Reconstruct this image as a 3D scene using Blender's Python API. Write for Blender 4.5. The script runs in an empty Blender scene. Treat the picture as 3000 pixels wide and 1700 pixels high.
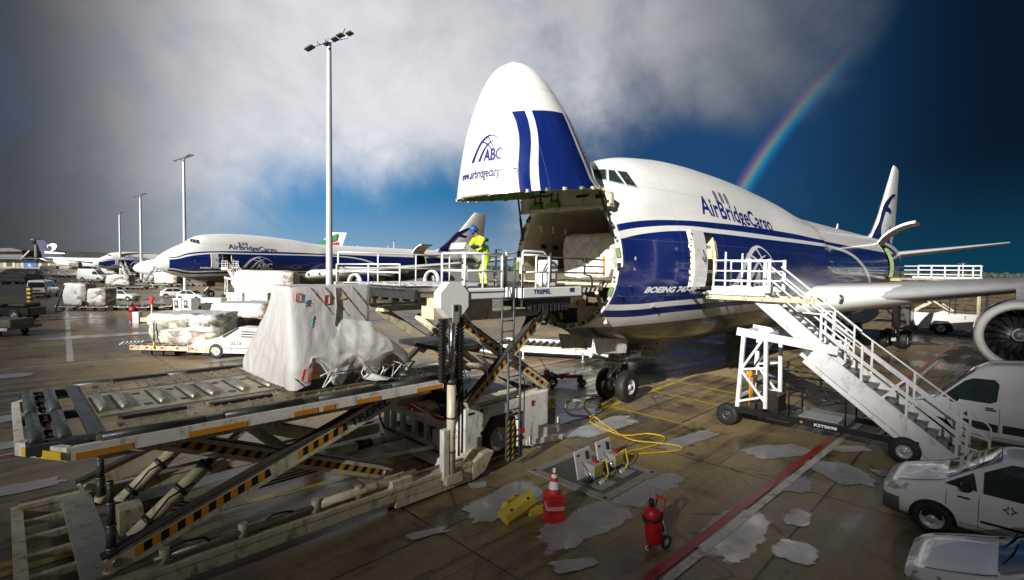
import bpy, bmesh, math, random
from mathutils import Vector, Matrix, noise
R = math.radians
C = bpy.context.scene.collection
scene = bpy.context.scene
random.seed(7)

# ---------------------------------------------------------------- camera
F_PX, CAM_H, PITCH, ROLL = 1475.0, 5.25, 2.36, 0.79
cam_d = bpy.data.cameras.new('camera')
cam = bpy.data.objects.new('camera', cam_d)
C.objects.link(cam)
cam_d.sensor_width = 36.0
cam_d.lens = 36.0 * F_PX / 3000.0
cam_d.clip_start = 0.1
cam_d.clip_end = 20000
cam.matrix_world = (Matrix.Translation((0, 0, CAM_H)) @ Matrix.Rotation(R(90 - PITCH), 4, 'X')
                    @ Matrix.Rotation(R(ROLL), 4, 'Z'))
scene.camera = cam

# ---------------------------------------------------------------- render settings
scene.render.engine = 'CYCLES'
scene.cycles.use_denoising = True
scene.cycles.max_bounces = 6
scene.cycles.transparent_max_bounces = 12
scene.cycles.volume_bounces = 0
scene.view_settings.view_transform = 'Standard'
scene.view_settings.look = 'None'
scene.view_settings.exposure = EXPOSURE = 0.72
scene.view_settings.gamma = 1.0

# ---------------------------------------------------------------- sun and sky
SUN_AZ, SUN_EL = 210.0, 22.0          # degrees clockwise from +Y, and up
to_sun = Vector((math.sin(R(SUN_AZ)) * math.cos(R(SUN_EL)), math.cos(R(SUN_AZ)) * math.cos(R(SUN_EL)), math.sin(R(SUN_EL))))
sd = bpy.data.lights.new('sun', 'SUN')
sd.energy = 5.0
sd.angle = R(0.6)
sd.color = (1.0, 0.965, 0.90)
sun = bpy.data.objects.new('sun', sd)
C.objects.link(sun)
sun.rotation_euler = to_sun.to_track_quat('Z', 'Y').to_euler()


class NT:
    """tiny node-tree writer"""
    def __init__(s, tree):
        s.t = tree; s.n = tree.nodes; s.l = tree.links
    def node(s, typ, **kw):
        n = s.n.new(typ)
        for k, v in kw.items():
            setattr(n, k, v)
        return n
    def put(s, sock, v):
        if isinstance(v, bpy.types.NodeSocket):
            s.l.new(v, sock)
        elif v is not None:
            if hasattr(sock, 'default_value') and not isinstance(v, (int, float)) and len(v) == 3 and sock.type == 'RGBA':
                v = (*v, 1)
            sock.default_value = v
    def math(s, op, a, b=None, c=None, clamp=False):
        n = s.node('ShaderNodeMath', operation=op, use_clamp=clamp)
        s.put(n.inputs[0], a)
        if b is not None: s.put(n.inputs[1], b)
        if c is not None: s.put(n.inputs[2], c)
        return n.outputs[0]
    def vmath(s, op, a, b=None, scale=None):
        n = s.node('ShaderNodeVectorMath', operation=op)
        s.put(n.inputs[0], a)
        if b is not None: s.put(n.inputs[1], b)
        if scale is not None: s.put(n.inputs['Scale'], scale)
        return n.outputs[1] if op in ('DOT_PRODUCT', 'LENGTH', 'DISTANCE') else n.outputs[0]
    def mix(s, f, a, b, mode='MIX'):
        n = s.node('ShaderNodeMix', data_type='RGBA', blend_type=mode)
        s.put(n.inputs[0], f); s.put(n.inputs[6], a); s.put(n.inputs[7], b)
        return n.outputs[2]
    def ramp(s, v, a, b, lo=0.0, hi=1.0, smooth=True):
        n = s.node('ShaderNodeMapRange', interpolation_type='SMOOTHSTEP' if smooth else 'LINEAR')
        s.put(n.inputs[0], v); s.put(n.inputs[1], a); s.put(n.inputs[2], b); s.put(n.inputs[3], lo); s.put(n.inputs[4], hi)
        return n.outputs[0]
    def noise(s, vec, scale, detail=4, rough=.55, dist=0.0):
        n = s.node('ShaderNodeTexNoise')
        if vec is not None: s.l.new(vec, n.inputs['Vector'])
        n.inputs['Scale'].default_value = scale; n.inputs['Detail'].default_value = detail
        n.inputs['Roughness'].default_value = rough; n.inputs['Distortion'].default_value = dist
        return n.outputs[0]
    def mapping(s, vec, loc=(0, 0, 0), rot=(0, 0, 0), scale=(1, 1, 1)):
        n = s.node('ShaderNodeMapping')
        s.l.new(vec, n.inputs[0]); n.inputs[1].default_value = loc; n.inputs[2].default_value = rot; n.inputs[3].default_value = scale
        return n.outputs[0]


world = bpy.data.worlds.new('World')
scene.world = world
world.use_nodes = True
w = NT(world.node_tree)
w.n.clear()
wdir = w.vmath('NORMALIZE', w.node('ShaderNodeTexCoord').outputs['Generated'])


def sky_dir(az, el):
    return Vector((math.sin(R(az)) * math.cos(R(el)), math.cos(R(az)) * math.cos(R(el)), math.sin(R(el))))


def blob(az, el, r, soft):
    """1 inside a round patch of sky r degrees across its radius, fading over soft degrees"""
    d = w.vmath('DOT_PRODUCT', wdir, sky_dir(az, el))
    return w.ramp(d, math.cos(R(min(179, r + soft))), math.cos(R(max(0, r - soft))))


def union(*vs):
    o = vs[0]
    for v in vs[1:]:
        o = w.math('MAXIMUM', o, v)
    return o


sky = w.node('ShaderNodeTexSky', sky_type='NISHITA', sun_disc=False)
sky.sun_elevation = R(SUN_EL); sky.sun_rotation = R(SUN_AZ)
sky.air_density = 1.2; sky.dust_density = 0.3; sky.ozone_density = 2.0
sep = w.node('ShaderNodeSeparateXYZ'); w.l.new(wdir, sep.inputs[0])
az_n = w.math('ARCTAN2', sep.outputs[0], sep.outputs[1])          # radians right of +Y
el_n = w.math('ARCSINE', sep.outputs[2])
n1 = w.noise(wdir, 2.6, 7, .58, .35)
n2 = w.noise(w.mapping(wdir, loc=(3, 1, 7)), 7.0, 6, .6, .5)
nz = w.math('ADD', w.math('MULTIPLY', w.math('SUBTRACT', n1, .5), 1.0), w.math('MULTIPLY', w.math('SUBTRACT', n2, .5), .45))
# clear rain-washed sky, darker to the right where the shower stands
clear_l = (0.026, 0.165, 0.345)
clear_r = (0.0065, 0.036, 0.098)
right = w.ramp(az_n, R(-24), R(16))
clear = w.mix(right, clear_l, clear_r)
clear = w.mix(w.ramp(az_n, R(22), R(44)), clear, (0.0016, 0.0055, 0.0125))
low = w.math('MULTIPLY', w.ramp(el_n, R(11), R(-1)), w.ramp(az_n, R(12), R(36)))
clear = w.mix(w.math('MULTIPLY', low, .8), clear, (0.0015, 0.035, 0.070))
haze_l = w.math('MULTIPLY', w.ramp(el_n, R(9), R(0)), w.ramp(az_n, R(14), R(-8)))
clear = w.mix(w.math('MULTIPLY', haze_l, .70), clear, (0.20, 0.29, 0.37))
# cloud cover
holes = w.math('MULTIPLY', w.math('MULTIPLY', w.ramp(el_n, R(19), R(4)), w.ramp(az_n, R(-40), R(-20))), w.ramp(az_n, R(8), R(-6)))
big_hole = union(blob(20, 8, 15, 7), blob(38, 14, 22, 9), blob(10, 15, 9, 4), blob(60, 10, 38, 14))
cover = w.math('SUBTRACT', 1.0, union(holes, big_hole))
top_bank = union(blob(17, 29, 10, 8), blob(2, 34, 20, 8), blob(25, 25, 8, 6))
cover = union(cover, w.math('MULTIPLY', top_bank, .85))
cover = w.ramp(w.math('ADD', cover, w.math('MULTIPLY', nz, 1.2)), .12, .95)
# brightness of the cloud: bright in front, storm-dark to the sides, overhead and behind
bright = union(blob(-15, 15, 15, 15), blob(-3, 14, 10, 9))
bright2 = union(blob(-19, 18, 27, 16), blob(0, 28, 20, 12))
cl = w.mix(bright2, (0.020, 0.021, 0.023), (0.29, 0.295, 0.305))
cl = w.mix(bright, cl, (0.46, 0.465, 0.485))
cl = w.mix(w.math('MULTIPLY', w.ramp(az_n, R(-27), R(-47)), .9), cl, (0.022, 0.023, 0.025))
cl = w.mix(w.math('MULTIPLY', w.ramp(az_n, R(8), R(34)), .85), cl, (0.085, 0.105, 0.125))
cl = w.mix(w.math('MULTIPLY', w.ramp(az_n, R(32), R(46)), .97), cl, (0.004, 0.006, 0.009))
lowgrey = w.math('MULTIPLY', w.ramp(el_n, R(9), R(1)), .55)
cl = w.mix(lowgrey, cl, w.mix(w.ramp(az_n, R(-46), R(-30)), (0.035, 0.037, 0.041), (0.20, 0.235, 0.27)))
cl = w.mix(1.0, cl, w.mix(w.ramp(nz, -.3, .3), (.72, .72, .74), (1.18, 1.18, 1.17)), 'MULTIPLY')
col = w.mix(cover, clear, cl)
# behind the viewer and overhead: heavy cloud
back = w.ramp(w.vmath('DOT_PRODUCT', wdir, sky_dir(-2, 20)), .62, .30)
col = w.mix(back, col, w.mix(w.ramp(nz, -.3, .3), (.020, .021, .024), (.036, .037, .041)))
# the rainbow: a band of colour 41 degrees from the point opposite the sun
ang = w.math('ARCCOSINE', w.vmath('DOT_PRODUCT', wdir, sky_dir(61.0, -11.5)))
rb = w.node('ShaderNodeValToRGB')
w.l.new(w.ramp(ang, R(40.5), R(42.7), smooth=False), rb.inputs[0])
els = rb.color_ramp.elements
els[0].position = 0.0; els[0].color = (0, 0, 0, 1)
els[1].position = 1.0; els[1].color = (0, 0, 0, 1)
for p, c in ((.15, (.000, .030, .085)), (.30, (.0, .10, .17)), (.44, (.05, .17, .12)), (.56, (.17, .15, .05)), (.70, (.13, .045, .05)), (.84, (.04, .012, .06))):
    e = els.new(p); e.color = (*c, 1)
rb_fade = w.math('MULTIPLY', w.ramp(el_n, R(22), R(10)), w.ramp(el_n, R(0), R(8)))
col = w.mix(w.math('MULTIPLY', rb_fade, .70), col, rb.outputs[0], 'ADD')
bg_sky = w.node('ShaderNodeBackground'); w.l.new(w.mix(1.0, sky.outputs[0], w.mix(w.ramp(az_n, R(10), R(40)), (0.016, 0.026, 0.045), (0.002, 0.004, 0.007)), 'MULTIPLY'), bg_sky.inputs[0]); bg_sky.inputs[1].default_value = 0.05
bg_cl = w.node('ShaderNodeBackground'); w.l.new(col, bg_cl.inputs[0]); bg_cl.inputs[1].default_value = 0.90
add = w.node('ShaderNodeAddShader'); w.l.new(bg_sky.outputs[0], add.inputs[0]); w.l.new(bg_cl.outputs[0], add.inputs[1])
wo = w.node('ShaderNodeOutputWorld'); w.l.new(add.outputs[0], wo.inputs[0])
world.cycles.sampling_method = 'MANUAL'
world.cycles.sample_map_resolution = 1024

# ---------------------------------------------------------------- materials
MATS = {}


def mat(name, col, rough=.5, metal=0.0, vary=.12, scale=3.0, bump=0.0, bscale=40.0, coat=0.0, spec=.5, dirt=0.0, dirtcol=(.06, .05, .035), emit=None, alpha=None, trans=0.0):
    if name in MATS: return MATS[name]
    m = bpy.data.materials.new(name); m.use_nodes = True
    t = NT(m.node_tree); b = t.n['Principled BSDF']
    tc = t.node('ShaderNodeTexCoord').outputs['Object']
    c1 = tuple(max(0, c * (1 - vary)) for c in col); c2 = tuple(min(1, c * (1 + vary)) for c in col)
    nz_ = t.noise(tc, scale, 5, .6)
    c = t.mix(t.ramp(nz_, .3, .7), c1, c2)
    if dirt:
        d = t.math('MULTIPLY', t.ramp(t.noise(t.mapping(tc, loc=(5, 2, 1), scale=(1, 1, .35)), scale * 1.7, 8, .7, .4), .50, .72), dirt)
        c = t.mix(d, c, dirtcol)
    t.l.new(c, b.inputs['Base Color'])
    t.put(b.inputs['Roughness'], t.ramp(t.noise(tc, scale * 2.3, 4), .3, .7, max(0, rough * .8), min(1, rough * 1.2)))
    b.inputs['Metallic'].default_value = metal
    b.inputs['Coat Weight'].default_value = coat; b.inputs['Coat Roughness'].default_value = .06
    b.inputs['Specular IOR Level'].default_value = spec
    b.inputs['Transmission Weight'].default_value = trans
    if bump:
        bn = t.node('ShaderNodeBump'); bn.inputs['Strength'].default_value = bump; bn.inputs['Distance'].default_value = .02
        t.l.new(t.noise(tc, bscale, 5, .6), bn.inputs['Height']); t.l.new(bn.outputs[0], b.inputs['Normal'])
    if emit:
        b.inputs['Emission Color'].default_value = (*emit, 1); b.inputs['Emission Strength'].default_value = 1
    MATS[name] = m
    return m


white = mat('white_paint', (.80, .80, .79), .32, vary=.03, coat=.4)
white_worn = mat('worn_white_paint', (.72, .70, .63), .42, vary=.08, dirt=.9, dirtcol=(.13, .09, .04), bump=.15, bscale=12)
cream = mat('dirty_cream_paint', (.60, .53, .37), .48, vary=.15, dirt=1.0, dirtcol=(.07, .045, .02), bump=.2, bscale=10)
beige = mat('beige_liner', (.70, .62, .45), .5, vary=.08, dirt=.45, dirtcol=(.22, .16, .08))
steel = mat('worn_steel', (.30, .28, .24), .42, .75, vary=.25, dirt=.5, bump=.2, bscale=25)
chrome = mat('bright_chrome', (.75, .75, .74), .16, 1.0, vary=.05)
dark_steel = mat('dark_steel', (.055, .057, .06), .45, .4, vary=.25)
grey_blue = mat('grey_blue_paint', (.060, .072, .078), .5, .1, vary=.25, dirt=.6, dirtcol=(.06, .045, .025))
black = mat('black_rubber', (.014, .014, .014), .62, vary=.3, bump=.2, bscale=60)
black_paint = mat('black_paint', (.012, .012, .013), .35, vary=.2, coat=.2)
grey_rim = mat('grey_rim', (.50, .51, .52), .4, .3, vary=.1, dirt=.3)
orange = mat('hazard_orange', (.62, .25, .015), .5, vary=.1, dirt=.3)
yellow = mat('hazard_yellow', (.72, .52, .02), .5, vary=.1, dirt=.25)
hz_black = mat('hazard_black', (.012, .012, .012), .5)
red = mat('red_paint', (.52, .012, .018), .38, vary=.12, coat=.3)
blue_letter = mat('blue_lettering', (.012, .022, .16), .35)
black_letter = mat('black_lettering', (.012, .012, .012), .5)
white_letter = mat('white_lettering', (.78, .79, .82), .35, vary=.02)
navy = mat('navy_gloss', (.008, .011, .098), .12, vary=.04, coat=.6, spec=.6)
glass = mat('dark_glass', (.020, .032, .030), .06, vary=.2, spec=.9)
green_primer = mat('green_primer', (.13, .22, .07), .55, vary=.3, scale=6)
board = mat('cardboard', (.36, .22, .12), .75, vary=.2, scale=5, dirt=.3)
lamp_glass = mat('clear_lamp', (.36, .37, .37), .10, vary=.35, scale=14, spec=.9)


def film_material(name, col, dens, rough=.22):
    """crumpled white plastic film: pale, a little see-through, wrinkled"""
    m = bpy.data.materials.new(name); m.use_nodes = True
    t = NT(m.node_tree); b = t.n['Principled BSDF']
    tc = t.node('ShaderNodeTexCoord').outputs['Object']
    b.inputs['Base Color'].default_value = (*col, 1); b.inputs['Roughness'].default_value = rough; b.inputs['Coat Weight'].default_value = .5; b.inputs['Coat Roughness'].default_value = .08; t.n.active = b
    b.inputs['Subsurface Weight'].default_value = 0.0
    tr = t.node('ShaderNodeBsdfTranslucent'); tr.inputs[0].default_value = (*col, 1)
    tp = t.node('ShaderNodeBsdfTransparent')
    wv = t.math('ADD', t.noise(t.mapping(tc, scale=(1.3, 1.3, .7)), 2.6, 8, .66, 1.8), t.math('MULTIPLY', t.noise(t.mapping(tc, scale=(3, 3, .5)), 3.0, 4, .6, .8), .5))
    bn = t.node('ShaderNodeBump'); bn.inputs['Strength'].default_value = .34; bn.inputs['Distance'].default_value = .035
    t.l.new(wv, bn.inputs['Height']); t.l.new(bn.outputs[0], b.inputs['Normal']); t.l.new(bn.outputs[0], tr.inputs[1])
    m1 = t.node('ShaderNodeMixShader'); m1.inputs[0].default_value = .34
    t.l.new(b.outputs[0], m1.inputs[1]); t.l.new(tr.outputs[0], m1.inputs[2])
    m2 = t.node('ShaderNodeMixShader')
    t.put(m2.inputs[0], t.ramp(t.noise(tc, 1.1, 5, .6), .38, .66, dens[0], dens[1]))
    t.l.new(tp.outputs[0], m2.inputs[1]); t.l.new(m1.outputs[0], m2.inputs[2])
    t.l.new(m2.outputs[0], t.n['Material Output'].inputs[0])
    return m


film = film_material('plastic_film', (.88, .88, .88), (.90, 1.0))
film_thin = film_material('thin_plastic_film', (.90, .90, .90), (.18, .62), .14)


# ---------------------------------------------------------------- mesh writer
def rotz(p, a):
    c, s = math.cos(a), math.sin(a)
    return (p[0] * c - p[1] * s, p[0] * s + p[1] * c, p[2])


class MB:
    """collects shapes and links them as ONE mesh object; several materials allowed"""
    def __init__(s):
        s.v = []; s.f = []; s.fm = []; s.fs = []; s.mats = []
    def mi(s, m):
        if m not in s.mats: s.mats.append(m)
        return s.mats.index(m)
    def add(s, vs, fs, m=None, smooth=False):
        o = len(s.v); k = s.mi(m)
        s.v += [tuple(v) for v in vs]
        for f in fs:
            s.f.append([i + o for i in f]); s.fm.append(k); s.fs.append(smooth)
        return s
    def box(s, lo, hi, m=None, rz=0, at=(0, 0, 0), bev=0.0, M=None):
        x0, y0, z0 = lo; x1, y1, z1 = hi
        if bev > 0:
            b = min(bev, (x1 - x0) * .45, (y1 - y0) * .45, (z1 - z0) * .45)
            vs = []
            for sx, X in ((-1, x0), (1, x1)):
                for sy, Y in ((-1, y0), (1, y1)):
                    for sz, Z in ((-1, z0), (1, z1)):
                        vs += [(X, Y - sy * b, Z - sz * b), (X - sx * b, Y, Z - sz * b), (X - sx * b, Y - sy * b, Z)]
            bm = bmesh.new()
            for v in vs: bm.verts.new(v)
            r = bmesh.ops.convex_hull(bm, input=bm.verts)
            bm.verts.ensure_lookup_table(); bm.verts.index_update()
            vs = [tuple(v.co) for v in bm.verts]
            fs = [[v.index for v in f.verts] for f in bm.faces]
            bm.free()
        else:
            vs = [(x0, y0, z0), (x1, y0, z0), (x1, y1, z0), (x0, y1, z0), (x0, y0, z1), (x1, y0, z1), (x1, y1, z1), (x0, y1, z1)]
            fs = [(3, 2, 1, 0), (4, 5, 6, 7), (0, 1, 5, 4), (1, 2, 6, 5), (2, 3, 7, 6), (3, 0, 4, 7)]
        if rz or at != (0, 0, 0):
            vs = [tuple(a + b for a, b in zip(rotz(v, rz), at)) for v in vs]
        if M is not None:
            vs = [tuple(M @ Vector(v)) for v in vs]
        return s.add(vs, fs, m)
    def bar(s, p, q, wd, ht, m=None, up=(0, 0, 1)):
        p, q = Vector(p), Vector(q); d = (q - p).normalized(); u = Vector(up)
        if abs(d.dot(u)) > .999: u = Vector((1, 0, 0))
        x = d.cross(u).normalized(); y = x.cross(d).normalized()
        vs = []
        for e in (p, q):
            for a, b in ((-1, -1), (1, -1), (1, 1), (-1, 1)):
                vs.append(e + x * a * wd / 2 + y * b * ht / 2)
        return s.add(vs, [(3, 2, 1, 0), (4, 5, 6, 7), (0, 1, 5, 4), (1, 2, 6, 5), (2, 3, 7, 6), (3, 0, 4, 7)], m)
    def tube(s, pts, r, m=None, n=8, cap=True, smooth=True, closed=False):
        pts = [Vector(p) for p in pts]; k = len(pts); vs = []; fs = []
        rs = r if isinstance(r, (list, tuple)) else [r] * k
        prev = None
        for i, p in enumerate(pts):
            if closed: d = pts[(i + 1) % k] - pts[i - 1]
            else: d = pts[min(i + 1, k - 1)] - pts[max(i - 1, 0)]
            if d.length < 1e-9: d = Vector((0, 0, 1))
            d.normalize()
            if prev is None:
                u = Vector((0, 0, 1)) if abs(d.z) < .9 else Vector((1, 0, 0))
                x = d.cross(u).normalized()
            else:
                x = (prev - d * prev.dot(d)).normalized()
            prev = x; y = d.cross(x)
            for j in range(n):
                a = 2 * math.pi * j / n
                vs.append(p + (x * math.cos(a) + y * math.sin(a)) * rs[i])
        for i in range(k - 1 if not closed else k):
            i2 = (i + 1) % k
            for j in range(n):
                j2 = (j + 1) % n
                fs.append((i * n + j, i * n + j2, i2 * n + j2, i2 * n + j))
        s.add(vs, fs, m, smooth)
        if cap and not closed:
            o = len(s.v) - len(vs)
            s.f += [[o + j for j in reversed(range(n))], [o + (k - 1) * n + j for j in range(n)]]
            s.fm += [s.mi(m)] * 2; s.fs += [False] * 2
        return s
    def lathe(s, prof, m=None, n=32, M=None, smooth=True, a0=0, a1=2 * math.pi):
        """prof: (r, h) pairs about local Z; M places it"""
        vs = []; fs = []; full = abs(a1 - a0 - 2 * math.pi) < 1e-6; nn = n if full else n + 1
        for r, h in prof:
            for j in range(nn):
                a = a0 + (a1 - a0) * j / n
                vs.append(Vector((r * math.cos(a), r * math.sin(a), h)))
        for i in range(len(prof) - 1):
            for j in range(n):
                j2 = (j + 1) % nn
                fs.append((i * nn + j, i * nn + j2, (i + 1) * nn + j2, (i + 1) * nn + j))
        if M is not None: vs = [M @ v for v in vs]
        return s.add(vs, fs, m, smooth)
    def prism(s, poly, axis, a, b, m=None, M=None):
        """polygon (u, v) extruded along axis 'x','y' or 'z' from a to b"""
        def P(u, v, h):
            return {'x': (h, u, v), 'y': (u, h, v), 'z': (u, v, h)}[axis]
        n = len(poly)
        vs = [P(u, v, a) for u, v in poly] + [P(u, v, b) for u, v in poly]
        if M is not None: vs = [M @ Vector(v) for v in vs]
        fs = [list(range(n))[::-1], list(range(n, 2 * n))] + [(i, (i + 1) % n, n + (i + 1) % n, n + i) for i in range(n)]
        return s.add(vs, fs, m)
    def grid(s, fn, nu, nv, m=None, smooth=True):
        vs = [fn(i / nu, j / nv) for i in range(nu + 1) for j in range(nv + 1)]
        fs = [(i * (nv + 1) + j, (i + 1) * (nv + 1) + j, (i + 1) * (nv + 1) + j + 1, i * (nv + 1) + j + 1) for i in range(nu) for j in range(nv)]
        return s.add(vs, fs, m, smooth)
    def xf(s, M, start=0):
        s.v[start:] = [tuple(M @ Vector(v)) for v in s.v[start:]]
        return s
    def build(s, name, m=None, parent=None, normals=True, M=None):
        me = bpy.data.meshes.new(name)
        me.from_pydata(s.v, [], s.f)
        for k in s.mats:
            me.materials.append(k or m)
        me.polygons.foreach_set('material_index', s.fm)
        me.polygons.foreach_set('use_smooth', s.fs)
        if normals:
            bm = bmesh.new(); bm.from_mesh(me)
            bmesh.ops.recalc_face_normals(bm, faces=bm.faces)
            bm.to_mesh(me); bm.free()
        me.update()
        o = bpy.data.objects.new(name, me); C.objects.link(o)
        if parent: o.parent = parent
        if M is not None: o.matrix_local = M
        return o


def tag(o, label=None, cat=None, group=None, kind=None):
    if label: o['label'] = label
    if cat: o['category'] = cat
    if group: o['group'] = group
    if kind: o['kind'] = kind
    return o


def empty(name, loc, rz=0.0):
    o = bpy.data.objects.new(name, None); C.objects.link(o)
    o.location = loc; o.rotation_euler = (0, 0, rz); o.empty_display_size = .3
    return o


def copy_tree(o, parent=None):
    c = o.copy(); C.objects.link(c)
    if parent: c.parent = parent
    for ch in list(o.children): copy_tree(ch, c)
    return c


_glyph = {}


def text_faces(body, size=1.0, bold=.02, slice_=None, shear=0.0):
    """flat lettering as (verts2d, faces), baseline at v = 0, starting at u = 0"""
    key = (body, size, bold, slice_, shear)
    if key in _glyph: return _glyph[key]
    cu = bpy.data.curves.new('lettering', 'FONT'); cu.body = body; cu.size = size; cu.offset = bold * size; cu.resolution_u = 4; cu.shear = shear
    ob = bpy.data.objects.new('lettering', cu); C.objects.link(ob)
    bpy.context.view_layer.update()
    me = bpy.data.meshes.new_from_object(ob.evaluated_get(bpy.context.evaluated_depsgraph_get()))
    bm = bmesh.new(); bm.from_mesh(me)
    if slice_:
        xs = [v.co.x for v in bm.verts]; ys = [v.co.y for v in bm.verts]
        for ax, lo, hi in ((0, min(xs), max(xs)), (1, min(ys), max(ys))):
            k = lo + slice_
            while k < hi:
                no = (1, 0, 0) if ax == 0 else (0, 1, 0)
                co = (k, 0, 0) if ax == 0 else (0, k, 0)
                bmesh.ops.bisect_plane(bm, geom=bm.verts[:] + bm.edges[:] + bm.faces[:], dist=1e-6, plane_co=co, plane_no=no)
                k += slice_
    bm.verts.index_update()
    res = ([(v.co.x, v.co.y) for v in bm.verts], [[v.index for v in f.verts] for f in bm.faces])
    bm.free(); bpy.data.meshes.remove(me); bpy.data.objects.remove(ob); bpy.data.curves.remove(cu)
    _glyph[key] = res
    return res


def put_text(mb, body, origin, u, v, size, m, bold=.02, width=None, shear=0.0):
    """lettering lying on the plane origin + u*x + v*y"""
    vs, fs = text_faces(body, 1.0, bold, None, shear)
    if not vs: return
    w0 = max(x for x, y in vs)
    kx = (width / w0) if width else size
    O_, U, V = Vector(origin), Vector(u).normalized(), Vector(v).normalized()
    mb.add([O_ + U * x * kx + V * y * size for x, y in vs], fs, m)


def strip(pts_a, pts_b, n=24):
    """two smooth polylines -> matching resampled lists"""
    def res(p):
        out = []
        for i in range(n + 1):
            t = i / n * (len(p) - 1); k = min(int(t), len(p) - 2); f = t - k
            p0, p1, p2, p3 = p[max(k - 1, 0)], p[k], p[k + 1], p[min(k + 2, len(p) - 1)]
            out.append(tuple(.5 * (2 * b + (c - a) * f + (2 * a - 5 * b + 4 * c - d) * f * f + (3 * b - a - 3 * c + d) * f ** 3) for a, b, c, d in zip(p0, p1, p2, p3)))
        return out
    return res(pts_a), res(pts_b)


def strips_on(mb, pa, pb, fn, m, n=24):
    a, b = strip(pa, pb, n)
    vs = [fn(*p) for p in a] + [fn(*p) for p in b]
    mb.add(vs, [(i, i + 1, n + 2 + i, n + 1 + i) for i in range(n)], m)


def wheel_parts(parent, centre, axis, r, wdt, rim_r=None, M=None, rim_m=None, name='wheel', out=1):
    """a wheel part with tyre and rim sub-parts; axis is the axle direction"""
    ax = Vector(axis).normalized()
    W = Matrix.Translation(centre) @ ax.to_track_quat('Z', 'Y').to_matrix().to_4x4()
    rim_r = rim_r or r * .55; h = wdt / 2
    t = MB(); t.lathe([(rim_r, -h * .9), (r * .86, -h), (r * .96, -h * .8), (r, -h * .45), (r * 1.0, h * .45), (r * .96, h * .8), (r * .86, h), (rim_r, h * .9), (rim_r * .98, h * .5), (rim_r * .98, -h * .5), (rim_r, -h * .9)], black, 36)
    wv = t.build(name, black, parent, M=W)
    d = MB()
    for sg in (-1, 1):
        k = h * .78 * sg
        d.lathe([(rim_r * .99, h * .9 * sg), (rim_r * .90, k), (rim_r * .78, h * .45 * sg), (rim_r * .5, h * .5 * sg), (rim_r * .34, h * .75 * sg), (rim_r * .30, h * .98 * sg), (0.001, h * 1.0 * sg)], rim_m or grey_rim, 28)
        for q in range(8):
            a = 2 * math.pi * q / 8
            d.lathe([(rim_r * .055, h * .52 * sg), (rim_r * .05, h * .66 * sg), (0.0005, h * .66 * sg)], dark_steel, 6, Matrix.Translation((math.cos(a) * rim_r * .6, math.sin(a) * rim_r * .6, 0)))
    d.build('rim', rim_m or grey_rim, wv)
    return wv


def hazard_on(mb, origin, u, v, length, height, n, slant=0.5, c1=None, c2=None):
    """slanted stripe plate: origin corner, u along, v across"""
    O_, U, V = Vector(origin), Vector(u).normalized(), Vector(v).normalized()
    step = length / n
    for i in range(n):
        for k, m in ((0, c1 or orange), (1, c2 or hz_black)):
            a = i * step + k * step / 2; b = a + step / 2; sl = slant * height
            q = [(a, 0), (b, 0), (min(b + sl, length), height), (min(a + sl, length), height)]
            mb.add([O_ + U * x + V * y for x, y in q], [(0, 1, 2, 3)], m)
# ---------------------------------------------------------------- the near aircraft's axes: s aft from the nose, l to port
ACX, ACY, ACT = -1.3, 14.6, R(45.4)
def W(s, l, z=0.0):
    """aircraft axes to world"""
    return Vector((ACX + s * math.cos(ACT) + l * math.sin(ACT), ACY + s * math.sin(ACT) - l * math.cos(ACT), z))


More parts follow.
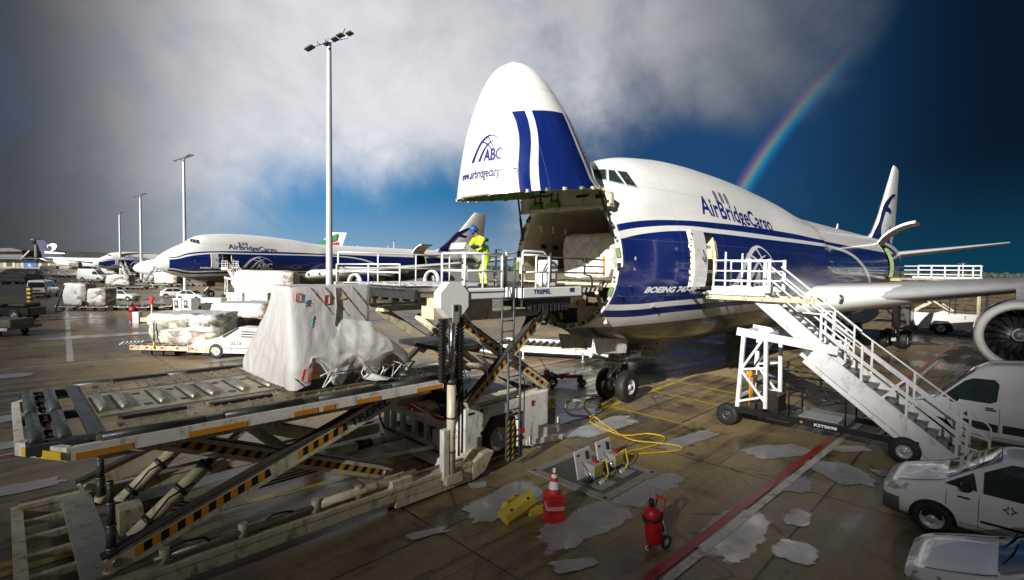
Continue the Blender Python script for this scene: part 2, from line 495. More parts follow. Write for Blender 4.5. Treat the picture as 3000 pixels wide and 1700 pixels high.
def ground_material():
    m = bpy.data.materials.new('wet_concrete'); m.use_nodes = True
    t = NT(m.node_tree); b = t.n['Principled BSDF']
    tc = t.node('ShaderNodeTexCoord').outputs['Object']
    al = t.mapping(tc, rot=(0, 0, -ACT))                       # along the stand
    big = t.noise(t.mapping(al, scale=(.22, .055, 1)), 1.0, 6, .6, .3)
    wipe = t.noise(t.mapping(al, loc=(9, 3, 0), scale=(.12, 1.5, 1)), 1.0, 7, .65, .25)
    fine = t.noise(tc, 7.0, 8, .7)
    grit = t.noise(tc, 60.0, 4, .7)
    stain = t.noise(t.mapping(tc, loc=(4, 8, 2)), .55, 7, .68, .8)
    wet = t.math('ADD', t.math('MULTIPLY', big, .62), t.math('MULTIPLY', wipe, .38))
    wetm = t.ramp(wet, .42, .62)
    dry_c = t.mix(t.ramp(fine, .25, .75), (.26, .19, .095), (.38, .29, .155))
    wet_c = t.mix(t.ramp(fine, .25, .75), (.050, .037, .022), (.105, .080, .047))
    c = t.mix(wetm, dry_c, wet_c)
    c = t.mix(t.math('MULTIPLY', t.ramp(stain, .56, .70), .65), c, (.020, .018, .015))
    c = t.mix(t.math('MULTIPLY', t.ramp(grit, .55, .75), .25), c, (.30, .27, .20))
    sl_ = t.node('ShaderNodeTexWhiteNoise', noise_dimensions='2D')
    t.l.new(t.vmath('FLOOR', t.vmath('DIVIDE', t.vmath('ADD', al, (5.2 + 3.75, 4.6 + 2.5, 0)), (7.5, 5.0, 1))), sl_.inputs['Vector'])
    c = t.mix(1.0, c, t.mix(sl_.outputs['Value'], (.72, .72, .74), (1.16, 1.14, 1.08)), 'MULTIPLY')
    ck = t.node('ShaderNodeTexVoronoi', feature='DISTANCE_TO_EDGE'); ck.inputs['Scale'].default_value = .32
    t.l.new(t.vmath('ADD', tc, t.vmath('MULTIPLY', t.node('ShaderNodeTexNoise').outputs['Color'], (.9, .9, 0))), ck.inputs['Vector'])
    c = t.mix(t.math('MULTIPLY', t.ramp(ck.outputs['Distance'], .012, .004), t.ramp(stain, .45, .60, 0, .7)), c, (.02, .017, .014))
    sp = t.node('ShaderNodeTexVoronoi'); sp.inputs['Scale'].default_value = .8; t.l.new(tc, sp.inputs['Vector'])
    c = t.mix(t.math('MULTIPLY', t.ramp(t.math('ADD', sp.outputs['Distance'], t.math('MULTIPLY', fine, .18)), .27, .17), .6), c, (.018, .016, .014))
    tyre = t.noise(t.mapping(al, loc=(2, 7, 0), scale=(.05, 2.6, 1), rot=(0, 0, .12)), 1.0, 5, .6, .6)
    c = t.mix(t.math('MULTIPLY', t.ramp(tyre, .60, .66), .55), c, (.022, .020, .017))
    # slab joints, 5 m apart across and 7.5 m along the stand
    sx = t.node('ShaderNodeSeparateXYZ'); t.l.new(al, sx.inputs[0])
    warp = t.math('MULTIPLY', t.math('SUBTRACT', t.noise(tc, 3.0, 3), .5), .02)
    def joint(v, step, off):
        f = t.math('FRACT', t.math('DIVIDE', t.math('ADD', t.math('ADD', v, warp), off), step))
        d = t.math('MULTIPLY', t.math('ABSOLUTE', t.math('SUBTRACT', f, .5)), step)
        return t.ramp(d, .035, .012)
    j = t.math('MAXIMUM', joint(sx.outputs[0], 7.5, 3.2 + 2.0), joint(sx.outputs[1], 5.0, 4.6))
    c = t.mix(t.math('MULTIPLY', j, .9), c, (.010, .009, .008))
    t.l.new(c, b.inputs['Base Color'])
    t.put(b.inputs['Roughness'], t.math('ADD', t.ramp(wetm, 0, 1, .55, .20), t.math('MULTIPLY', t.math('SUBTRACT', fine, .5), .18)))
    b.inputs['Specular IOR Level'].default_value = .5
    bn = t.node('ShaderNodeBump'); bn.inputs['Strength'].default_value = .35; bn.inputs['Distance'].default_value = .012
    t.l.new(t.math('ADD', t.math('MULTIPLY', fine, .6), t.math('ADD', t.math('MULTIPLY', grit, .25), t.math('MULTIPLY', j, -1.2))), bn.inputs['Height'])
    t.l.new(bn.outputs[0], b.inputs['Normal'])
    return m


def sheen_puddle_material():
    """a thin film of water with a pale sky sheen painted in: glossy, fading out at a ragged shore"""
    m = bpy.data.materials.new('painted_sheen_water'); m.use_nodes = True
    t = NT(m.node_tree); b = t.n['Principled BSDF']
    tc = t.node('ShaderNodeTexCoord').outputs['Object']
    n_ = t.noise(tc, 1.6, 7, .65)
    t.l.new(t.mix(t.ramp(n_, .35, .7), (.46, .455, .46), (.33, .32, .31)), b.inputs['Base Color'])  # pale tone puts the bright sky reflection into the base colour
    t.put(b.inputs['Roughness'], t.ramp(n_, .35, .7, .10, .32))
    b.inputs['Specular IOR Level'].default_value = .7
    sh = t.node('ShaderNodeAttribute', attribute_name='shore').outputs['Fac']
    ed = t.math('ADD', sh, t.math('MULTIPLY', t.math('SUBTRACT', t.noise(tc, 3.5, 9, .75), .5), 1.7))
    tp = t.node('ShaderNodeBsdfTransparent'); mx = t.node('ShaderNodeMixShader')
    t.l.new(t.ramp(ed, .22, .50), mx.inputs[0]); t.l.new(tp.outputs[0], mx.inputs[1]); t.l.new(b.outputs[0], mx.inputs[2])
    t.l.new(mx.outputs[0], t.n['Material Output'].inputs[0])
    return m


def paint_material(name, col, worn=.6):
    m = bpy.data.materials.new(name); m.use_nodes = True
    t = NT(m.node_tree); b = t.n['Principled BSDF']
    tc = t.node('ShaderNodeTexCoord').outputs['Object']
    wn = t.ramp(t.noise(tc, 2.2, 9, .72), .46, .66)
    c = t.mix(t.math('MULTIPLY', wn, worn), col, (.06, .05, .035))
    t.l.new(c, b.inputs['Base Color']); b.inputs['Roughness'].default_value = .38
    return m


ground_m = ground_material(); sheen_puddle_m = sheen_puddle_material()
line_yellow = paint_material('road_yellow', (.50, .37, .015), .75)
line_white = paint_material('road_white', (.62, .60, .55), .7)
line_red = paint_material('road_red', (.42, .018, .022), .45)

g = MB()
NG = 60
def gp(i):  # finer near the stand, out to the horizon
    t_ = (i / NG) * 2 - 1
    return math.copysign(abs(t_) ** 3 * 6000, t_)
for i in range(NG + 1):
    for j in range(NG + 1): g.v.append((gp(i), gp(j), 0.0))
for i in range(NG):
    for j in range(NG):
        a = i * (NG + 1) + j
        g.f.append([a, a + NG + 1, a + NG + 2, a + 1]); g.fm.append(0); g.fs.append(False)
g.mats = [ground_m]
tag(g.build('ground', ground_m), kind='structure')


def line(name, pts, wd, m, z=.004):
    b = MB()
    for p, q in zip(pts, pts[1:]):
        p, q = Vector((*p[:2], z)), Vector((*q[:2], z)); d = (q - p).normalized(); n = Vector((-d.y, d.x, 0)) * wd / 2
        k = max(1, int((q - p).length / 2))
        for i in range(k):
            a = p + (q - p) * i / k; e = p + (q - p) * (i + 1) / k
            b.add([a - n, e - n, e + n, a + n], [(0, 1, 2, 3)], m)
    return tag(b.build(name, m), kind='structure')


def ragged(name, cx, cy, rx, ry, ang, seed, m=sheen_puddle_m, z=.006, rough=.24, n=120):
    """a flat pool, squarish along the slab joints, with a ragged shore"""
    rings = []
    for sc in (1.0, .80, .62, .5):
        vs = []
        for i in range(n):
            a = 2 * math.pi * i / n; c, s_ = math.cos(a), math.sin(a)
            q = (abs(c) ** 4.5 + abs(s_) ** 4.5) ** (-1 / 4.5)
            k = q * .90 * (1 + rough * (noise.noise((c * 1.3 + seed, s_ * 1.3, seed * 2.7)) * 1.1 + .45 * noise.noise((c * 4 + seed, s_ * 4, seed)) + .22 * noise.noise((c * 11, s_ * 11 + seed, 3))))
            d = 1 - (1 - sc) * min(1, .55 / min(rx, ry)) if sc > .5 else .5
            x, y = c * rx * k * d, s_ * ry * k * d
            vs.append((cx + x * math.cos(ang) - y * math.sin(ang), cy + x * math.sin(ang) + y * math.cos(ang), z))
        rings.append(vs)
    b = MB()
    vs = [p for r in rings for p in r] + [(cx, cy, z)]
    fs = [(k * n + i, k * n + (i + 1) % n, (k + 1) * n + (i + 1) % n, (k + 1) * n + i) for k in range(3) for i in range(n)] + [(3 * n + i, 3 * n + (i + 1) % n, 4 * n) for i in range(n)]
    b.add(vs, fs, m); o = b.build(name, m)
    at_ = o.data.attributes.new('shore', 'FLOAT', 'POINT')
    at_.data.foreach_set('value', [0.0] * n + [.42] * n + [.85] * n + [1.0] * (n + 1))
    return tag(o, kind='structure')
line('lead_in_line', [(-2.6, 12.9), (1.72, 17.2), (4.2, 19.7), (8.43, 24.4), (20.6, 37.4), (44, 63)], .20, line_yellow, .005)
line('stop_bar', [(6.6, 25.4), (9.8, 21.5)], .14, line_yellow, .009)
line('stop_bar', [(4.4, 23.9), (8.25, 19.6)], .14, line_yellow, .009)
line('stop_bar', [(1.9, 21.3), (5.9, 17.2)], .15, line_yellow, .009)
line('stop_bar', [(9.4, 29.5), (14.1, 25.6)], .13, line_yellow, .009)
line('stand_edge_red', [(-2.0, 4.2), (2.42, 8.40), (11.0, 16.55), (26, 30.8), (60, 63)], .18, line_red, .026)
line('stand_edge_white', [(-1.6, 4.3), (2.62, 8.27), (11.2, 16.42), (26.2, 30.65)], .17, line_white, .0225)
line('bay_line', [(11.2, 16.5), (14.0, 14.6), (18, 11.6)], .12, line_white, .009)
line('service_line', [(-12.5, 5.2), (-7.03, 10.06), (-4.12, 12.3), (-2.2, 14.4)], .22, line_yellow, .006)
line('service_line', [(-11.2, 5.6), (-8.6, 8.15), (-7.7, 9.1)], .22, line_yellow, .010)
line('road_edge_white', [(-60, 67.5), (-53.2, 60.0), (-23.5, 26.66)], .30, line_white, .006)
line('road_edge_white', [(-30, 18.8), (-24.85, 24.3), (-16, 32.5)], .14, line_white, .010)
line('road_edge_red', [(-20, 7.4), (-13.5, 13.4), (-3.76, 22.3), (6, 31.5)], .12, line_red, .012)
line('road_edge_white', [(-20.2, 7.55), (-13.7, 13.55), (-3.96, 22.45), (5.8, 31.65)], .10, line_white, .012)
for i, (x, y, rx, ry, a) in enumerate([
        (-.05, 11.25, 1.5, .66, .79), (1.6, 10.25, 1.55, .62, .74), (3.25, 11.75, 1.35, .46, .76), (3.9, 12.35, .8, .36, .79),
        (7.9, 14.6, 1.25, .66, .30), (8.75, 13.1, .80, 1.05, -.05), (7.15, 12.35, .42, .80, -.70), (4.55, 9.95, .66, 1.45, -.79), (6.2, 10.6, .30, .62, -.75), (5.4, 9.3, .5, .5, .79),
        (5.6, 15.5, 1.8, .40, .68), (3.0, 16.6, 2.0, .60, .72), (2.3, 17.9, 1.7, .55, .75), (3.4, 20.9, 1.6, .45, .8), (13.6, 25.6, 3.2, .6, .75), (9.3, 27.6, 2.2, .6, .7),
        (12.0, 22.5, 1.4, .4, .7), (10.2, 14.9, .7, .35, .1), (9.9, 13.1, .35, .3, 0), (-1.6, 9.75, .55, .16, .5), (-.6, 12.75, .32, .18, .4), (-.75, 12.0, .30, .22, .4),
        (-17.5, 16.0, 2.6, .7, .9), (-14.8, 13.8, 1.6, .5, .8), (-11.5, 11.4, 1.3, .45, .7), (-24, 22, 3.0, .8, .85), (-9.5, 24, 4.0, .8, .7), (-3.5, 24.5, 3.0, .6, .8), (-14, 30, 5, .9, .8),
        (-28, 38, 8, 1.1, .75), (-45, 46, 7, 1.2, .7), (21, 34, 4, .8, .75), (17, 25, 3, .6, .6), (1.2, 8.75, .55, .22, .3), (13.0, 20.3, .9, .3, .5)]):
    ragged('painted_sheen_puddle', x, y, rx, ry, a, i * 1.37 + .5, z=.014 + .0002 * i)
def lerp_tab(tab,s):
    if s<=tab[0][0]: return tab[0][1]
    for i in range(len(tab)-1):
        a,b=tab[i],tab[i+1]
        if s<=b[0]:
            # monotone-ish catmull rom
            p0=tab[i-1] if i>0 else a; p3=tab[i+2] if i+2<len(tab) else b
            h=b[0]-a[0]; t=(s-a[0])/h
            d=(b[1]-a[1])/h
            m1=d if i==0 else (b[1]-p0[1])/(b[0]-p0[0]); m2=d if i+2>=len(tab) else (p3[1]-a[1])/(p3[0]-a[0])
            if i>0 and (a[1]-p0[1])*d<=0: m1=0
            if i+2<len(tab) and (p3[1]-b[1])*d<=0: m2=0
            if abs(m1)>3*abs(d): m1=3*d
            if abs(m2)>3*abs(d): m2=3*d
            t2,t3=t*t,t*t*t
            return (2*t3-3*t2+1)*a[1]+(t3-2*t2+t)*h*m1+(-2*t3+3*t2)*b[1]+(t3-t2)*h*m2
    return tab[-1][1]
ZT=[(.8,5.25),(1.0,5.8),(1.4,6.25),(2.0,6.75),(2.8,7.3),(3.8,7.85),(4.8,8.4),(5.4,8.85),(6,9.25),(7,9.57),(8.45,9.78),(10.2,9.94),(12.8,10.0),(16.8,9.94),(21.8,9.6),(25,9.2),(27.5,9.08),(35,9.1),(50,9.16),(58,9.2),(63,9.1),(70,8.65),(75.5,8.1)]
ZB=[(.8,5.25),(1.0,4.75),(1.4,4.35),(2.0,4.0),(2.8,3.65),(3.8,3.35),(4.8,3.08),(5.5,2.8),(7.75,2.4),(12,2.03),(17.7,1.96),(24,1.9),(45,2.0),(50,2.35),(58,3.7),(66,5.5),(72,6.75),(75.5,7.4)]
WW=[(.8,0.02),(1.0,.55),(1.4,.98),(2.0,1.36),(2.8,1.75),(3.8,2.07),(4.8,2.3),(6,2.6),(8,2.95),(10,3.13),(12.8,3.24),(16,3.25),(48,3.25),(55,3.0),(62,2.35),(68,1.6),(72,1.05),(75.5,.35)]
ZC=[(.8,5.25),(2.8,5.3),(4.8,5.4),(8,5.45),(45,5.5),(55,6.1),(66,7.2),(75.5,7.75)]
HU=[(.8,0),(4.2,0),(6,.75),(8,1),(17,1),(22,.6),(27,0),(80,0)]   # hump amount
def section(s,th):
    """th: 0 = starboard(+y), pi/2 = top. returns (y,z)"""
    zt,zb,w,zc,h=lerp_tab(ZT,s),lerp_tab(ZB,s),lerp_tab(WW,s),lerp_tab(ZC,s),lerp_tab(HU,s)
    c,sn=math.cos(th),math.sin(th)
    if sn<0:
        b=max(.02,zc-zb)
        r=1/math.sqrt((c/w)**2+(sn/b)**2)
        return r*c,zc+r*sn
    bm=max(.02,zt-zc)*(1-h)+h*min(zt-zc,3.45)
    r1=1/math.sqrt((c/w)**2+(sn/bm)**2) if bm>1e-4 else w
    if h<=0.001: return r1*c,zc+r1*sn
    ru=2.35*(w/3.25); zu=zt-ru-zc      # upper lobe circle centre above zc
    # ray from (0,0) dir (c,sn): |t d - (0,zu)|=ru
    bb=sn*zu; disc=bb*bb-(zu*zu-ru*ru)
    r2=bb+math.sqrt(disc) if disc>0 else 0
    r2=r1*(1-h)+r2*h if r2>0 else 0
    p=10
    r=(r1**p+max(r2,1e-6)**p)**(1/p) if r2>0 else r1
    # normalise so the top hits zt
    rt=((bm)**p+((zt-zc)*h+bm*(1-h))**p)**(1/p) if h>0 else bm
    k=1+((zt-zc)/rt-1)*max(0,sn)**2
    return r*k*c,zc+r*k*sn
def halfw(s,z):
    """half width of the skin at height z (port/starboard symmetrical)"""
    lo,hi=-math.pi/2,math.pi/2
    for _ in range(40):
        m=(lo+hi)/2
        if section(s,m)[1]<z: lo=m
        else: hi=m
    return section(s,(lo+hi)/2)[0]


# ---------------------------------------------------------------- aircraft livery: bands of paint whose edges are curves along the body
def livery_material():
    m = bpy.data.materials.new('livery_paint'); m.use_nodes = True
    t = NT(m.node_tree); b = t.n['Principled BSDF']
    tc = t.node('ShaderNodeTexCoord').outputs['Object']
    sp = t.node('ShaderNodeSeparateXYZ'); t.l.new(tc, sp.inputs[0])
    s, y, z = sp.outputs
    def curve(tab):
        n = t.node('ShaderNodeFloatCurve'); cm = n.mapping; cv = cm.curves[0]
        pts = [(max(0, min(1, a / 80)), bz / 12) for a, bz in tab]
        if pts[0][0] > .001: pts = [(0.0, pts[0][1])] + pts
        if pts[-1][0] < .999: pts = pts + [(1.0, pts[-1][1])]
        cv.points[0].location = pts[0]; cv.points[1].location = pts[-1]
        for p in pts[1:-1]: cv.points.new(*p)
        cm.update()
        t.l.new(t.math('DIVIDE', s, 80.0), n.inputs['Value'])
        return t.math('MULTIPLY', n.outputs[0], 12.0)
    c1 = curve([(2.3, 6.05), (4.5, 6.74), (6, 6.98), (8, 7.12), (10.7, 7.22), (14.4, 7.31), (19, 7.36), (25, 7.30), (45, 7.28), (62, 7.3)])
    c2 = curve([(2.3, 5.92), (4.5, 6.52), (6, 6.76), (8, 6.92), (10.5, 6.96), (14, 7.01), (18.8, 7.05), (24, 7.07), (28.6, 7.05), (33, 6.80), (36.8, 6.0), (40.2, 4.75), (41.5, 4.15), (43, 3.0)])
    c3 = curve([(2.3, 5.75), (4.5, 6.27), (6, 6.55), (8, 6.73), (10.4, 6.77), (14, 6.80), (18.5, 6.85), (24, 6.88), (28.4, 6.86), (32.6, 6.60), (36.3, 5.8), (39.6, 4.55), (40.8, 4.0), (42, 3.0)])
    c4 = curve([(2.3, 4.52), (4.5, 4.14), (5.6, 4.12), (7, 4.18), (9, 4.23), (12, 4.25), (18.7, 4.22), (30, 4.17), (46, 4.2), (56, 4.9), (64, 6.2)])
    c5 = curve([(2.3, 4.36), (4.5, 3.94), (5.7, 3.92), (7.2, 3.99), (9.3, 4.03), (12.2, 4.04), (22, 4.04)])
    c6 = curve([(2.3, 4.10), (4.5, 3.70), (5.8, 3.66), (7.4, 3.74), (9.6, 3.79), (12.5, 3.82), (22, 3.83)])
    c7 = curve([(2, 3.1), (4.5, 3.27), (5.5, 3.30), (7, 3.35), (8.9, 3.38), (11.4, 3.42), (15, 3.45), (40, 3.45), (50, 3.6), (58, 4.4), (66, 5.8)])
    def between(a, bb):   # a below, bb above
        e = .006
        return t.math('MULTIPLY', t.ramp(t.math('SUBTRACT', z, a), -e, e, smooth=False), t.ramp(t.math('SUBTRACT', bb, z), -e, e, smooth=False))
    nose_cut = t.ramp(s, 2.19, 2.21, smooth=False)
    aft = t.ramp(t.math('ADD', s, t.math('MULTIPLY', t.math('ABSOLUTE', t.math('SUBTRACT', z, 6.0)), 1.2)), 61.6, 61.5, smooth=False)
    bl = t.math('MAXIMUM', between(c2, c1), between(c4, c3))
    bl = t.math('MAXIMUM', bl, t.math('MULTIPLY', between(c6, c5), t.ramp(s, 23.5, 23.4, smooth=False)))
    # behind the sweeping white line the whole side is blue down to c4
    bl = t.math('MAXIMUM', bl, t.math('MULTIPLY', t.math('MULTIPLY', between(c4, c1), t.ramp(t.math('SUBTRACT', z, c2), -.006, .006, smooth=False)), t.ramp(s, 22, 22.1, smooth=False)))
    bl = t.math('MULTIPLY', t.math('MULTIPLY', bl, nose_cut), aft)
    grey = t.math('MULTIPLY', t.ramp(t.math('SUBTRACT', c7, z), -.01, .01, smooth=False), t.ramp(s, 4.4, 4.5, smooth=False))
    smear = t.noise(t.mapping(tc, scale=(.25, 1, 1.4)), 1.6, 7, .62, .3)
    whitec = t.mix(t.ramp(smear, .35, .75), (.80, .80, .79), (.73, .725, .70))
    greyc = t.mix(t.ramp(smear, .3, .75), (.075, .073, .070), (.125, .120, .112))
    c = t.mix(bl, whitec, t.mix(t.ramp(smear, .3, .7), (.003, .014, .118), (.005, .020, .145)))
    c = t.mix(grey, c, greyc)
    # skin joints
    def seam(v, step, wd):
        f = t.math('FRACT', t.math('DIVIDE', v, step)); d = t.math('MULTIPLY', t.math('ABSOLUTE', t.math('SUBTRACT', f, .5)), step)
        return t.ramp(d, wd, wd * .4)
    sm = t.math('MAXIMUM', seam(s, 3.05, .012), seam(t.math('ADD', z, .35), 1.9, .010))
    c = t.mix(t.math('MULTIPLY', sm, .42), c, (.16, .16, .17))
    t.l.new(c, b.inputs['Base Color'])
    t.put(b.inputs['Roughness'], t.ramp(smear, .3, .75, .16, .30))
    b.inputs['Coat Weight'].default_value = .35; b.inputs['Coat Roughness'].default_value = .05
    b.inputs['Specular IOR Level'].default_value = .5
    bn = t.node('ShaderNodeBump'); bn.inputs['Strength'].default_value = .10; bn.inputs['Distance'].default_value = .05
    t.l.new(t.math('ADD', t.noise(t.mapping(tc, scale=(.5, 1, 1)), 1.3, 3, .5), t.math('MULTIPLY', sm, -.15)), bn.inputs['Height']); t.l.new(bn.outputs[0], b.inputs['Normal'])
    return m


livery = livery_material()
wing_grey = mat('wing_grey', (.42, .43, .44), .35, .1, vary=.06, scale=.6, dirt=.3, dirtcol=(.2, .19, .17))
belly_grey = mat('belly_grey', (.10, .098, .092), .22, vary=.15, scale=.8, coat=.4)
bare_lip = mat('bare_metal_lip', (.70, .70, .71), .22, .85, vary=.04)
SPLIT = 4.5


def on_skin(s, z, side=-1, off=.014):
    """point on the fuselage skin at station s and height z; side -1 is port"""
    s_ = max(.9, min(75.4, s))
    return (s, side * (halfw(s_, z) + off), z)


def skin_text(mb, body, s0, z0, size, m, width=None, bold=.025, shear=0.0, drop=0.0):
    vs, fs = text_faces(body, 1.0, bold, .12 / size, shear)
    k = (width / max(x for x, y in vs)) if width else size
    mb.add([on_skin(s0 + x * k, z0 + y * size - drop * x * k) for x, y in vs], fs, m)


def arch_logo(fn, wd, ht, mb, m, letters=True):
    """the arched bridge emblem: two springing ribs, two ties; fn maps unit (u, v) to a surface point"""
    X = lambda pts: [((x - 1355) / 530, (750 - y) / 197) for x, y in pts]
    for a, b in (([(1355, 750), (1420, 680), (1480, 620), (1540, 583), (1600, 560), (1690, 553), (1800, 585), (1880, 642)],
                  [(1420, 750), (1462, 690), (1505, 640), (1560, 602), (1620, 575), (1695, 562), (1797, 591), (1880, 645)]),
                 ([(1500, 750), (1540, 700), (1580, 660), (1615, 635), (1650, 617), (1700, 602), (1752, 594)],
                  [(1548, 750), (1572, 712), (1605, 672), (1635, 645), (1662, 627), (1705, 609), (1752, 598)]),
                 ([(1512, 592), (1560, 598), (1600, 606), (1650, 622), (1700, 648), (1740, 680)],
                  [(1500, 606), (1556, 608), (1596, 616), (1645, 633), (1692, 658), (1732, 688)]),
                 ([(1630, 560), (1668, 583), (1700, 610), (1725, 632), (1745, 655)],
                  [(1618, 566), (1658, 590), (1692, 617), (1717, 640), (1738, 660)])):
        strips_on(mb, X(a), X(b), fn, m, 28)
    if letters:
        vs, fs = text_faces('ABC', 1.0, .035, .06)
        w0 = max(x for x, y in vs); h0 = max(y for x, y in vs)
        mb.add([fn(.475 + x / w0 * .525, y / h0 * .46) for x, y in vs], fs, m)


def loft_ring(mb, rings, m, smooth=True, close=True):
    n = len(rings[0]); o = []
    vs = [p for r in rings for p in r]; fs = []
    for i in range(len(rings) - 1):
        for j in range(n if close else n - 1):
            j2 = (j + 1) % n
            fs.append((i * n + j, i * n + j2, (i + 1) * n + j2, (i + 1) * n + j))
    mb.add(vs, fs, m, smooth)


def foil(mb, secs, m, axis='y', n=14, cap=True):
    """lifting surface from sections (le_x, span, height, chord, thickness ratio)"""
    rings = []
    for lx, sp_, hz, ch, th in secs:
        r = []
        for i in range(2 * n):
            if i < n: x = .5 * (1 - math.cos(math.pi * i / n)); sg = 1
            else: x = .5 * (1 + math.cos(math.pi * (i - n) / n)); sg = -1
            yt = 5 * th * (.2969 * math.sqrt(max(x, 0)) - .126 * x - .3516 * x * x + .2843 * x ** 3 - .1036 * x ** 4)
            zz = hz + sg * yt * ch * (1.0 if sg > 0 else .75)
            r.append((lx + x * ch, sp_, zz) if axis == 'y' else (lx + x * ch, sg * yt * ch, hz))
        rings.append(r)
    loft_ring(mb, rings, m)
    if cap:
        for r, rv in ((rings[-1], False), (rings[0], True)):
            mb.add(r, [list(range(len(r)))[::-1 if rv else 1]], m)


def make_engine(root, s_in, y, z, tilt=0.0):
    M = Matrix.Translation((s_in, y, z)) @ Matrix.Rotation(R(90), 4, 'Y')      # local Z runs aft
    e = MB()
    e.lathe([(1.34, .60), (1.33, .30), (1.40, .06), (1.52, -.03), (1.66, .05), (1.73, .24), (1.76, .48)], white, 48, M)
    e.lathe([(1.76, .48), (1.82, 1.2), (1.84, 2.0), (1.76, 2.9), (1.62, 3.6), (1.45, 3.95), (1.40, 3.95)], navy, 48, M)
    e.lathe([(1.36, .55), (1.36, 1.6)], dark_steel, 40, M)
    e.lathe([(1.40, 3.93), (1.05, 3.9)], dark_steel, 40, M)
    e.lathe([(1.05, 3.7), (1.02, 4.3), (.82, 5.2), (.70, 5.45), (.60, 5.4)], steel, 36, M)
    e.lathe([(.45, 5.3), (.30, 5.9), (.01, 6.5)], dark_steel, 24, M)
    sgn = 1 if y < 0 else -1
    def fn(u, v):   # emblem on the outboard cowl
        a = math.pi / 2 + .55 - v * .42 * .85
        p = M @ Vector((-(1.86) * math.cos(a) * 1, 0, 0))
        rr = 1.845
        return M @ Vector((rr * math.sin(a - math.pi / 2) * 1.0 + 0, -rr * math.cos(a - math.pi / 2) * 1.0 if y < 0 else rr * math.cos(a - math.pi / 2), 1.55 + u * 1.1))
    arch_logo(fn, 1, 1, e, white_letter)
    nac = e.build('engine', white, root)
    f = MB()
    for k in range(18):
        a0 = 2 * math.pi * k / 18
        vs = []
        for i in range(9):
            t_ = i / 8; r = .34 + t_ * 1.0
            tw = .10 + .5 * t_; sw = a0 + .16 * math.sin(t_ * math.pi * .9) - .10 * t_
            ch = .20 + .10 * math.sin(t_ * math.pi)
            for sg in (-1, 1):
                a = sw + sg * ch * .5 * math.cos(tw * 1.6) / r
                vs.append(M @ Vector((r * math.cos(a), r * math.sin(a), 1.15 + sg * ch * .5 * math.sin(tw * 1.9))))
        f.add(vs, [(2 * i, 2 * i + 1, 2 * i + 3, 2 * i + 2) for i in range(8)], None, True)
    f.lathe([(1.35, 1.45), (.3, 1.45)], black_paint, 36, M)
    f.build('fan', mat('fan_blade', (.05, .05, .053), .35, .5, vary=.1), nac)
    sp_ = MB(); sp_.lathe([(.36, 1.15), (.33, .98), (.22, .78), (.08, .64), (.001, .60)], mat('spinner_grey', (.22, .22, .22), .35), 32, M)
    a_, b_ = [], []
    for i in range(30):
        t_ = i / 29; an = t_ * 2 * math.pi * 1.35 + .8; r = .05 + .25 * t_
        h = .60 + (r / .36) ** 1.5 * .50 - .02
        a_.append((r, an, h)); b_.append((r + .045 * (.4 + t_), an + .1, h + .03 * t_ - .004))
    vs = [M @ Vector((r * math.cos(q), r * math.sin(q), h - .02)) for r, q, h in a_] + [M @ Vector((r * math.cos(q), r * math.sin(q), h - .02)) for r, q, h in b_]
    sp_.add(vs, [(i, i + 1, 31 + i, 30 + i) for i in range(29)], white)
    sp_.build('spinner', None, nac)
    py = MB()
    py.prism([(s_in + 1.0, z + 1.70), (s_in + 3.6, z + 1.55), (s_in + 8.2, z + 1.2), (s_in + 9.0, z + 1.9), (s_in + 4.2, z + 2.3)], 'y', y - .22, y + .22, white)
    py.build('pylon', white, root)
    return nac


def bogie(root, s, y, ztop, lean):
    g_ = MB()
    g_.tube([(s, y, .7), (s, y, 1.6)], .15, chrome, 14)
    g_.tube([(s, y, 1.5), (s - lean * .2, y, ztop)], .24, grey_rim, 16)
    g_.bar((s - .95, y, .66), (s + .95, y, .66), .26, .26, grey_rim)
    g_.bar((s - .1, y, 1.9), (s - 1.9, y * 1.0, ztop + .2), .14, .14, grey_rim)
    g_.bar((s, y, 2.0), (s + .3, y - math.copysign(1.5, y), ztop + .2), .14, .14, grey_rim)
    g_.bar((s + .30, y, 1.5), (s + .45, y, 1.1), .08, .08, grey_rim); g_.bar((s + .45, y, 1.1), (s + .25, y, .75), .08, .08, grey_rim)
    g_.tube([(s - .2, y + .2, .8), (s - .25, y + .22, 1.6), (s - .2, y + .2, ztop)], .02, black, 6)
    leg = g_.build('main_gear', grey_rim, root)
    for dx in (-.74, .74):
        for dy in (-.56, .56):
            wheel_parts(leg, (s + dx, y + dy, .63), (0, 1, 0), .63, .46, .28)
    return leg


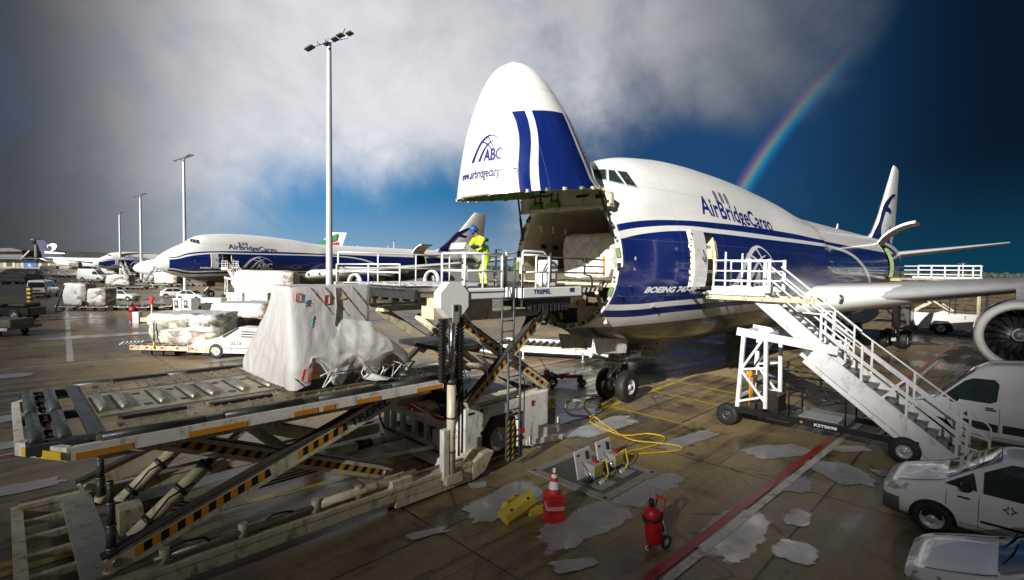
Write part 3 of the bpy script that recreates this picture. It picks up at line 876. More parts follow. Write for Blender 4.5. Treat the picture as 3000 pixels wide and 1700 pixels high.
def fuselage_mesh(nose_open, detail):
    bm = bmesh.new()
    st = ([SPLIT] if nose_open else [.8, .86, .95, 1.1, 1.35, 1.7, 2.1, 2.6, 3.1, 3.6, 4.05, SPLIT])
    k = SPLIT + .5
    while k < 75.3:
        st.append(k); k += .5 if k < 12 or k > 44 else 1.0
    st.append(75.5)
    n = 96 if detail else 56
    rows = [[bm.verts.new((s, *section(s, 2 * math.pi * j / n))) for j in range(n)] for s in st]
    for a, b in zip(rows, rows[1:]):
        for j in range(n):
            bm.faces.new((a[j], a[(j + 1) % n], b[(j + 1) % n], b[j]))
    bm.faces.new(rows[-1])
    if not nose_open: bm.faces.new(rows[0][::-1])
    # openings on the port side: crew door, side cargo door
    for s0, s1, z0, z1 in ((8.75, 10.05, 4.72, 6.68), (48.0, 51.4, 5.0, 8.2)):
        for co, no in (((s0, 0, 0), (1, 0, 0)), ((s1, 0, 0), (1, 0, 0)), ((0, 0, z0), (0, 0, 1)), ((0, 0, z1), (0, 0, 1))):
            gsel = [f for f in bm.faces if f.calc_center_median().y < 0 and s0 - 1.2 < f.calc_center_median().x < s1 + 1.2]
            ge = set(e for f in gsel for e in f.edges); gv = set(v for f in gsel for v in f.verts)
            bmesh.ops.bisect_plane(bm, geom=list(gv) + list(ge) + gsel, dist=1e-5, plane_co=co, plane_no=no)
        kill = [f for f in bm.faces if f.calc_center_median().y < 0 and s0 < f.calc_center_median().x < s1 and z0 < f.calc_center_median().z < z1]
        bmesh.ops.delete(bm, geom=kill, context='FACES')
    bmesh.ops.recalc_face_normals(bm, faces=bm.faces)
    bm.verts.index_update()
    res = [tuple(v.co) for v in bm.verts], [[v.index for v in f.verts] for f in bm.faces]
    bm.free()
    return res


def make_aircraft(label, loc, rz, nose_open, detail=True, group=None):
    root = empty('cargo_aircraft', loc, rz)
    tag(root, label, 'aircraft', group)
    mb = MB()
    vs, fs = fuselage_mesh(nose_open, detail)
    mb.add(vs, fs, livery, True)
    skin_text(mb, 'AirBridgeCargo', 9.8, 7.54, 1.05, blue_letter, width=7.6, bold=.018, drop=.034)
    skin_text(mb, 'BOEING 747-8F', 5.75, 4.52, .27, white_letter, width=2.95, bold=.05, shear=.35)
    arch_logo(lambda u, v: on_skin(11.35 + u * 5.0, 4.55 + v * 1.9), 1, 1, mb, white_letter)
    for zz in (5.66, 5.33):     # static ports
        p = on_skin(5.15, zz); mb.add([(p[0] + .065 * math.cos(a * .5236), p[1] - .004, p[2] + .065 * math.sin(a * .5236)) for a in range(12)], [list(range(12))], white_letter)
    fus = mb.build('fuselage', livery, root, normals=False)
    # antenna blades and hump fairings
    a = MB()
    a.prism([(12.9, 9.98), (13.5, 9.97), (13.45, 10.10), (13.2, 10.12)], 'y', -.02, .02, white)
    a.prism([(43, 9.1), (43.7, 9.1), (43.7, 9.75), (43.5, 9.75)], 'y', -.03, .03, white)
    a.build('antenna', white, fus)
    # flight deck and upper deck windows
    for side in (-1, 1):
        for q in ([(5.40, 8.82, .60), (5.60, 8.79, .98), (5.24, 8.36, 1.10), (5.12, 8.38, .82)],
                  [(5.64, 8.77, 1.02), (5.74, 8.74, 1.16), (5.62, 8.20, 1.58), (5.28, 8.32, 1.16)],
                  [(5.80, 8.73, 1.20), (6.05, 8.69, 1.42), (6.02, 8.14, 1.80), (5.68, 8.20, 1.62)]):
            pts = []
            for s_, z_, _ in q: pts.append(Vector(on_skin(s_, z_, side, 0.0)))
            ce = sum(pts, Vector()) / 4
            nrm = (pts[1] - pts[0]).cross(pts[3] - pts[0]).normalized()
            if nrm.y * side < 0: nrm = -nrm
            wb = MB()
            wb.add([p + nrm * .035 for p in pts], [(0, 1, 2, 3)], glass)
            out = [ce + (p - ce) * 1.16 + nrm * .025 for p in pts]; inn = [ce + (p - ce) * 1.0 + nrm * .040 for p in pts]
            wb.add(out + inn, [(i, (i + 1) % 4, 4 + (i + 1) % 4, 4 + i) for i in range(4)], mat('window_trim', (.30, .30, .31), .4))
            wb.add(out + [ce + (p - ce) * 1.16 - nrm * .06 for p in pts], [(i, (i + 1) % 4, 4 + (i + 1) % 4, 4 + i) for i in range(4)], white)
            wb.build('cockpit_window', glass, root)
        for s_ in (11.55, 12.1, 12.6):
            wb = MB(); pts = []
            for a_ in range(20):
                ca, sa = math.cos(a_ * math.pi / 10), math.sin(a_ * math.pi / 10)
                pts.append(on_skin(s_ + math.copysign(abs(ca) ** .7, ca) * .15, 8.42 + math.copysign(abs(sa) ** .7, sa) * .23, side, .012))
            wb.add(pts, [list(range(20))], mat('cabin_glass', (.16, .17, .19), .15))
            wb.add([on_skin(s_ + (p[0] - s_) * 1.2, 8.42 + (p[2] - 8.42) * 1.16, side, .008) for p in pts], [list(range(20))], mat('window_rim', (.45, .45, .46), .4))
            wb.build('cabin_window', glass, root)
    # crew door standing open, hinged forward; the dark lobby behind it
    d = MB()
    prof = [on_skin(9.4, 4.74 + i * 1.94 / 12, -1, 0) for i in range(13)]
    y0 = prof[0][1]
    for thk, mm in ((0.0, white), (.16, white)):
        d.add([(6.85 + k * 1.0, p[1] - .42 - thk + (.0), p[2]) for p in prof for k in (0, 1)], [(2 * i, 2 * i + 1, 2 * i + 3, 2 * i + 2) for i in range(12)], mm, True)
    ed = [(6.85, p[1] - .42, p[2]) for p in prof] + [(6.85, p[1] - .58, p[2]) for p in reversed(prof)]
    for xx in (6.85, 7.85): d.add([(xx, p[1], p[2]) for p in ed], [list(range(26))], beige)
    for pz in (0, 12): d.add([(6.85, prof[pz][1] - .42, prof[pz][2]), (7.85, prof[pz][1] - .42, prof[pz][2]), (7.85, prof[pz][1] - .58, prof[pz][2]), (6.85, prof[pz][1] - .58, prof[pz][2])], [(0, 1, 2, 3)], white)
    d.box((7.6, y0 - .40, 5.2), (8.82, y0 - .1, 5.32), white); d.box((7.6, y0 - .34, 6.1), (8.82, y0 - .05, 6.22), white)
    for k in range(9): d.box((6.845, y0 - .53, 4.9 + .2 * k), (6.86, y0 - .47, 4.96 + .2 * k), dark_steel)
    door = d.build('crew_door', white, root)
    h = MB()
    h.tube([(7.47, y0 - .63, 5.72), (7.53, y0 - .70, 5.60), (7.57, y0 - .69, 5.80), (7.51, y0 - .62, 6.0)], .025, dark_steel, 6)
    h.lathe([(.07, 0), (.06, .05), (.001, .06)], steel, 12, Matrix.Translation((7.47, y0 - .60, 5.72)) @ Matrix.Rotation(R(90), 4, 'X'))
    h.prism([(7.10, 5.5), (7.15, 5.42), (7.22, 5.5), (7.22, 5.95), (7.15, 6.03), (7.10, 5.95)], 'y', y0 - .62, y0 - .575, grey_blue)
    h.build('handle', steel, door)
    fr = MB()
    rim = [on_skin(8.75, 4.72 + i * 1.96 / 12, -1, .01) for i in range(13)]
    for s0_, s1_ in ((8.70, 8.76), (10.04, 10.12)):
        fr.add([(s, p[1] - dy, p[2]) for p in rim for s, dy in ((s0_, .012), (s1_, .012))], [(2 * i, 2 * i + 1, 2 * i + 3, 2 * i + 2) for i in range(12)], cream)
        sx_ = s1_ if s0_ < 9 else s0_
        fr.add([(sx_, p[1] + dy, p[2]) for p in rim for dy in (-.012, .35)], [(2 * i, 2 * i + 1, 2 * i + 3, 2 * i + 2) for i in range(12)], cream)
    fr.box((8.7, -3.16, 4.62), (10.1, -2.4, 4.74), steel)
    fr.build('door_frame', cream, root)
    if not nose_open:
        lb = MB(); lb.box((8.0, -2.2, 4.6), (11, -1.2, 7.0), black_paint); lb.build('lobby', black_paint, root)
    # side cargo door swung up
    cd = MB()
    hz = 8.2; hy = -halfw(49.7, hz)
    arc = [(y_, z_) for y_, z_ in ((-halfw(49.7, 5.0 + i * 3.2 / 14), 5.0 + i * 3.2 / 14) for i in range(15))]
    ang = R(-108)
    def sw(y_, z_, off):
        dy, dz = y_ - hy, z_ - hz
        return (hy - .03 + dy * math.cos(ang) - dz * math.sin(ang), hz + .03 + dy * math.sin(ang) + dz * math.cos(ang) + off)
    for off, mm in ((0, white), (-.22, beige)):
        cd.add([(s, *sw(y_, z_, off)) for y_, z_ in arc for s in (48.02, 51.38)], [(2 * i, 2 * i + 1, 2 * i + 3, 2 * i + 2) for i in range(14)], mm, True)
    for s in (48.02, 51.38):
        cd.add([(s, *sw(y_, z_, off)) for y_, z_ in arc for off in (0, -.22)], [(2 * i, 2 * i + 1, 2 * i + 3, 2 * i + 2) for i in range(14)], white)
    e0 = arc[0]; cd.add([(48.02, *sw(*e0, 0)), (51.38, *sw(*e0, 0)), (51.38, *sw(*e0, -.22)), (48.02, *sw(*e0, -.22))], [(0, 1, 2, 3)], steel)
    cd.bar((50, hy - .4, hz + .1), (50, hy + .9, hz - .3), .12, .12, steel)
    cd.build('side_cargo_door', white, root)
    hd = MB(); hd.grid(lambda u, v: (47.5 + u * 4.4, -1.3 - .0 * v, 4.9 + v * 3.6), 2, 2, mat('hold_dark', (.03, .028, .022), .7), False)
    hd.box((47.4, -3.0, 4.78), (52, -1.0, 4.96), steel)
    edge = [on_skin(51.4, 5.0 + i * 3.2 / 12, -1, .008) for i in range(13)]
    hd.add([(51.4, p[1] + dy, p[2]) for p in edge for dy in (0, .3)], [(2 * i, 2 * i + 1, 2 * i + 3, 2 * i + 2) for i in range(12)], green_primer)
    hd.add([(48.0, p[1] + dy, p[2]) for p in edge for dy in (0, .3)], [(2 * i, 2 * i + 1, 2 * i + 3, 2 * i + 2) for i in range(12)], green_primer)
    hd.build('side_hold', None, root)
    # wings, fairing, tail
    for sg in (-1, 1):
        wb = MB()
        foil(wb, [(22.8, sg * 2.4, 3.55, 16.8, .125), (25.6, sg * 5.6, 3.92, 14.2, .115), (30.3, sg * 11.7, 4.66, 10.2, .105), (38.0, sg * 21, 5.75, 7.2, .095), (45.5, sg * 30, 6.95, 4.4, .09), (49.3, sg * 34.2, 7.6, 2.2, .08)], wing_grey)
        wing = wb.build('wing', wing_grey, root)
        for yy, le in ((8.0, 37.0), (15.0, 39.2), (20.5, 41.6)):
            fl = MB(); fl.tube([(le, sg * yy, 3.7 + (yy - 2.4) * .115), (le + 1.5, sg * yy, 3.45 + (yy - 2.4) * .115), (le + 4, sg * yy, 3.5 + (yy - 2.4) * .115), (le + 6.0, sg * yy, 3.9 + (yy - 2.4) * .115)], [.1, .34, .34, .03], wing_grey, 12); fl.build('flap_fairing', wing_grey, wing)
        st_ = MB()
        foil(st_, [(63.5, sg * .9, 7.5, 8.6, .10), (74.0, sg * 11.1, 9.2, 2.6, .09)], wing_grey)
        st_.build('tailplane', wing_grey, root)
        for s_in, yy, zz in ((25.6, 11.7, 2.25), (34.2, 21.2, 3.0)):
            make_engine(root, s_in, sg * yy, zz)
    fb = MB()
    def fair(u, v):   # wing-to-body fairing
        s = 21.3 + u * 22.5; e = math.sin(math.pi * min(1, max(0, u))) ** .45
        a_ = -math.pi * v
        wv = 3.05 + .75 * e; hv = 2.55 + .25 * e
        yv = wv * math.cos(a_); zv = 3.95 + (hv * math.sin(a_) * .92 if a_ < 0 else 0)
        zv = 4.25 - (4.25 - (1.78 + .15 * (1 - e))) * abs(math.sin(a_)) ** .75
        return (s, math.copysign(abs(math.cos(a_)) ** .6, math.cos(a_)) * wv * (.55 + .45 * min(1, e * 1.4)), zv)
    fb.grid(fair, 40, 40, belly_grey)
    fb.build('belly_fairing', belly_grey, root)
    for sg in (-1, 1):
        gl = MB()
        def glove(u, v):   # white leading-edge root glove carrying the landing lights
            a_ = math.pi * (v - .5)
            ext = [(21.6, 2.9), (24.0, 4.4)]
            le = 22.0 + u * 6.0; yy = 2.6 + u * 5.2; zc = 3.62 + u * .55; hh = .88 - u * .28
            return (le + (1 - math.cos(a_)) * 1.9, sg * yy, zc + hh * math.sin(a_))
        gl.grid(glove, 12, 16, white)
        gl.add([glove(0, v / 16) for v in range(17)], [list(range(17))], white)
        glo = gl.build('wing_root', white, root)
        for u in (.12, .34):
            p = Vector(glove(u, .5)); nn = Vector((-.86, sg * -.05, .0)).normalized()
            l_ = MB(); Mx = Matrix.Translation(p + Vector((-.02, 0, .02))) @ Vector((-1, sg * -.75, .0)).normalized().to_track_quat('Z', 'Y').to_matrix().to_4x4()
            l_.lathe([(.24, -.06), (.24, .03), (.20, .035), (.17, -.01), (.001, -.02)], dark_steel, 20, Mx)
            l_.lathe([(.10, -.01), (.09, .03), (.001, .045)], lamp_glass, 14, Mx)
            l_.build('landing_light', dark_steel, glo)
    fn = MB()
    foil(fn, [(56.6, 0, 9.0, 16.2, .06), (60.0, 0, 10.0, 13.8, .085), (63.2, 0, 12.0, 12.1, .09), (70.9, 0, 18.8, 5.2, .08), (71.6, 0, 19.3, 4.2, .06)], white, axis='z')
    for side in (-1, 1):
        def fm(s, z, side=side):
            t_ = max(0, min(1, (z - 9) / 10.3)); le = 58 + (71.4 - 58) * t_; ch = 15.5 + (4.8 - 15.5) * t_
            x = max(0.01, min(.98, (s - le) / ch)); th = .085
            yt = 5 * th * (.2969 * math.sqrt(x) - .126 * x - .3516 * x * x + .2843 * x ** 3 - .1036 * x ** 4) * ch
            if z < 9.3:
                yt = max(yt, halfw(min(75, s), max(z, 7.3)) if z < lerp_tab(ZT, s) - .05 else 0) 
            return (s, side * (yt + .035), z)
        sc = lambda pts: [(56.4 + (s - 56.4) * .95, 6.6 + (z - 6.6) * .90) for s, z in pts]
        o1 = [(56.4, 8.9), (58.7, 9.9), (61.8, 11.9), (64.7, 14.3), (67.8, 15.7), (70.7, 16.4), (75.0, 16.7)]
        i1 = [(61.2, 8.7), (61.8, 10.8), (63.5, 12.3), (65.6, 13.8), (68.2, 15.1), (70.8, 16.0), (75.0, 16.55)]
        o2 = [(64.6, 8.4), (65.4, 9.2), (67.4, 11.4), (69.9, 13.1), (72.4, 14.4), (74.6, 15.0)]
        i2 = [(68.3, 8.4), (68.3, 9.6), (68.6, 11.1), (70.8, 12.7), (72.9, 13.9), (74.6, 14.65)]
        x1a, x1b = [(65.3, 14.2), (67.8, 14.0), (70.2, 13.3), (72.2, 12.2)], [(65.3, 13.6), (67.6, 13.3), (69.7, 12.7), (71.6, 11.7)]
        x2a, x2b = [(71.0, 16.3), (72.6, 15.4), (74.1, 14.3), (75.2, 13.2)], [(70.3, 16.2), (71.9, 15.2), (73.4, 14.0), (74.6, 12.9)]
        for p_, q_ in ((o1, i1), (o2, i2), (x1a, x1b), (x2a, x2b)):
            strips_on(fn, sc(p_), sc(q_), fm, navy, 30)
    fn.build('tail_fin', white, root)
    # landing gear
    ng = MB()
    ng.tube([(8.0, 0, .6), (8.0, 0, 1.5)], .10, chrome, 14); ng.tube([(8.0, 0, 1.35), (8.05, 0, 2.9)], .17, white_worn, 16)
    ng.tube([(8.0, -.34, .63), (8.0, .34, .63)], .09, steel, 12)
    ng.bar((7.9, .16, 1.55), (7.35, .0, 1.02), .10, .06, white_worn); ng.bar((7.9, -.16, 1.55), (7.35, .0, 1.02), .10, .06, white_worn); ng.bar((7.35, 0, 1.02), (7.9, 0, .72), .14, .08, steel)
    ng.bar((8.0, .2, 1.7), (6.6, .32, 2.8), .09, .09, white_worn); ng.bar((8.0, -.2, 1.7), (6.6, -.32, 2.8), .09, .09, white_worn)
    ng.box((7.75, -.28, 1.5), (8.25, .28, 1.75), white_worn); ng.tube([(7.8, -.5, 1.62), (7.8, .5, 1.62)], .07, steel, 10)
    for k in range(5):
        yy = -.2 + k * .1
        ng.tube([(7.8, yy, 2.7), (7.6, yy * 1.6, 2.2), (7.75, yy, 1.6), (7.85, yy * .6, .95)], .014, black, 5)
    for sg in (-1, 1):
        ng.lathe([(.10, 0), (.10, .12), (.08, .13), (.001, .12)], lamp_glass, 14, Matrix.Translation((7.72, sg * .3, 1.95)) @ Matrix.Rotation(R(-90), 4, 'Y'))
    gear = ng.build('nose_gear', white_worn, root)
    for sg in (-1, 1): wheel_parts(gear, (8.0, sg * .46, .63), (0, 1, 0), .63, .42, .30)
    for sg in (-1, 1):
        dd = MB(); dd.prism([(7.55, 2.62), (8.7, 2.55), (8.62, 1.78), (7.62, 1.80)], 'y', sg * .66 - .03, sg * .66 + .03, mat('gear_door_grey', (.10, .105, .11), .35, vary=.1))
        if sg < 0 or True: put_text(dd, 'BLR', (7.72 if sg < 0 else 8.5, sg * .70, 1.98), (1 if sg < 0 else -1, 0, -.01), (0, 0, 1), .55, black_letter, .03, .78)
        for qq in (7.7, 8.5): dd.bar((qq, sg * .60, 2.2), (qq, sg * .15, 2.55), .04, .04, steel)
        dd.build('nose_gear_door', None, root)
        d2 = MB(); d2.prism([(5.2, 2.85), (7.4, 2.62), (7.3, 2.10), (5.4, 2.28)], 'y', sg * .80 - .02, sg * .80 + .02, white_worn); d2.build('nose_gear_door', white_worn, root)
    for sg in (-1, 1):
        bogie(root, 35.9, sg * 5.5, 3.6, 1.0)
        bogie(root, 39.3, sg * 1.9, 2.4, 0.0)
        gd = MB(); gd.prism([(35.0, 3.3), (37.0, 3.3), (36.8, 1.1), (35.2, 1.3)], 'y', sg * 6.35 - .04, sg * 6.35 + .04, belly_grey); gd.build('gear_door', belly_grey, root)
    # small drains, probes
    pr = MB()
    for s_, z_ in ((5.0, 4.75), (4.75, 4.42), (6.5, 4.0)):
        p = Vector(on_skin(s_, z_, -1, 0)); pr.tube([p, p + Vector((0, -.10, 0)), p + Vector((-.18, -.13, 0))], [.04, .03, .015], chrome, 8)
    pr.build('pitot_probe', chrome, root)
    return root, fus
near, near_fus = make_aircraft('near white and blue jumbo freighter with its nose swung up over an open bow', (ACX, ACY, 0), ACT, True, True)
HINGE = Vector((4.70, 0, 7.71))
nd = MB()
st = [.8, .83, .9, 1.0, 1.15, 1.35, 1.6, 1.9, 2.3, 2.7, 3.1, 3.5, 3.9, 4.2, SPLIT]
n_ = 96
def ring(s, k=1.0, dz=0): return [(s, section(s, 2 * math.pi * j / n_)[0] * k, (section(s, 2 * math.pi * j / n_)[1] - 5.3) * k + 5.3) for j in range(n_)]
loft_ring(nd, [ring(s) for s in st], livery)
loft_ring(nd, [ring(SPLIT, 1.0), ring(SPLIT, .93)], cream, False)
loft_ring(nd, [ring(SPLIT, .93), ring(3.6, .90), ring(2.4, .86), ring(1.4, .80), ring(1.0, .6)], green_primer)
def keel_text(body, u0, v0, size, width, m, logo=False):
    """lettering round the chin of the nose: u runs from keel up the port side, v towards the nose tip"""
    def fn(u, v):
        s = 3.95 - v; k = lerp_tab(WW, s)
        th = -math.pi / 2 - (u0 + u) / max(.8, k)       # port side is past -90 degrees
        y, z = section(s, th)
        return (s, y * 1.007, (z - 5.3) * 1.007 + 5.3)
    if logo:
        arch_logo(lambda u, v: fn(u * width, v * size + v0), 1, 1, nd, m); return
    vs, fs = text_faces(body, 1.0, .012, .25)
    k = width / max(x for x, y in vs)
    nd.add([fn(x * k, y * size + v0) for x, y in vs], fs, m)
keel_text('www.airbridgecargo.com', -.72, -.08, .34, 2.2, blue_letter)
keel_text('', -.22, .34, .66, 1.2, blue_letter, True)
Mh = Matrix.Translation(HINGE) @ Matrix.Rotation(R(82.8), 4, 'Y') @ Matrix.Translation(-HINGE)
nd.v = [(x - .104 * (SPLIT - x), y * .96, z) for x, y, z in nd.v]
nose = nd.build('nose_door', livery, near, normals=False, M=Mh)
rb_ = MB()      # frames and stringers inside the raised nose
for s in (4.15, 3.6, 3.0, 2.4):
    a_ = ring(s, .92); b_ = ring(s, .84)
    loft_ring(rb_, [a_, b_], green_primer, False)
for j in range(0, n_, 6):
    rb_.bar(ring(4.4, .90)[j], ring(1.8, .84)[j], .05, .05, green_primer)
for j in range(0, n_, 4):
    p = Vector(ring(SPLIT - .02, .965)[j]); rb_.box((p.x - .04, p.y - .055, p.z - .045), (p.x + .045, p.y + .055, p.z + .045), beige if j % 8 else green_primer)
rb_.build('nose_frames', green_primer, nose, normals=True)
# ring of the open bow with its latches
rim = MB()
loft_ring(rim, [ring(SPLIT, 1.0), ring(SPLIT - .03, .995), ring(SPLIT - .03, .915), ring(SPLIT + .12, .905)], white_worn, False)
rr = random.Random(4)
for j in range(0, n_, 3):
    a_ = 2 * math.pi * j / n_; p = Vector((SPLIT - .05, section(SPLIT, a_)[0] * .955, (section(SPLIT, a_)[1] - 5.3) * .955 + 5.3))
    if p.z > 7.9: continue
    M = Matrix.Translation(p) @ Matrix.Rotation(a_, 4, 'X')
    k = j % 9
    if k == 0: rim.box((-.05, -.07, -.16), (.04, .07, .16), green_primer, M=M)
    elif k == 3: rim.box((-.03, -.06, -.12), (.04, .06, .12), black_paint, M=M); rim.box((-.07, -.03, -.05), (.04, .03, .05), chrome, M=M)
    else:
        rim.box((-.04, -.05, -.09), (.04, .02, -.03), dark_steel, M=M); rim.box((-.04, -.03, .03), (.04, .05, .09), green_primer if rr.random() < .5 else dark_steel, M=M)
rim.build('bow_ring', white_worn, near)
# cargo hold liner, deck, ceiling, beam over the mouth, lower bay
DECK, CEIL = 4.86, 7.55
ho = MB()
def hold_w(s): return min(2.98, lerp_tab(WW, s) * .915)
def hsec(s):
    pts = []
    for k in range(13):
        z = DECK + (CEIL - DECK) * k / 12
        pts.append((s, -(halfw(s, z) - .20), z))
    return pts
SS = [4.6, 5.2, 6, 7, 8, 8.74]
SS2 = [10.06, 11, 13, 16, 20]
for SSx in (SS, SS2):
    pp = [hsec(s) for s in SSx]; loft_ring(ho, pp, beige, True, False)
SSx = SS + SS2
loft_ring(ho, [[(s, -y, z) for s, y, z in hsec(s)] for s in SSx], beige, True, False)
for a, b in zip(SSx, SSx[1:]):
    wa, wb = halfw(a, CEIL) - .18, halfw(b, CEIL) - .18
    ho.add([(a, -wa, CEIL), (a, wa, CEIL), (b, wb, CEIL), (b, -wb, CEIL)], [(0, 1, 2, 3)], beige)
    wa, wb = halfw(a, DECK) - .15, halfw(b, DECK) - .15
    ho.add([(a, -wa, DECK), (a, wa, DECK), (b, wb, DECK), (b, -wb, DECK)], [(0, 1, 2, 3)], steel)
ho.box((20, -2.55, DECK), (20.1, 2.55, CEIL - .05), beige)
for s in (5.4, 6.4, 7.4):
    for sg in (-1, 1):
        q = halfw(s, 6.9) - .26; ho.box((s, sg * q - .05, 6.75), (s + .2, sg * q + .05, 7.0), cream)
        ho.box((s + .3, sg * (halfw(s, 6.2) - .24) - .03, 6.1), (s + .55, sg * (halfw(s, 6.2) - .24) + .03, 6.25), black_paint)
for y in (-1.6, -.8, 0, .8, 1.6): ho.box((4.6, y - .06, DECK), (19, y + .06, DECK + .035), steel)
ho.build('cargo_hold', beige, near)
bmn = MB()     # the beam and drip panel over the mouth, with equipment shelf
def beam_arc(v, k): 
    y = (v * 2 - 1) * 2.0
    return (y, 7.75 + .62 * math.cos(v * math.pi - math.pi / 2) * k)
poly = [(-2.0, 7.35), (2.0, 7.35)] + [beam_arc(1 - i / 14, 1) for i in range(15)]
bmn.prism(poly, 'x', 4.30, 4.46, beige)
for v in range(14):
    a_, b_ = beam_arc(v / 14, 1.06), beam_arc((v + 1) / 14, 1.06); bmn.bar((4.3, *a_), (4.3, *b_), .10, .05, cream)
bmn.box((4.22, -2.0, 7.32), (4.50, 2.0, 7.42), cream)
for y in (.35, 1.15): 
    bmn.box((4.12, y - .26, 7.42), (4.30, y + .26, 7.60), mat('green_box', (.16, .30, .07), .5))
    for dy in (-.15, .12): bmn.bar((4.26, y + dy, 7.58), (4.26, y + dy, 7.95), .03, .03, dark_steel)
bmn.box((4.27, .95 - .2, 8.0), (4.31, .95 + .1, 8.18), black_paint); bmn.box((4.27, -1.1, 7.7), (4.31, -.6, 7.77), black_paint); bmn.box((4.27, -1.75, 7.62), (4.31, -1.4, 7.74), black_paint)
bmn.tube([(4.24, 1.5, 7.85), (4.22, 1.1, 7.90), (4.24, .7, 7.84), (4.22, .4, 7.90)], .03, dark_steel, 6)
bmn.build('mouth_beam', beige, near)
lo = MB()      # bay under the deck
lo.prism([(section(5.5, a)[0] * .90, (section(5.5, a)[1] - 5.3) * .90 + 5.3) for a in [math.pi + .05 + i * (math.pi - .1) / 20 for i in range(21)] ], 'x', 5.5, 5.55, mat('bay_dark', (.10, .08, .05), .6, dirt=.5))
loft_ring(lo, [[(s, section(s, a)[0] * .90, (section(s, a)[1] - 5.3) * .90 + 5.3) for a in [math.pi + i * math.pi / 20 for i in range(21)]] for s in (4.55, 5.5)], beige, True, False)
lo.box((4.5, -2.05, DECK - .16), (5.6, 2.05, DECK - .02), cream)
for y in (-1.15, -.2, .75): lo.bar((4.75, y, 4.65), (4.9, y - .35, 3.45), .12, .12, cream)
lo.box((4.8, -.35, 3.9), (5.3, .55, 4.35), beige); lo.lathe([(.42, 0), (.45, .5), (.3, .62), (.001, .66)], beige, 20, Matrix.Translation((5.0, -.75, 3.35)))
lo.tube([(4.7, .7, 4.6), (4.6, .75, 4.1), (4.65, .3, 3.75), (4.8, .1, 3.9)], .05, black, 8)
lo.build('bow_bay', beige, near)
for sg in (-1, 1):   # the two jackscrews that lift the nose
    j = MB(); y = sg * 1.72
    a_ = Mh @ Vector((4.2, sg * 1.75, 6.9)); j.tube([a_, (4.45, sg * 2.02, 6.35)], .035, dark_steel, 8); j.tube([(4.45, sg * 2.02, 6.35), Vector((4.45, sg * 2.02, 6.35)) * .55 + Vector(a_) * .45], .05, black_paint, 8)
    j.build('nose_jackscrew', dark_steel, near)

# netted pallets already inside the hold
def net_cloth(name, col, mixed=1.0):
    m = bpy.data.materials.new(name); m.use_nodes = True
    t = NT(m.node_tree); b = t.n['Principled BSDF']
    tc = t.node('ShaderNodeTexCoord').outputs['Object']
    vo = t.node('ShaderNodeTexVoronoi', distance='CHEBYCHEV'); vo.inputs['Scale'].default_value = 1.5; vo.inputs['Randomness'].default_value = .75; t.l.new(t.mapping(tc, scale=(1, 1, 1.5)), vo.inputs['Vector'])
    pk = t.node('ShaderNodeSeparateColor'); t.l.new(vo.outputs['Color'], pk.inputs[0])
    c = t.mix(t.ramp(pk.outputs[0], .25, .8, smooth=False), tuple(v * (1 - .45 * mixed) for v in col), tuple(min(.85, v * (1 + .35 * mixed)) for v in col))
    c = t.mix(t.math('MULTIPLY', t.ramp(pk.outputs[1], .70, .74), .6 * mixed), c, (.16, .095, .045))
    c = t.mix(t.math('MULTIPLY', t.ramp(vo.outputs['Distance'], .34, .46), .55 * mixed), c, (.05, .04, .03))
    c = t.mix(t.math('MULTIPLY', t.ramp(t.noise(tc, 2.2, 7, .7, .8), .50, .66), .7), c, (.70, .69, .66))
    for a in (R(38), R(-38)):
        f = t.math('FRACT', t.math('MULTIPLY', t.vmath('DOT_PRODUCT', t.vmath('ADD', tc, None) if False else tc, (math.cos(a) * 1.0, math.cos(a) * .8, math.sin(a))), 3.4))
        c = t.mix(t.math('MULTIPLY', t.ramp(t.math('ABSOLUTE', t.math('SUBTRACT', f, .5)), .035, .018), .6), c, (.20, .15, .09))
    t.l.new(c, b.inputs['Base Color']); b.inputs['Roughness'].default_value = .45
    bn = t.node('ShaderNodeBump'); bn.inputs['Strength'].default_value = .5; bn.inputs['Distance'].default_value = .06
    t.l.new(t.noise(tc, 3.5, 7, .6, 1.0), bn.inputs['Height']); t.l.new(bn.outputs[0], b.inputs['Normal'])
    return m
net_white = net_cloth('netted_white_wrap', (.80, .77, .68), .25)
net_grey = net_cloth('netted_grey_wrap', (.40, .37, .31))


def cargo_block(name, lx, ly, lz, m, seed, sag=.12, pallet=True):
    """a wrapped pallet load: a soft-edged block with bulges, on its metal base"""
    mb = MB()
    def face(o, u, v, nu, nv):
        def fn(a, b):
            p = Vector(o) + Vector(u) * a + Vector(v) * b
            c = Vector((0, 0, lz / 2)); q = Vector(((p.x) / (lx / 2), (p.y) / (ly / 2), (p.z - lz / 2) / (lz / 2)))
            k = (abs(q.x) ** 9 + abs(q.y) ** 9 + abs(q.z) ** 9) ** (-1 / 9)
            q = q * (k if q.z > -.9 else k)
            nn = noise.fractal(Vector((q.x * 1.3 + seed, q.y * 1.3, q.z * 1.3 + seed * .7)), 1.0, 2.2, 4)
            k2 = 1 + sag * .45 * nn
            return (q.x * lx / 2 * k2, q.y * ly / 2 * k2, max(.05, (q.z * k2 + 1) * lz / 2))
        mb.grid(fn, nu, nv, m)
    X, Y, Z = lx / 2, ly / 2, lz
    face((-X, -Y, 0), (lx, 0, 0), (0, 0, lz), 22, 18); face((-X, Y, 0), (lx, 0, 0), (0, 0, lz), 22, 18)
    face((-X, -Y, 0), (0, ly, 0), (0, 0, lz), 18, 18); face((X, -Y, 0), (0, ly, 0), (0, 0, lz), 18, 18)
    face((-X, -Y, lz), (lx, 0, 0), (0, ly, 0), 22, 18)
    if pallet: mb.box((-X - .06, -Y - .06, 0), (X + .06, Y + .06, .045), steel)
    return mb.build(name, m)
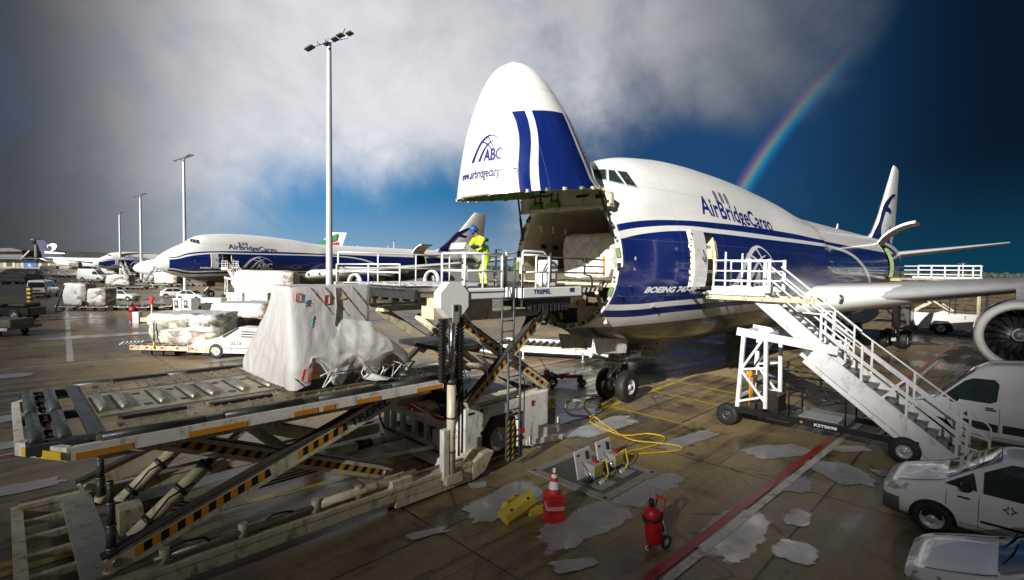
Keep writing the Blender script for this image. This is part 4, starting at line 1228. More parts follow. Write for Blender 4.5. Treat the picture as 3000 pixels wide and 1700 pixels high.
cb = cargo_block('cargo_pallet', 3.0, 2.3, 1.70, net_white, 3.1, .06)
cb.location = W(6.9, .18, DECK + .05); cb.rotation_euler = (0, 0, ACT)
tag(cb, 'white netted cargo pallet standing inside the open bow of the near jumbo', 'pallet')

# ---------------------------------------------------------------- the aircraft farther off
farA, _ = make_aircraft('blue and white jumbo freighter in side view with a white stair at its forward door', (-53.4, 73.7, 0), R(54.74), False, False, 'parked jumbo freighters')
farA.scale = (1.045,) * 3
farB, _ = make_aircraft('most distant blue and white jumbo freighter, its nose behind the side-view freighter', (-165, 197, 0), R(53.8), False, False, 'parked jumbo freighters')
farB.scale = (1.02,) * 3


def simple_airliner(label, loc, rz, fin_m, band_m, emblem):
    root = empty('airliner', loc, rz); tag(root, label, 'aircraft')
    mb = MB(); n = 24
    secs = [(0, .05, 4.6), (.8, 1.1, 4.7), (2.5, 2.1, 4.9), (6, 2.9, 5.1), (10, 3.0, 5.1), (45, 3.0, 5.1), (52, 2.6, 5.6), (58, 1.6, 6.5), (63, .3, 7.2)]
    loft_ring(mb, [[(s, r * math.cos(2 * math.pi * j / n), z + r * math.sin(2 * math.pi * j / n)) for j in range(n)] for s, r, z in secs], white)
    mb.build('fuselage', white, root)
    f = MB(); foil(f, [(46.5, 0, 7.6, 15.5, .07), (50.5, 0, 9.2, 11.5, .09), (60.2, 0, 18.6, 4.6, .08)], fin_m, axis='z'); emblem(f)
    f.build('tail_fin', fin_m, root)
    t_ = MB()
    for sg in (-1, 1): foil(t_, [(54, sg * .8, 7.0, 6.5, .1), (61.5, sg * 9.5, 8.0, 2.2, .09)], band_m)
    t_.build('tailplane', band_m, root)
    wv = MB()
    for sg in (-1, 1): foil(wv, [(20, sg * 2.4, 4.0, 11, .12), (36, sg * 29, 6.5, 2.6, .09)], wing_grey)
    wv.build('wing', wing_grey, root)
    e = MB()
    for sg in (-1, 1): e.lathe([(1.2, .5), (1.5, 0), (1.6, .6), (1.55, 2.5), (1.0, 4.2), (.01, 5)], band_m, 20, Matrix.Translation((23, sg * 9.6, 2.5)) @ Matrix.Rotation(R(90), 4, 'Y'))
    e.build('engine', band_m, root)
    lg = MB()
    for s, y in ((6, 0), (31, 4.5), (31, -4.5)):
        lg.tube([(s, y, .6), (s, y, 4)], .2, steel, 8)
        lg.lathe([(.6, -.5), (.6, .5)], black, 16, Matrix.Translation((s, y, .6)) @ Matrix.Rotation(R(90), 4, 'X')); 
    lg.build('landing_gear', steel, root)
    return root
def swoosh(f):
    for sg in (-1, 1):
        strips_on(f, [(58.8, 15.2), (56.2, 16.6), (53.8, 15.2), (54.6, 12.8)], [(58.8, 13.6), (57.6, 15.2), (56.2, 13.4), (58.0, 10.6)], lambda s, z: (s, sg * .62, z), white, 20)
        strips_on(f, [(50.5, 10.9), (55, 11.2), (60.2, 11.8)], [(50.2, 10.2), (55, 10.2), (60.2, 10.4)], lambda s, z: (s, sg * .60, z), white, 12)
def flag(f):
    for sg in (-1, 1):
        for (a0, a1), mm in (((7.9, 10.9), white), ((9.3, 12.2), mat('flag_red', (.52, .02, .02), .4)), ((12.2, 15.2), mat('flag_green', (.01, .19, .05), .4))):
            strips_on(f, [(49.0 + (a0 - 7.8) * 1.02, a0), (61.5, a0 + 3.6)], [(49.0 + (a1 - 7.8) * 1.02, a1), (62.2, a1 + 3.2)], lambda s, z: (s, sg * .66, z), mm, 8)
navy_fin = mat('navy_fin', (.010, .012, .055), .35)
aC = simple_airliner('airliner with a dark blue tail fin and white emblem beyond the terminal apron', (-262, 372, 0), R(180 + 14), navy_fin, navy_fin, swoosh); aC.scale = (1.15,) * 3
aD = simple_airliner('white airliner whose fin with green and red stripes shows behind the side-view freighter', (-113.0, 150, 0), R(8), white, white, flag)
aD.scale = (.95, .95, .86)
b = MB(); b.box((8.5, 2.88, 4.4), (9.9, 3.02, 6.6), black_paint); b.box((7.3, 2.95, 4.4), (8.5, 3.3, 6.6), white); b.xf(Matrix.Scale(-1, 4, (0, 1, 0))); b.build('crew_door', black_paint, aD)
# ---------------------------------------------------------------- the main-deck loader in front of the open bow
class LB(MB):
    """shapes given as (s, l, z) in the aircraft's axes; the object's own frame has y to starboard"""
    OX = 0.0; OL = 0.0
    def build(s, name, m=None, parent=None, **k):
        s.v = [(a - LB.OX, LB.OL - b, c) for a, b, c in s.v]
        return MB.build(s, name, m, parent, **k)


LB.OX = -4.0
ldr = empty('cargo_loader', W(-4, 0), ACT)
tag(ldr, 'tall cream scissor-lift cargo loader docked at the open bow of the near jumbo', 'loader')
NL, FL = 1.90, -2.65           # near and far edges of the main platform
PZ = 2.72

# --- main platform
p = LB()
p.box((-8.55, FL + .1, PZ - .16), (-2.25, NL - .18, PZ), mat('deck_plate', (.27, .22, .125), .5, .15, vary=.35, scale=1.6, dirt=1.0, dirtcol=(.045, .033, .018), bump=.25, bscale=18))
deckm = MATS['deck_plate']
p.box((-8.5, FL + .3, PZ - .42), (-2.4, NL - .35, PZ - .165), cream)
for y in (-1.35, .62): p.box((-8.4, y - .012, PZ), (-2.3, y + .012, PZ + .008), dark_steel)
p.box((-3.9, FL + .1, PZ + .002), (-2.25, NL - .2, PZ + .012), mat('dark_deck', (.045, .042, .036), .5, .2, vary=.3, dirt=.4, bump=.2))
deck = p.build('main_platform', cream, ldr)
rail_m = white_worn
r = LB()   # near and far side rails with hand-painted orange patches and the rubber bumper roll
for l0, sg in ((NL, 1), (FL, -1)):
    r.box((-8.85, min(l0, l0 - sg * .10), PZ - .25), (-2.3, max(l0, l0 - sg * .10), PZ - .06), rail_m)
    r.bar((-8.85, l0 - sg * .05, PZ - .155), (-9.36, l0 - sg * .85, PZ - .155), .10, .19, rail_m)
    for a, b in ((-8.80, -8.15), (-7.42, -6.55), (-5.75, -5.3), (-5.2, -4.95), (-4.5, -3.95), (-3.05, -2.35)):
        r.box((a, l0 + (0 if sg > 0 else -.006), PZ - .245), (b, l0 + (.006 if sg > 0 else 0), PZ - .15), orange)
    k = -8.5
    while k < -2.6:
        r.tube([(k, l0 - sg * .11, PZ - .02), (k + 1.32, l0 - sg * .11, PZ - .02)], .075, dark_steel, 10)
        r.box((k + 1.33, l0 - sg * .17, PZ - .07), (k + 1.6, l0 - sg * .05, PZ + .03), grey_blue); k += 1.62
r.box((-9.40, FL + .85, PZ - .25), (-9.30, NL - .85, PZ - .06), rail_m)
r.bar((-8.95, NL + .012, PZ - .155), (-9.33, NL - .62, PZ - .155), .02, .11, yellow)
r.build('side_rail', rail_m, deck)
r = LB()   # front roller bay, open to the ground
for y in (FL + .25, -.35, NL - .32): r.box((-9.3, y - .05, PZ - .16), (-8.5, y + .05, PZ - .02), grey_blue)
for s in (-9.18, -8.87): 
    for a, b in ((FL + .32, -.42), (-.28, NL - .40)): r.tube([(s, a, PZ - .04), (s, b, PZ - .04)], .085, grey_blue, 12)
r.box((-9.04, FL + .3, PZ - .12), (-8.99, NL - .35, PZ - .04), mat('dull_maroon', (.05, .016, .014), .6, dirt=.6)); r.box((-8.62, FL + .2, PZ - .02), (-8.46, NL - .3, PZ + .02), grey_blue)
r.bar((-9.28, NL - .55, PZ - .05), (-8.5, NL - .25, PZ - .02), .10, .08, dark_steel)
for y in (-2.0, -1.4, -.9, .2, .8, 1.2): r.tube([(-9.03, y - .05, PZ - .06), (-9.03, y + .05, PZ - .06)], .055, MATS['dull_maroon'], 10)
r.build('roller_bay', grey_blue, deck)
r = LB()   # centre driven rollers in their tray
r.box((-8.4, -1.28, PZ + .002), (-2.4, .55, PZ + .010), mat('tray_plate', (.36, .31, .20), .4, .3, vary=.2, dirt=.6, dirtcol=(.1, .08, .05)))
for i, s in enumerate((-8.28, -7.98, -7.42, -6.92, -6.60, -6.05, -5.55, -5.35, -5.15, -4.95)):
    Mx = Matrix.Identity(4)
    r.tube([(s, -1.0, PZ + .015), (s, .30, PZ + .015)], .075, mat('roller_grey', (.26, .25, .21), .4, .3, vary=.2, dirt=.5), 14)
    r.box((s - .12, -1.05, PZ + .011), (s - .075, .36, PZ + .014), hz_black)
    if i < 6: r.box((s + .22, -.9, PZ + .011), (s + .34, -.75, PZ + .016), hz_black); r.box((s + .26, .1, PZ + .011), (s + .38, .26, PZ + .016), hz_black)
r.build('roller_tray', steel, deck)
r = LB()   # ball transfer mats
rr = random.Random(3)
bs = []
for band in ((FL + .35, -1.45), (.70, NL - .35)):
    for cs in [-8.15 + .62 * k for k in range(10)]:
        for i in range(3):
            for j in range(3):
                s = cs + i * .155 + rr.uniform(-.01, .01); y = band[0] + .12 + j * (band[1] - band[0] - .24) / 2 + (.05 if i % 2 else 0)
                if cs < -7.8 and j == 1: continue
                bs.append((s, y))
mats_ = {}
for s, y in bs: mats_.setdefault((round((s + 8.15) / .62 - .25), y > 0), []).append((s, y))
for pts in mats_.values():      # one mat per cluster of balls
    r = LB(); r.box((min(a for a, _ in pts) - .05, min(c for _, c in pts) - .05, PZ + .001), (max(a for a, _ in pts) + .05, max(c for _, c in pts) + .05, PZ + .004), deckm)
    for s, y in pts: r.lathe([(.034, .002), (.030, .009), (.020, .014), (.016, .024), (.001, .029)], chrome if rr.random() < .15 else steel, 8, Matrix.Translation((s, y, PZ + .002)))
    r.build('ball_mat', steel, deck)
# slotted guide rails
for a, b, y in ((-8.15, -7.25, .98), (-6.85, -5.85, 1.08), (-7.85, -6.95, -2.40), (-6.5, -5.55, -2.38), (-4.6, -3.8, 1.1)):
    r = LB(); r.box((a, y - .055, PZ), (b, y + .055, PZ + .06), hz_black); r.bar((a - .05, y - .065, PZ + .03), (b, y - .065, PZ + .03), .02, .06, steel); r.build('guide_rail', dark_steel, deck)

# --- platform scissor legs
def scissor(parent, a, b, l, name, th=.24, wd=.14, stripe=(.06, .94), words=None, n=14, face=1):
    """an arm from a to b (s, z) at lateral l, box-section with pointed ends and a hazard plate on its outer face"""
    q = LB(); a, b = Vector((a[0], a[1])), Vector((b[0], b[1])); d = (b - a).normalized(); nn = Vector((-d.y, d.x)); L = (b - a).length
    poly = [a - nn * th * .30, a + d * .45 - nn * th * .5, b - d * .45 - nn * th * .5, b - nn * th * .30, b + nn * th * .30, b - d * .45 + nn * th * .5, a + d * .45 + nn * th * .5, a + nn * th * .30]
    q.prism([(v.x, v.y) for v in poly], 'y', l - wd / 2, l + wd / 2, cream)
    q.bar((a.x + nn.x * th * .52, l, a.y + nn.y * th * .52), (b.x + nn.x * th * .52, l, b.y + nn.y * th * .52), wd + .05, .03, mat('scissor_edge', (.05, .045, .04), .5))
    for e in (a, b): q.tube([(e.x + d.x * (.14 if e == a else -.14), l - wd * .7, e.y + d.y * (.14 if e == a else -.14)), (e.x + d.x * (.14 if e == a else -.14), l + wd * .7, e.y + d.y * (.14 if e == a else -.14))], .07, steel, 12)
    lf = l + face * (wd / 2 + .004)
    def seg(t0, t1, k):
        o = a + d * L * t0 - nn * th * .22; u = Vector((d.x, 0, d.y)); v = Vector((nn.x, 0, nn.y))
        hazard_on(q, (o.x, lf, o.y), u, v, L * (t1 - t0), th * .42, k, .35)
    for t0, t1, k in stripe: seg(t0, t1, k)
    if words:
        o = a + d * L * words[1] - nn * th * .22
        put_text(q, words[0], (o.x, lf + face * .003, o.y), (d.x, 0, d.y), (nn.x, 0, nn.y), th * .62, blue_letter, .03, words[2])
    return q.build(name, cream, parent)
scissor(ldr, (-8.45, .62), (-3.05, 2.52), 1.52, 'lift_arm', .34, .16, [(.06, .44, 9), (.53, .72, 5)], ('TREPEL', .735, .98))
scissor(ldr, (-8.30, 2.60), (-3.35, .58), 1.30, 'lift_arm', .30, .14, [(.12, .47, 9), (.58, .95, 9)])
scissor(ldr, (-8.45, .62), (-3.05, 2.52), -2.20, 'lift_arm', .34, .16, [])
scissor(ldr, (-8.30, 2.60), (-3.35, .58), -2.00, 'lift_arm', .32, .14, [])
q = LB()
q.tube([(-5.62, -2.3, 1.62), (-5.62, 1.55, 1.62)], .11, cream, 16)
q.tube([(-7.2, -1.9, 2.25), (-7.2, 1.2, 2.25)], .09, dark_steel, 12)
q.box((-7.35, -.9, 2.0), (-6.6, .3, 2.4), cream)
q.build('cross_tube', cream, ldr)
for l in (.62, -1.05):
    q = LB(); a, b = Vector((-8.0, l, .55)), Vector((-6.15, l, 2.12))
    q.tube([a, a + (b - a) * .62], .125, cream, 18); q.tube([a + (b - a) * .60, b], .075, chrome, 16)
    for t_ in (.12, .38, .60): q.tube([a + (b - a) * t_, a + (b - a) * (t_ + .03)], .145, dark_steel, 18)
    q.tube([a + Vector((0, -.14, 0)), a + Vector((0, .14, 0))], .10, dark_steel, 12)
    q.tube([a + Vector((.1, .16, .1)), a + Vector((.5, .20, .6)), a + Vector((.9, .17, .75))], .018, black, 6)
    q.build('lift_cylinder', cream, ldr)
for l, s in ((1.5, -8.38), (-1.72, -8.16)):
    q = LB()
    zz = [.48, .95, 1.35, 1.72, 2.45] if l < 0 else [.48, .9, 1.25, 1.6, 1.92]
    for i, (z0, z1) in enumerate(zip(zz, zz[1:])): q.tube([(s, l, z0), (s, l, z1)], .075 - .011 * i, grey_blue if i else dark_steel, 14); q.tube([(s, l, z1 - .03), (s, l, z1)], .082 - .011 * i, steel, 14)
    q.tube([(s, l, .40), (s, l, .56)], .11, cream, 14)
    q.build('telescopic_guide', grey_blue, ldr)

# --- base frame on the ground
b = LB()
for l0, l1 in ((NL - .32, NL + .08), (FL - .05, FL + .32)):
    b.box((-9.35, l0, .20), (-1.45, l1, .46), cream, bev=.03); b.box((-9.35, l0 - .02, .44), (-1.5, l0 + .06, .52), steel); b.box((-9.35, l1 - .06, .44), (-1.5, l1 + .02, .52), cream)
b.prism([(-1.45, .06), (-1.05, .20), (-.75, .62), (-1.1, .62), (-1.45, .46)], 'y', NL - .45, NL + .10, cream)
b.box((-3.6, NL - .3, .05), (-1.4, NL + .07, .22), cream)
b.box((-9.45, FL, .22), (-9.28, NL, .42), cream); b.box((-8.72, FL + .2, .30), (-8.28, NL - .35, .48), mat('frame_plate', (.33, .36, .32), .4, vary=.15, dirt=.6))
for l in (-1.9, -1.1, -.3, .5, 1.2): b.box((-9.3, l - .06, .26), (-8.6, l + .06, .36), cream)
b.tube([(-7.9, NL - .12, .60), (-5.2, NL - .12, .60)], .06, steel, 10); b.tube([(-5.2, NL - .12, .62), (-3.0, NL - .12, .62)], .085, cream, 12)
for s in (-7.75, -6.6, -5.3, -4.4): b.tube([(s, NL - .12, .5), (s, NL - .12, .74)], .075, cream, 12)
b.tube([(-7.7, NL - .12, .70), (-7.5, NL - .06, .78), (-7.2, NL - .05, .74), (-7.1, NL - .1, .60)], .022, black, 6)
b.tube([(-6.3, NL - .2, .55), (-6.1, NL - .1, .72), (-5.85, NL - .1, .70), (-5.6, NL - .16, .60)], .022, black, 6)
for s, l in ((-3.45, NL - .1), (-3.45, FL + .15)): b.box((s - .25, l - .18, .46), (s + .25, l + .18, .66), cream)
b.tube([(-3.5, .3, .45), (-3.1, .35, .60), (-2.2, .4, .55), (-1.5, .45, .5)], .05, cream, 10); b.tube([(-3.8, -.9, .55), (-1.6, -.9, .50)], .11, cream, 14); b.tube([(-3.0, -.9, .55), (-2.6, -.9, .54)], .13, dark_steel, 14)
for k, l in enumerate((-.2, -.05, .1)):
    b.tube([(-7.9, l, .55), (-7.4, l + .3, .85 - .05 * k), (-7.0, l + .2, .62), (-6.4, l, .58), (-4.0, l - .1, .55)], .022, black, 6)
b.box((-8.1, -.3, .3), (-7.75, .1, .85), cream); b.box((-7.7, -1.4, .3), (-6.9, -.9, .55), dark_steel)
b.build('base_frame', cream, ldr)

# --- tractor body under the bridge
t = LB()
t.box((-1.2, -2.15, .35), (1.9, 1.10, .62), cream)
F0 = -1.42   # open lattice wall facing the main platform
for z0, z1 in ((.28, .52), (1.0, 1.20)): t.box((F0, -2.15, z0), (F0 + .14, 1.12, z1), white_worn, bev=.01)
for l in (-2.1, -1.72, -1.22, -.62, -.05, .55, 1.0): t.box((F0 + .005, l - .07, .5), (F0 + .13, l + .07, 1.02), white_worn)
for l in (-2.08, -1.72): t.box((F0 + .005, l - .06, 1.18), (F0 + .12, l + .06, 2.2), white_worn)
t.box((F0 - .16, -2.1, .16), (F0 + .10, 1.1, .30), white_worn, bev=.02)
t.prism([(F0 - .2, .10), (F0 - .02, .34), (F0 - .02, .30), (F0 - .16, .08)], 'y', -2.1, 1.05, white_worn)
t.box((F0 - .02, .32, .52), (F0 + .004, .70, .96), white); t.box((F0 - .03, .75, .6), (F0 + .003, .98, .8), cream)
for k in range(3): t.tube([(F0 - .05 - .03 * k, -1.9, .42 + .035 * k), (F0 - .05 - .03 * k, -.4, .40 + .035 * k), (F0 - .05 - .03 * k, 1.0, .36 + .035 * k)], .014, black, 5)
t.tube([(F0 - .1, -1.95, .42), (F0 - .16, -2.12, .75), (F0 - .12, -2.2, 1.0), (F0 + .02, -2.25, 1.05)], .03, black, 6)
t.box((F0 + .3, -2.2, 1.0), (.9, -1.75, 2.15), cream)
t.box((F0 + .15, -1.6, .62), (.5, .95, .70), dark_steel); t.box((-.2, -1.6, .7), (1.7, .4, 1.55), mat('machinery_dark', (.035, .034, .03), .5, .2, vary=.4, dirt=.4))
t.box((-.9, -1.4, .7), (-.3, -.5, 1.2), cream); t.lathe([(.22, 0), (.22, .7), (.001, .72)], dark_steel, 14, Matrix.Translation((-.7, .2, .7)))
rr = random.Random(11)
for k in range(16):
    a = Vector((rr.uniform(-1.1, 1.6), rr.uniform(-1.4, .9), rr.uniform(.75, 1.5))); t.tube([a, a + Vector((rr.uniform(-.3, .3), rr.uniform(-.3, .3), .25)), a + Vector((rr.uniform(-.7, .7), rr.uniform(-.5, .5), rr.uniform(-.3, .1)))], .022, black, 5)
t.build('tractor_frame', cream, ldr)
t = LB()
SL = 1.50
t.prism([(-1.28, .12), (-.72, .20), (-.72, 1.62), (-.95, 1.70), (-1.28, 1.66)], 'y', SL - .5, SL, white_worn)
t.prism([(-.72, 1.62), (-.72, .95), (-.42, 1.32), (.42, 1.32), (.70, .98), (.70, 1.62)], 'y', SL - .08, SL, white_worn)
t.box((.70, SL - .9, .22), (1.95, SL, 1.66), white_worn, bev=.02); t.box((1.0, -2.1, .3), (1.95, SL - .95, 1.5), white_worn)
t.box((-.72, SL - .85, .3), (.70, SL - .8, 1.45), hz_black)
t.box((-1.3, SL - .7, 1.60), (1.9, SL - .2, 1.70), cream)
t.prism([(-1.3, .12), (-.9, -.0), (-.66, .14), (-.70, .22)], 'y', SL - .4, SL + .02, cream)
for z in (1.55, .95, .35): t.box((-.78, SL, z - .05), (-.70, SL + .02, z + .05), dark_steel)
t.box((-1.2, SL + .001, 1.50), (-.98, SL + .006, 1.56), black_letter)
put_text(t, '\u25b2', (-.95, SL + .004, .38), (1, 0, 0), (0, 0, 1), .12, black_letter, 0)
# warning pictogram: a crossed-out figure
for a in (45, -45): t.bar((1.25 + .10 * math.cos(R(a)), SL + .006, 1.38 + .10 * math.sin(R(a))), (1.25 - .10 * math.cos(R(a)), SL + .006, 1.38 - .10 * math.sin(R(a))), .004, .025, red, up=(0, 1, 0))
t.box((1.19, SL + .002, 1.30), (1.31, SL + .004, 1.46), black_letter); t.box((.80, SL + .001, .42), (.90, SL + .005, .52), black_letter)
t.bar((1.0, SL - .05, .28), (2.55, SL + .02, .12), .14, .16, white_worn); t.bar((2.5, SL - .05, .1), (2.5, SL - .05, .72), .07, .07, white_worn); t.bar((1.9, SL - .05, .6), (2.5, SL - .05, .42), .07, .07, white_worn)
t.box((1.97, SL - .75, .55), (2.35, SL - .05, 1.05), mat('mesh_grille', (.14, .13, .11), .6, .3, bump=.8, bscale=90)); 
hazard_on(t, (1.97, SL - .03, 1.08), (1, 0, 0), (0, 0, 1), .42, .28, 4, -.6, yellow, hz_black); hazard_on(t, (-.66, SL - .02, .10), (1, 0, 0), (0, 0, 1), 1.0, .08, 8, .8, yellow, hz_black)
t.tube([(1.1, SL + .03, .45), (1.1, SL + .05, .2), (1.5, SL + .12, .05), (1.65, SL + .05, .1), (1.4, SL + .03, .3)], .014, white, 6)
t.build('body_panel', white_worn, ldr)
wheel_parts(ldr, W(0, 0) * 0 + Vector((-.02 - LB.OX, -1.28, .62)), (0, 1, 0), .62, .34, .33)
wheel_parts(ldr, Vector((-.02 - LB.OX, 1.75, .62)), (0, 1, 0), .62, .34, .33)
t = LB(); t.bar((-1.35, -.9, 1.35), (-1.1, -.35, 1.08), .10, .09, red); t.bar((-1.1, -.35, 1.08), (-1.28, .2, 1.24), .10, .08, red); t.bar((-1.28, .2, 1.24), (-1.28, .55, 1.22), .10, .08, red); t.bar((-1.28, .55, 1.24), (-1.28, .6, .98), .10, .09, red); t.bar((-1.35, -.9, 1.38), (-1.35, -.92, 1.16), .1, .08, red)
t.build('safety_bar', red, ldr)

# --- guide masts
rusty = mat('rusty_cream_tube', (.62, .55, .40), .42, .1, vary=.15, scale=2, dirt=.95, dirtcol=(.16, .07, .025), bump=.2)
for l, s in ((1.98, -2.13), (FL - .22, -1.95)):
    q = LB()
    q.tube([(s, l, .30), (s, l, 2.62)], .105, rusty, 20); q.tube([(s, l, 2.55), (s, l, 2.66)], .125, dark_steel, 18); q.tube([(s, l, 2.62), (s, l, 4.22)], .075, chrome, 18)
    q.box((s - .26, l - .09, .32), (s - .12, l + .08, 1.5), white_worn); q.box((s - .2, l - .2, .2), (s + .25, l + .12, .42), cream)
    for z in (.95, 1.75): q.tube([(s, l, z - .02), (s, l, z + .02)], .115, dark_steel, 16)
    for z in (1.45, 1.30): q.tube([(s + .03 + .05 * math.cos(a * .6283), l + .107, z + .05 * math.sin(a * .6283)) for a in range(10)], .006, black, 4, closed=True)
    mast = q.build('guide_mast', rusty, ldr)
    o = LB()
    if l > 0:
        oc = [(s + .44 * math.cos(R(22.5 + 45 * k)), 4.52 + .44 * math.sin(R(22.5 + 45 * k))) for k in range(8)]
        o.prism(oc, 'y', l - .16, l + .10, white)
        o.box((s + .02 - .09, l + .10, 4.0), (s + .02 + .09, l + .125, 4.42), mat('slot_panel', (.22, .24, .20), .5)); o.box((s - .03, l + .125, 4.26), (s + .07, l + .13, 4.40), black_paint)
    else:
        o.lathe([(.01, 0), (.14, .0), (.17, .25), (.17, .62), (.12, .72), (.01, .75)], cream, 18, Matrix.Translation((s + .3, l, 4.0))); o.box((s - .05, l - .05, 4.0), (s + .1, l + .05, 4.5), steel)
    o.build('mast_head', white, mast)
    for ds in ((-.26, .26) if l > 0 else (.30,)):     # drag chains
        c = LB(); z = 4.1
        zb_ = 2.70 if ds < 0 else 2.5
        while z > zb_:
            c.box((s + ds - .075, l - .09, z - .055), (s + ds + .075, l + .05, z - .01), black); c.box((s + ds - .055, l - .07, z - .085), (s + ds + .055, l + .03, z - .05), hz_black); z -= .082
        c.build('drag_chain', black, mast)
    q2 = LB(); 
    q2.tube([(s + .28, l - .05, 2.45), (s + .28, l - .05, .75)], .025, black, 8); q2.tube([(s + .38, l - .05, 2.4), (s + .38, l - .05, .8)], .025, black, 8)
    q2.build('guide_rod', black, mast)

# --- bridge: scissor, frame, walkways
BZ = 4.78
for l, f in ((1.60, 1), (-2.0, -1)):
    scissor(ldr, (-1.62, 4.02), (2.05, 1.70), l - .2, 'bridge_arm', .26, .12, [(.06, .46, 7), (.62, .97, 6)] if f > 0 else [])
    scissor(ldr, (-1.35, 1.80), (1.55, 4.00), l, 'bridge_arm', .28, .14, [(.05, .47, 7), (.53, .98, 7)] if f > 0 else [])
q = LB()
for a, b_ in (((-1.3, -.6, 3.9), (1.5, -.6, 1.9)), ((-.9, .3, 2.6), (.9, .3, 2.3))): q.tube([a, b_], .10, cream, 14)
q.tube([(-1.4, .9, 3.3), (-.9, .9, 1.75)], .08, dark_steel, 14); q.tube([(-.9, .9, 1.75), (-.6, .9, 1.2)], .11, cream, 14)
q.tube([(.1, -2.1, 2.92), (.1, 1.7, 2.92)], .09, steel, 14); q.box((-1.2, -1.7, 3.0), (.6, .6, 3.12), mat('machinery_dark', (.03, .03, .03)))
for k in range(5): q.tube([(1.45, 1.3 - .05 * k, 3.95), (.9, 1.35 - .05 * k, 3.2), (.2, 1.2, 2.75 - .03 * k), (-.4, 1.1 - .05 * k, 2.9), (.3, 1.1, 2.2), (1.2, 1.0, 1.7 + .04 * k), (1.9, .9, 1.66)], .022, black, 6)
q.tube([(-1.55, 1.75, 4.2), (-1.0, 1.78, 3.4), (-.85, 1.75, 2.9), (-.7, 1.7, 2.4)], .018, white, 6)
q.tube([(-1.7, 1.8, 3.2), (-1.55, 1.8, 2.6), (-1.7, 1.8, 2.3), (-1.9, 1.85, 1.9)], .014, white, 6)
for k in range(4): q.tube([(1.9 + .08 * k, .9, 1.7), (1.75 + .08 * k, 1.2, 2.0), (1.7 + .06 * k, 1.3, 1.62)], .03, black, 6)
q.build('bridge_linkage', cream, ldr)
q = LB()
FB = FL - .1
q.box((-2.7, FB, BZ - .10), (3.9, .95, BZ - .02), steel); q.box((-2.7, FB, BZ - .28), (-2.6, 1.3, BZ - .05), dark_steel)
q.box((-2.72, FB, BZ - .06), (-.6, FB + .12, BZ + .04), cream); q.box((-2.70, -2.2, BZ - .02), (-1.9, .9, BZ + .02), dark_steel)
q.box((-2.45, FB + .1, BZ - .75), (.2, FB + .22, BZ - .62), cream); q.box((-2.3, 1.0, BZ - .75), (-1.6, 1.5, BZ - .25), cream)
for s in (-2.3, -1.5, -.7, .1): q.bar((s, FB + .16, BZ - .7), (s, FB + .16, BZ - .1), .10, .08, cream)
q.box((-1.6, -2.2, 3.95), (1.7, -1.9, 4.12), cream); q.box((-1.6, 1.25, 3.95), (1.7, 1.65, 4.12), cream); q.box((-1.5, 1.0, 4.1), (-.6, 1.7, BZ - .2), cream)
for s in (-1.2, -.3, .6, 1.4): q.bar((s, 1.3, 4.1), (s, 1.3, BZ - .1), .09, .09, cream); q.bar((s, -2.0, 4.1), (s, -2.0, BZ - .1), .09, .09, cream)
for l in [-2.4 + .42 * k for k in range(8)]: q.tube([(-2.6, l, BZ + .0), (3.8, l, BZ + .0)], .04, grey_rim, 8)
for k in range(9): q.box((-2.62 + .07 * 0, -2.3 + .36 * k, BZ - .22), (-2.50, -2.15 + .36 * k, BZ - .12), dark_steel)
for k in range(6): q.tube([(-2.4, -1.6 + .5 * k, BZ - .3), (-2.4, -1.4 + .5 * k, BZ - .3)], .07, dark_steel, 10)
q.build('bridge_frame', cream, ldr)
q = LB()    # operator's walkway
q.box((-1.80, 1.0, BZ - .28), (-.48, 2.05, BZ), white, bev=.03); q.box((-1.80, 1.02, BZ), (-.50, 2.0, BZ + .012), dark_steel)
q.box((-1.82, 2.05, BZ - .10), (-.46, 2.065, BZ - .085), black_letter)
q.build('operator_walkway', white, ldr)
def railing(name, posts, zs, r=.024, m=white, top=True, n=8):
    q = LB()
    for s, l in posts: q.tube([(s, l, zs[0]), (s, l, zs[-1])], r, m, n)
    for z in zs[1:]: q.tube([(s, l, z) for s, l in posts], r, m, n)
    return q.build(name, m, ldr)
railing('railing', [(-1.76, 1.1), (-1.76, 1.98), (-1.2, 2.0), (-.55, 2.0)], (BZ, BZ + .42, BZ + .84), .030)
railing('railing', [(-.52, 1.98), (-.52, 1.15)], (BZ - .25, BZ + .42, BZ + .84), .028)
railing('railing', [(-2.66, FB + .05), (-2.66, -.9), (-2.66, .6)], (BZ, BZ + .35, BZ + .55), .022)
railing('railing', [(-2.6, FB + .02), (-1.3, FB + .02), (.1, FB + .02), (1.5, FB + .02)], (BZ, BZ + .45, BZ + .9), .025)
q = LB(); q.tube([(-.48, 1.6, BZ + .86), (-.15, 1.6, BZ + .86), (-.05, 1.6, BZ + .76), (-.05, 1.6, BZ)], .022, black_paint, 8); q.tube([(-.55, 1.7, BZ + .45), (-.6, 1.8, BZ), (-.45, 1.8, BZ - .05)], .02, black_paint, 8)
q.build('safety_hoop', black_paint, ldr)
q = LB()    # front bridge leaf that reaches into the bow
q.box((.22, 1.0, BZ - .30), (2.78, 2.03, BZ - .02), white, bev=.02); q.box((.22, 1.0, BZ - .02), (3.9, 2.0, BZ), steel)
put_text(q, 'TREPEL', (.62, 2.036, BZ - .19), (1, 0, 0), (0, 0, 1), .165, blue_letter, .035, .72)
q.box((2.2, 2.032, BZ - .17), (2.42, 2.037, BZ - .05), blue_letter); q.box((.2, 2.02, BZ - .33), (2.8, 2.045, BZ - .30), dark_steel)
q.box((2.78, 1.2, BZ - .16), (3.92, 2.0, BZ - .03), steel); hazard_on(q, (2.85, 2.006, BZ - .19), (1, 0, 0), (0, 0, 1), .9, .13, 4, .5, white, hz_black)
q.box((.3, 1.1, BZ - .55), (2.35, 1.95, BZ - .34), black)
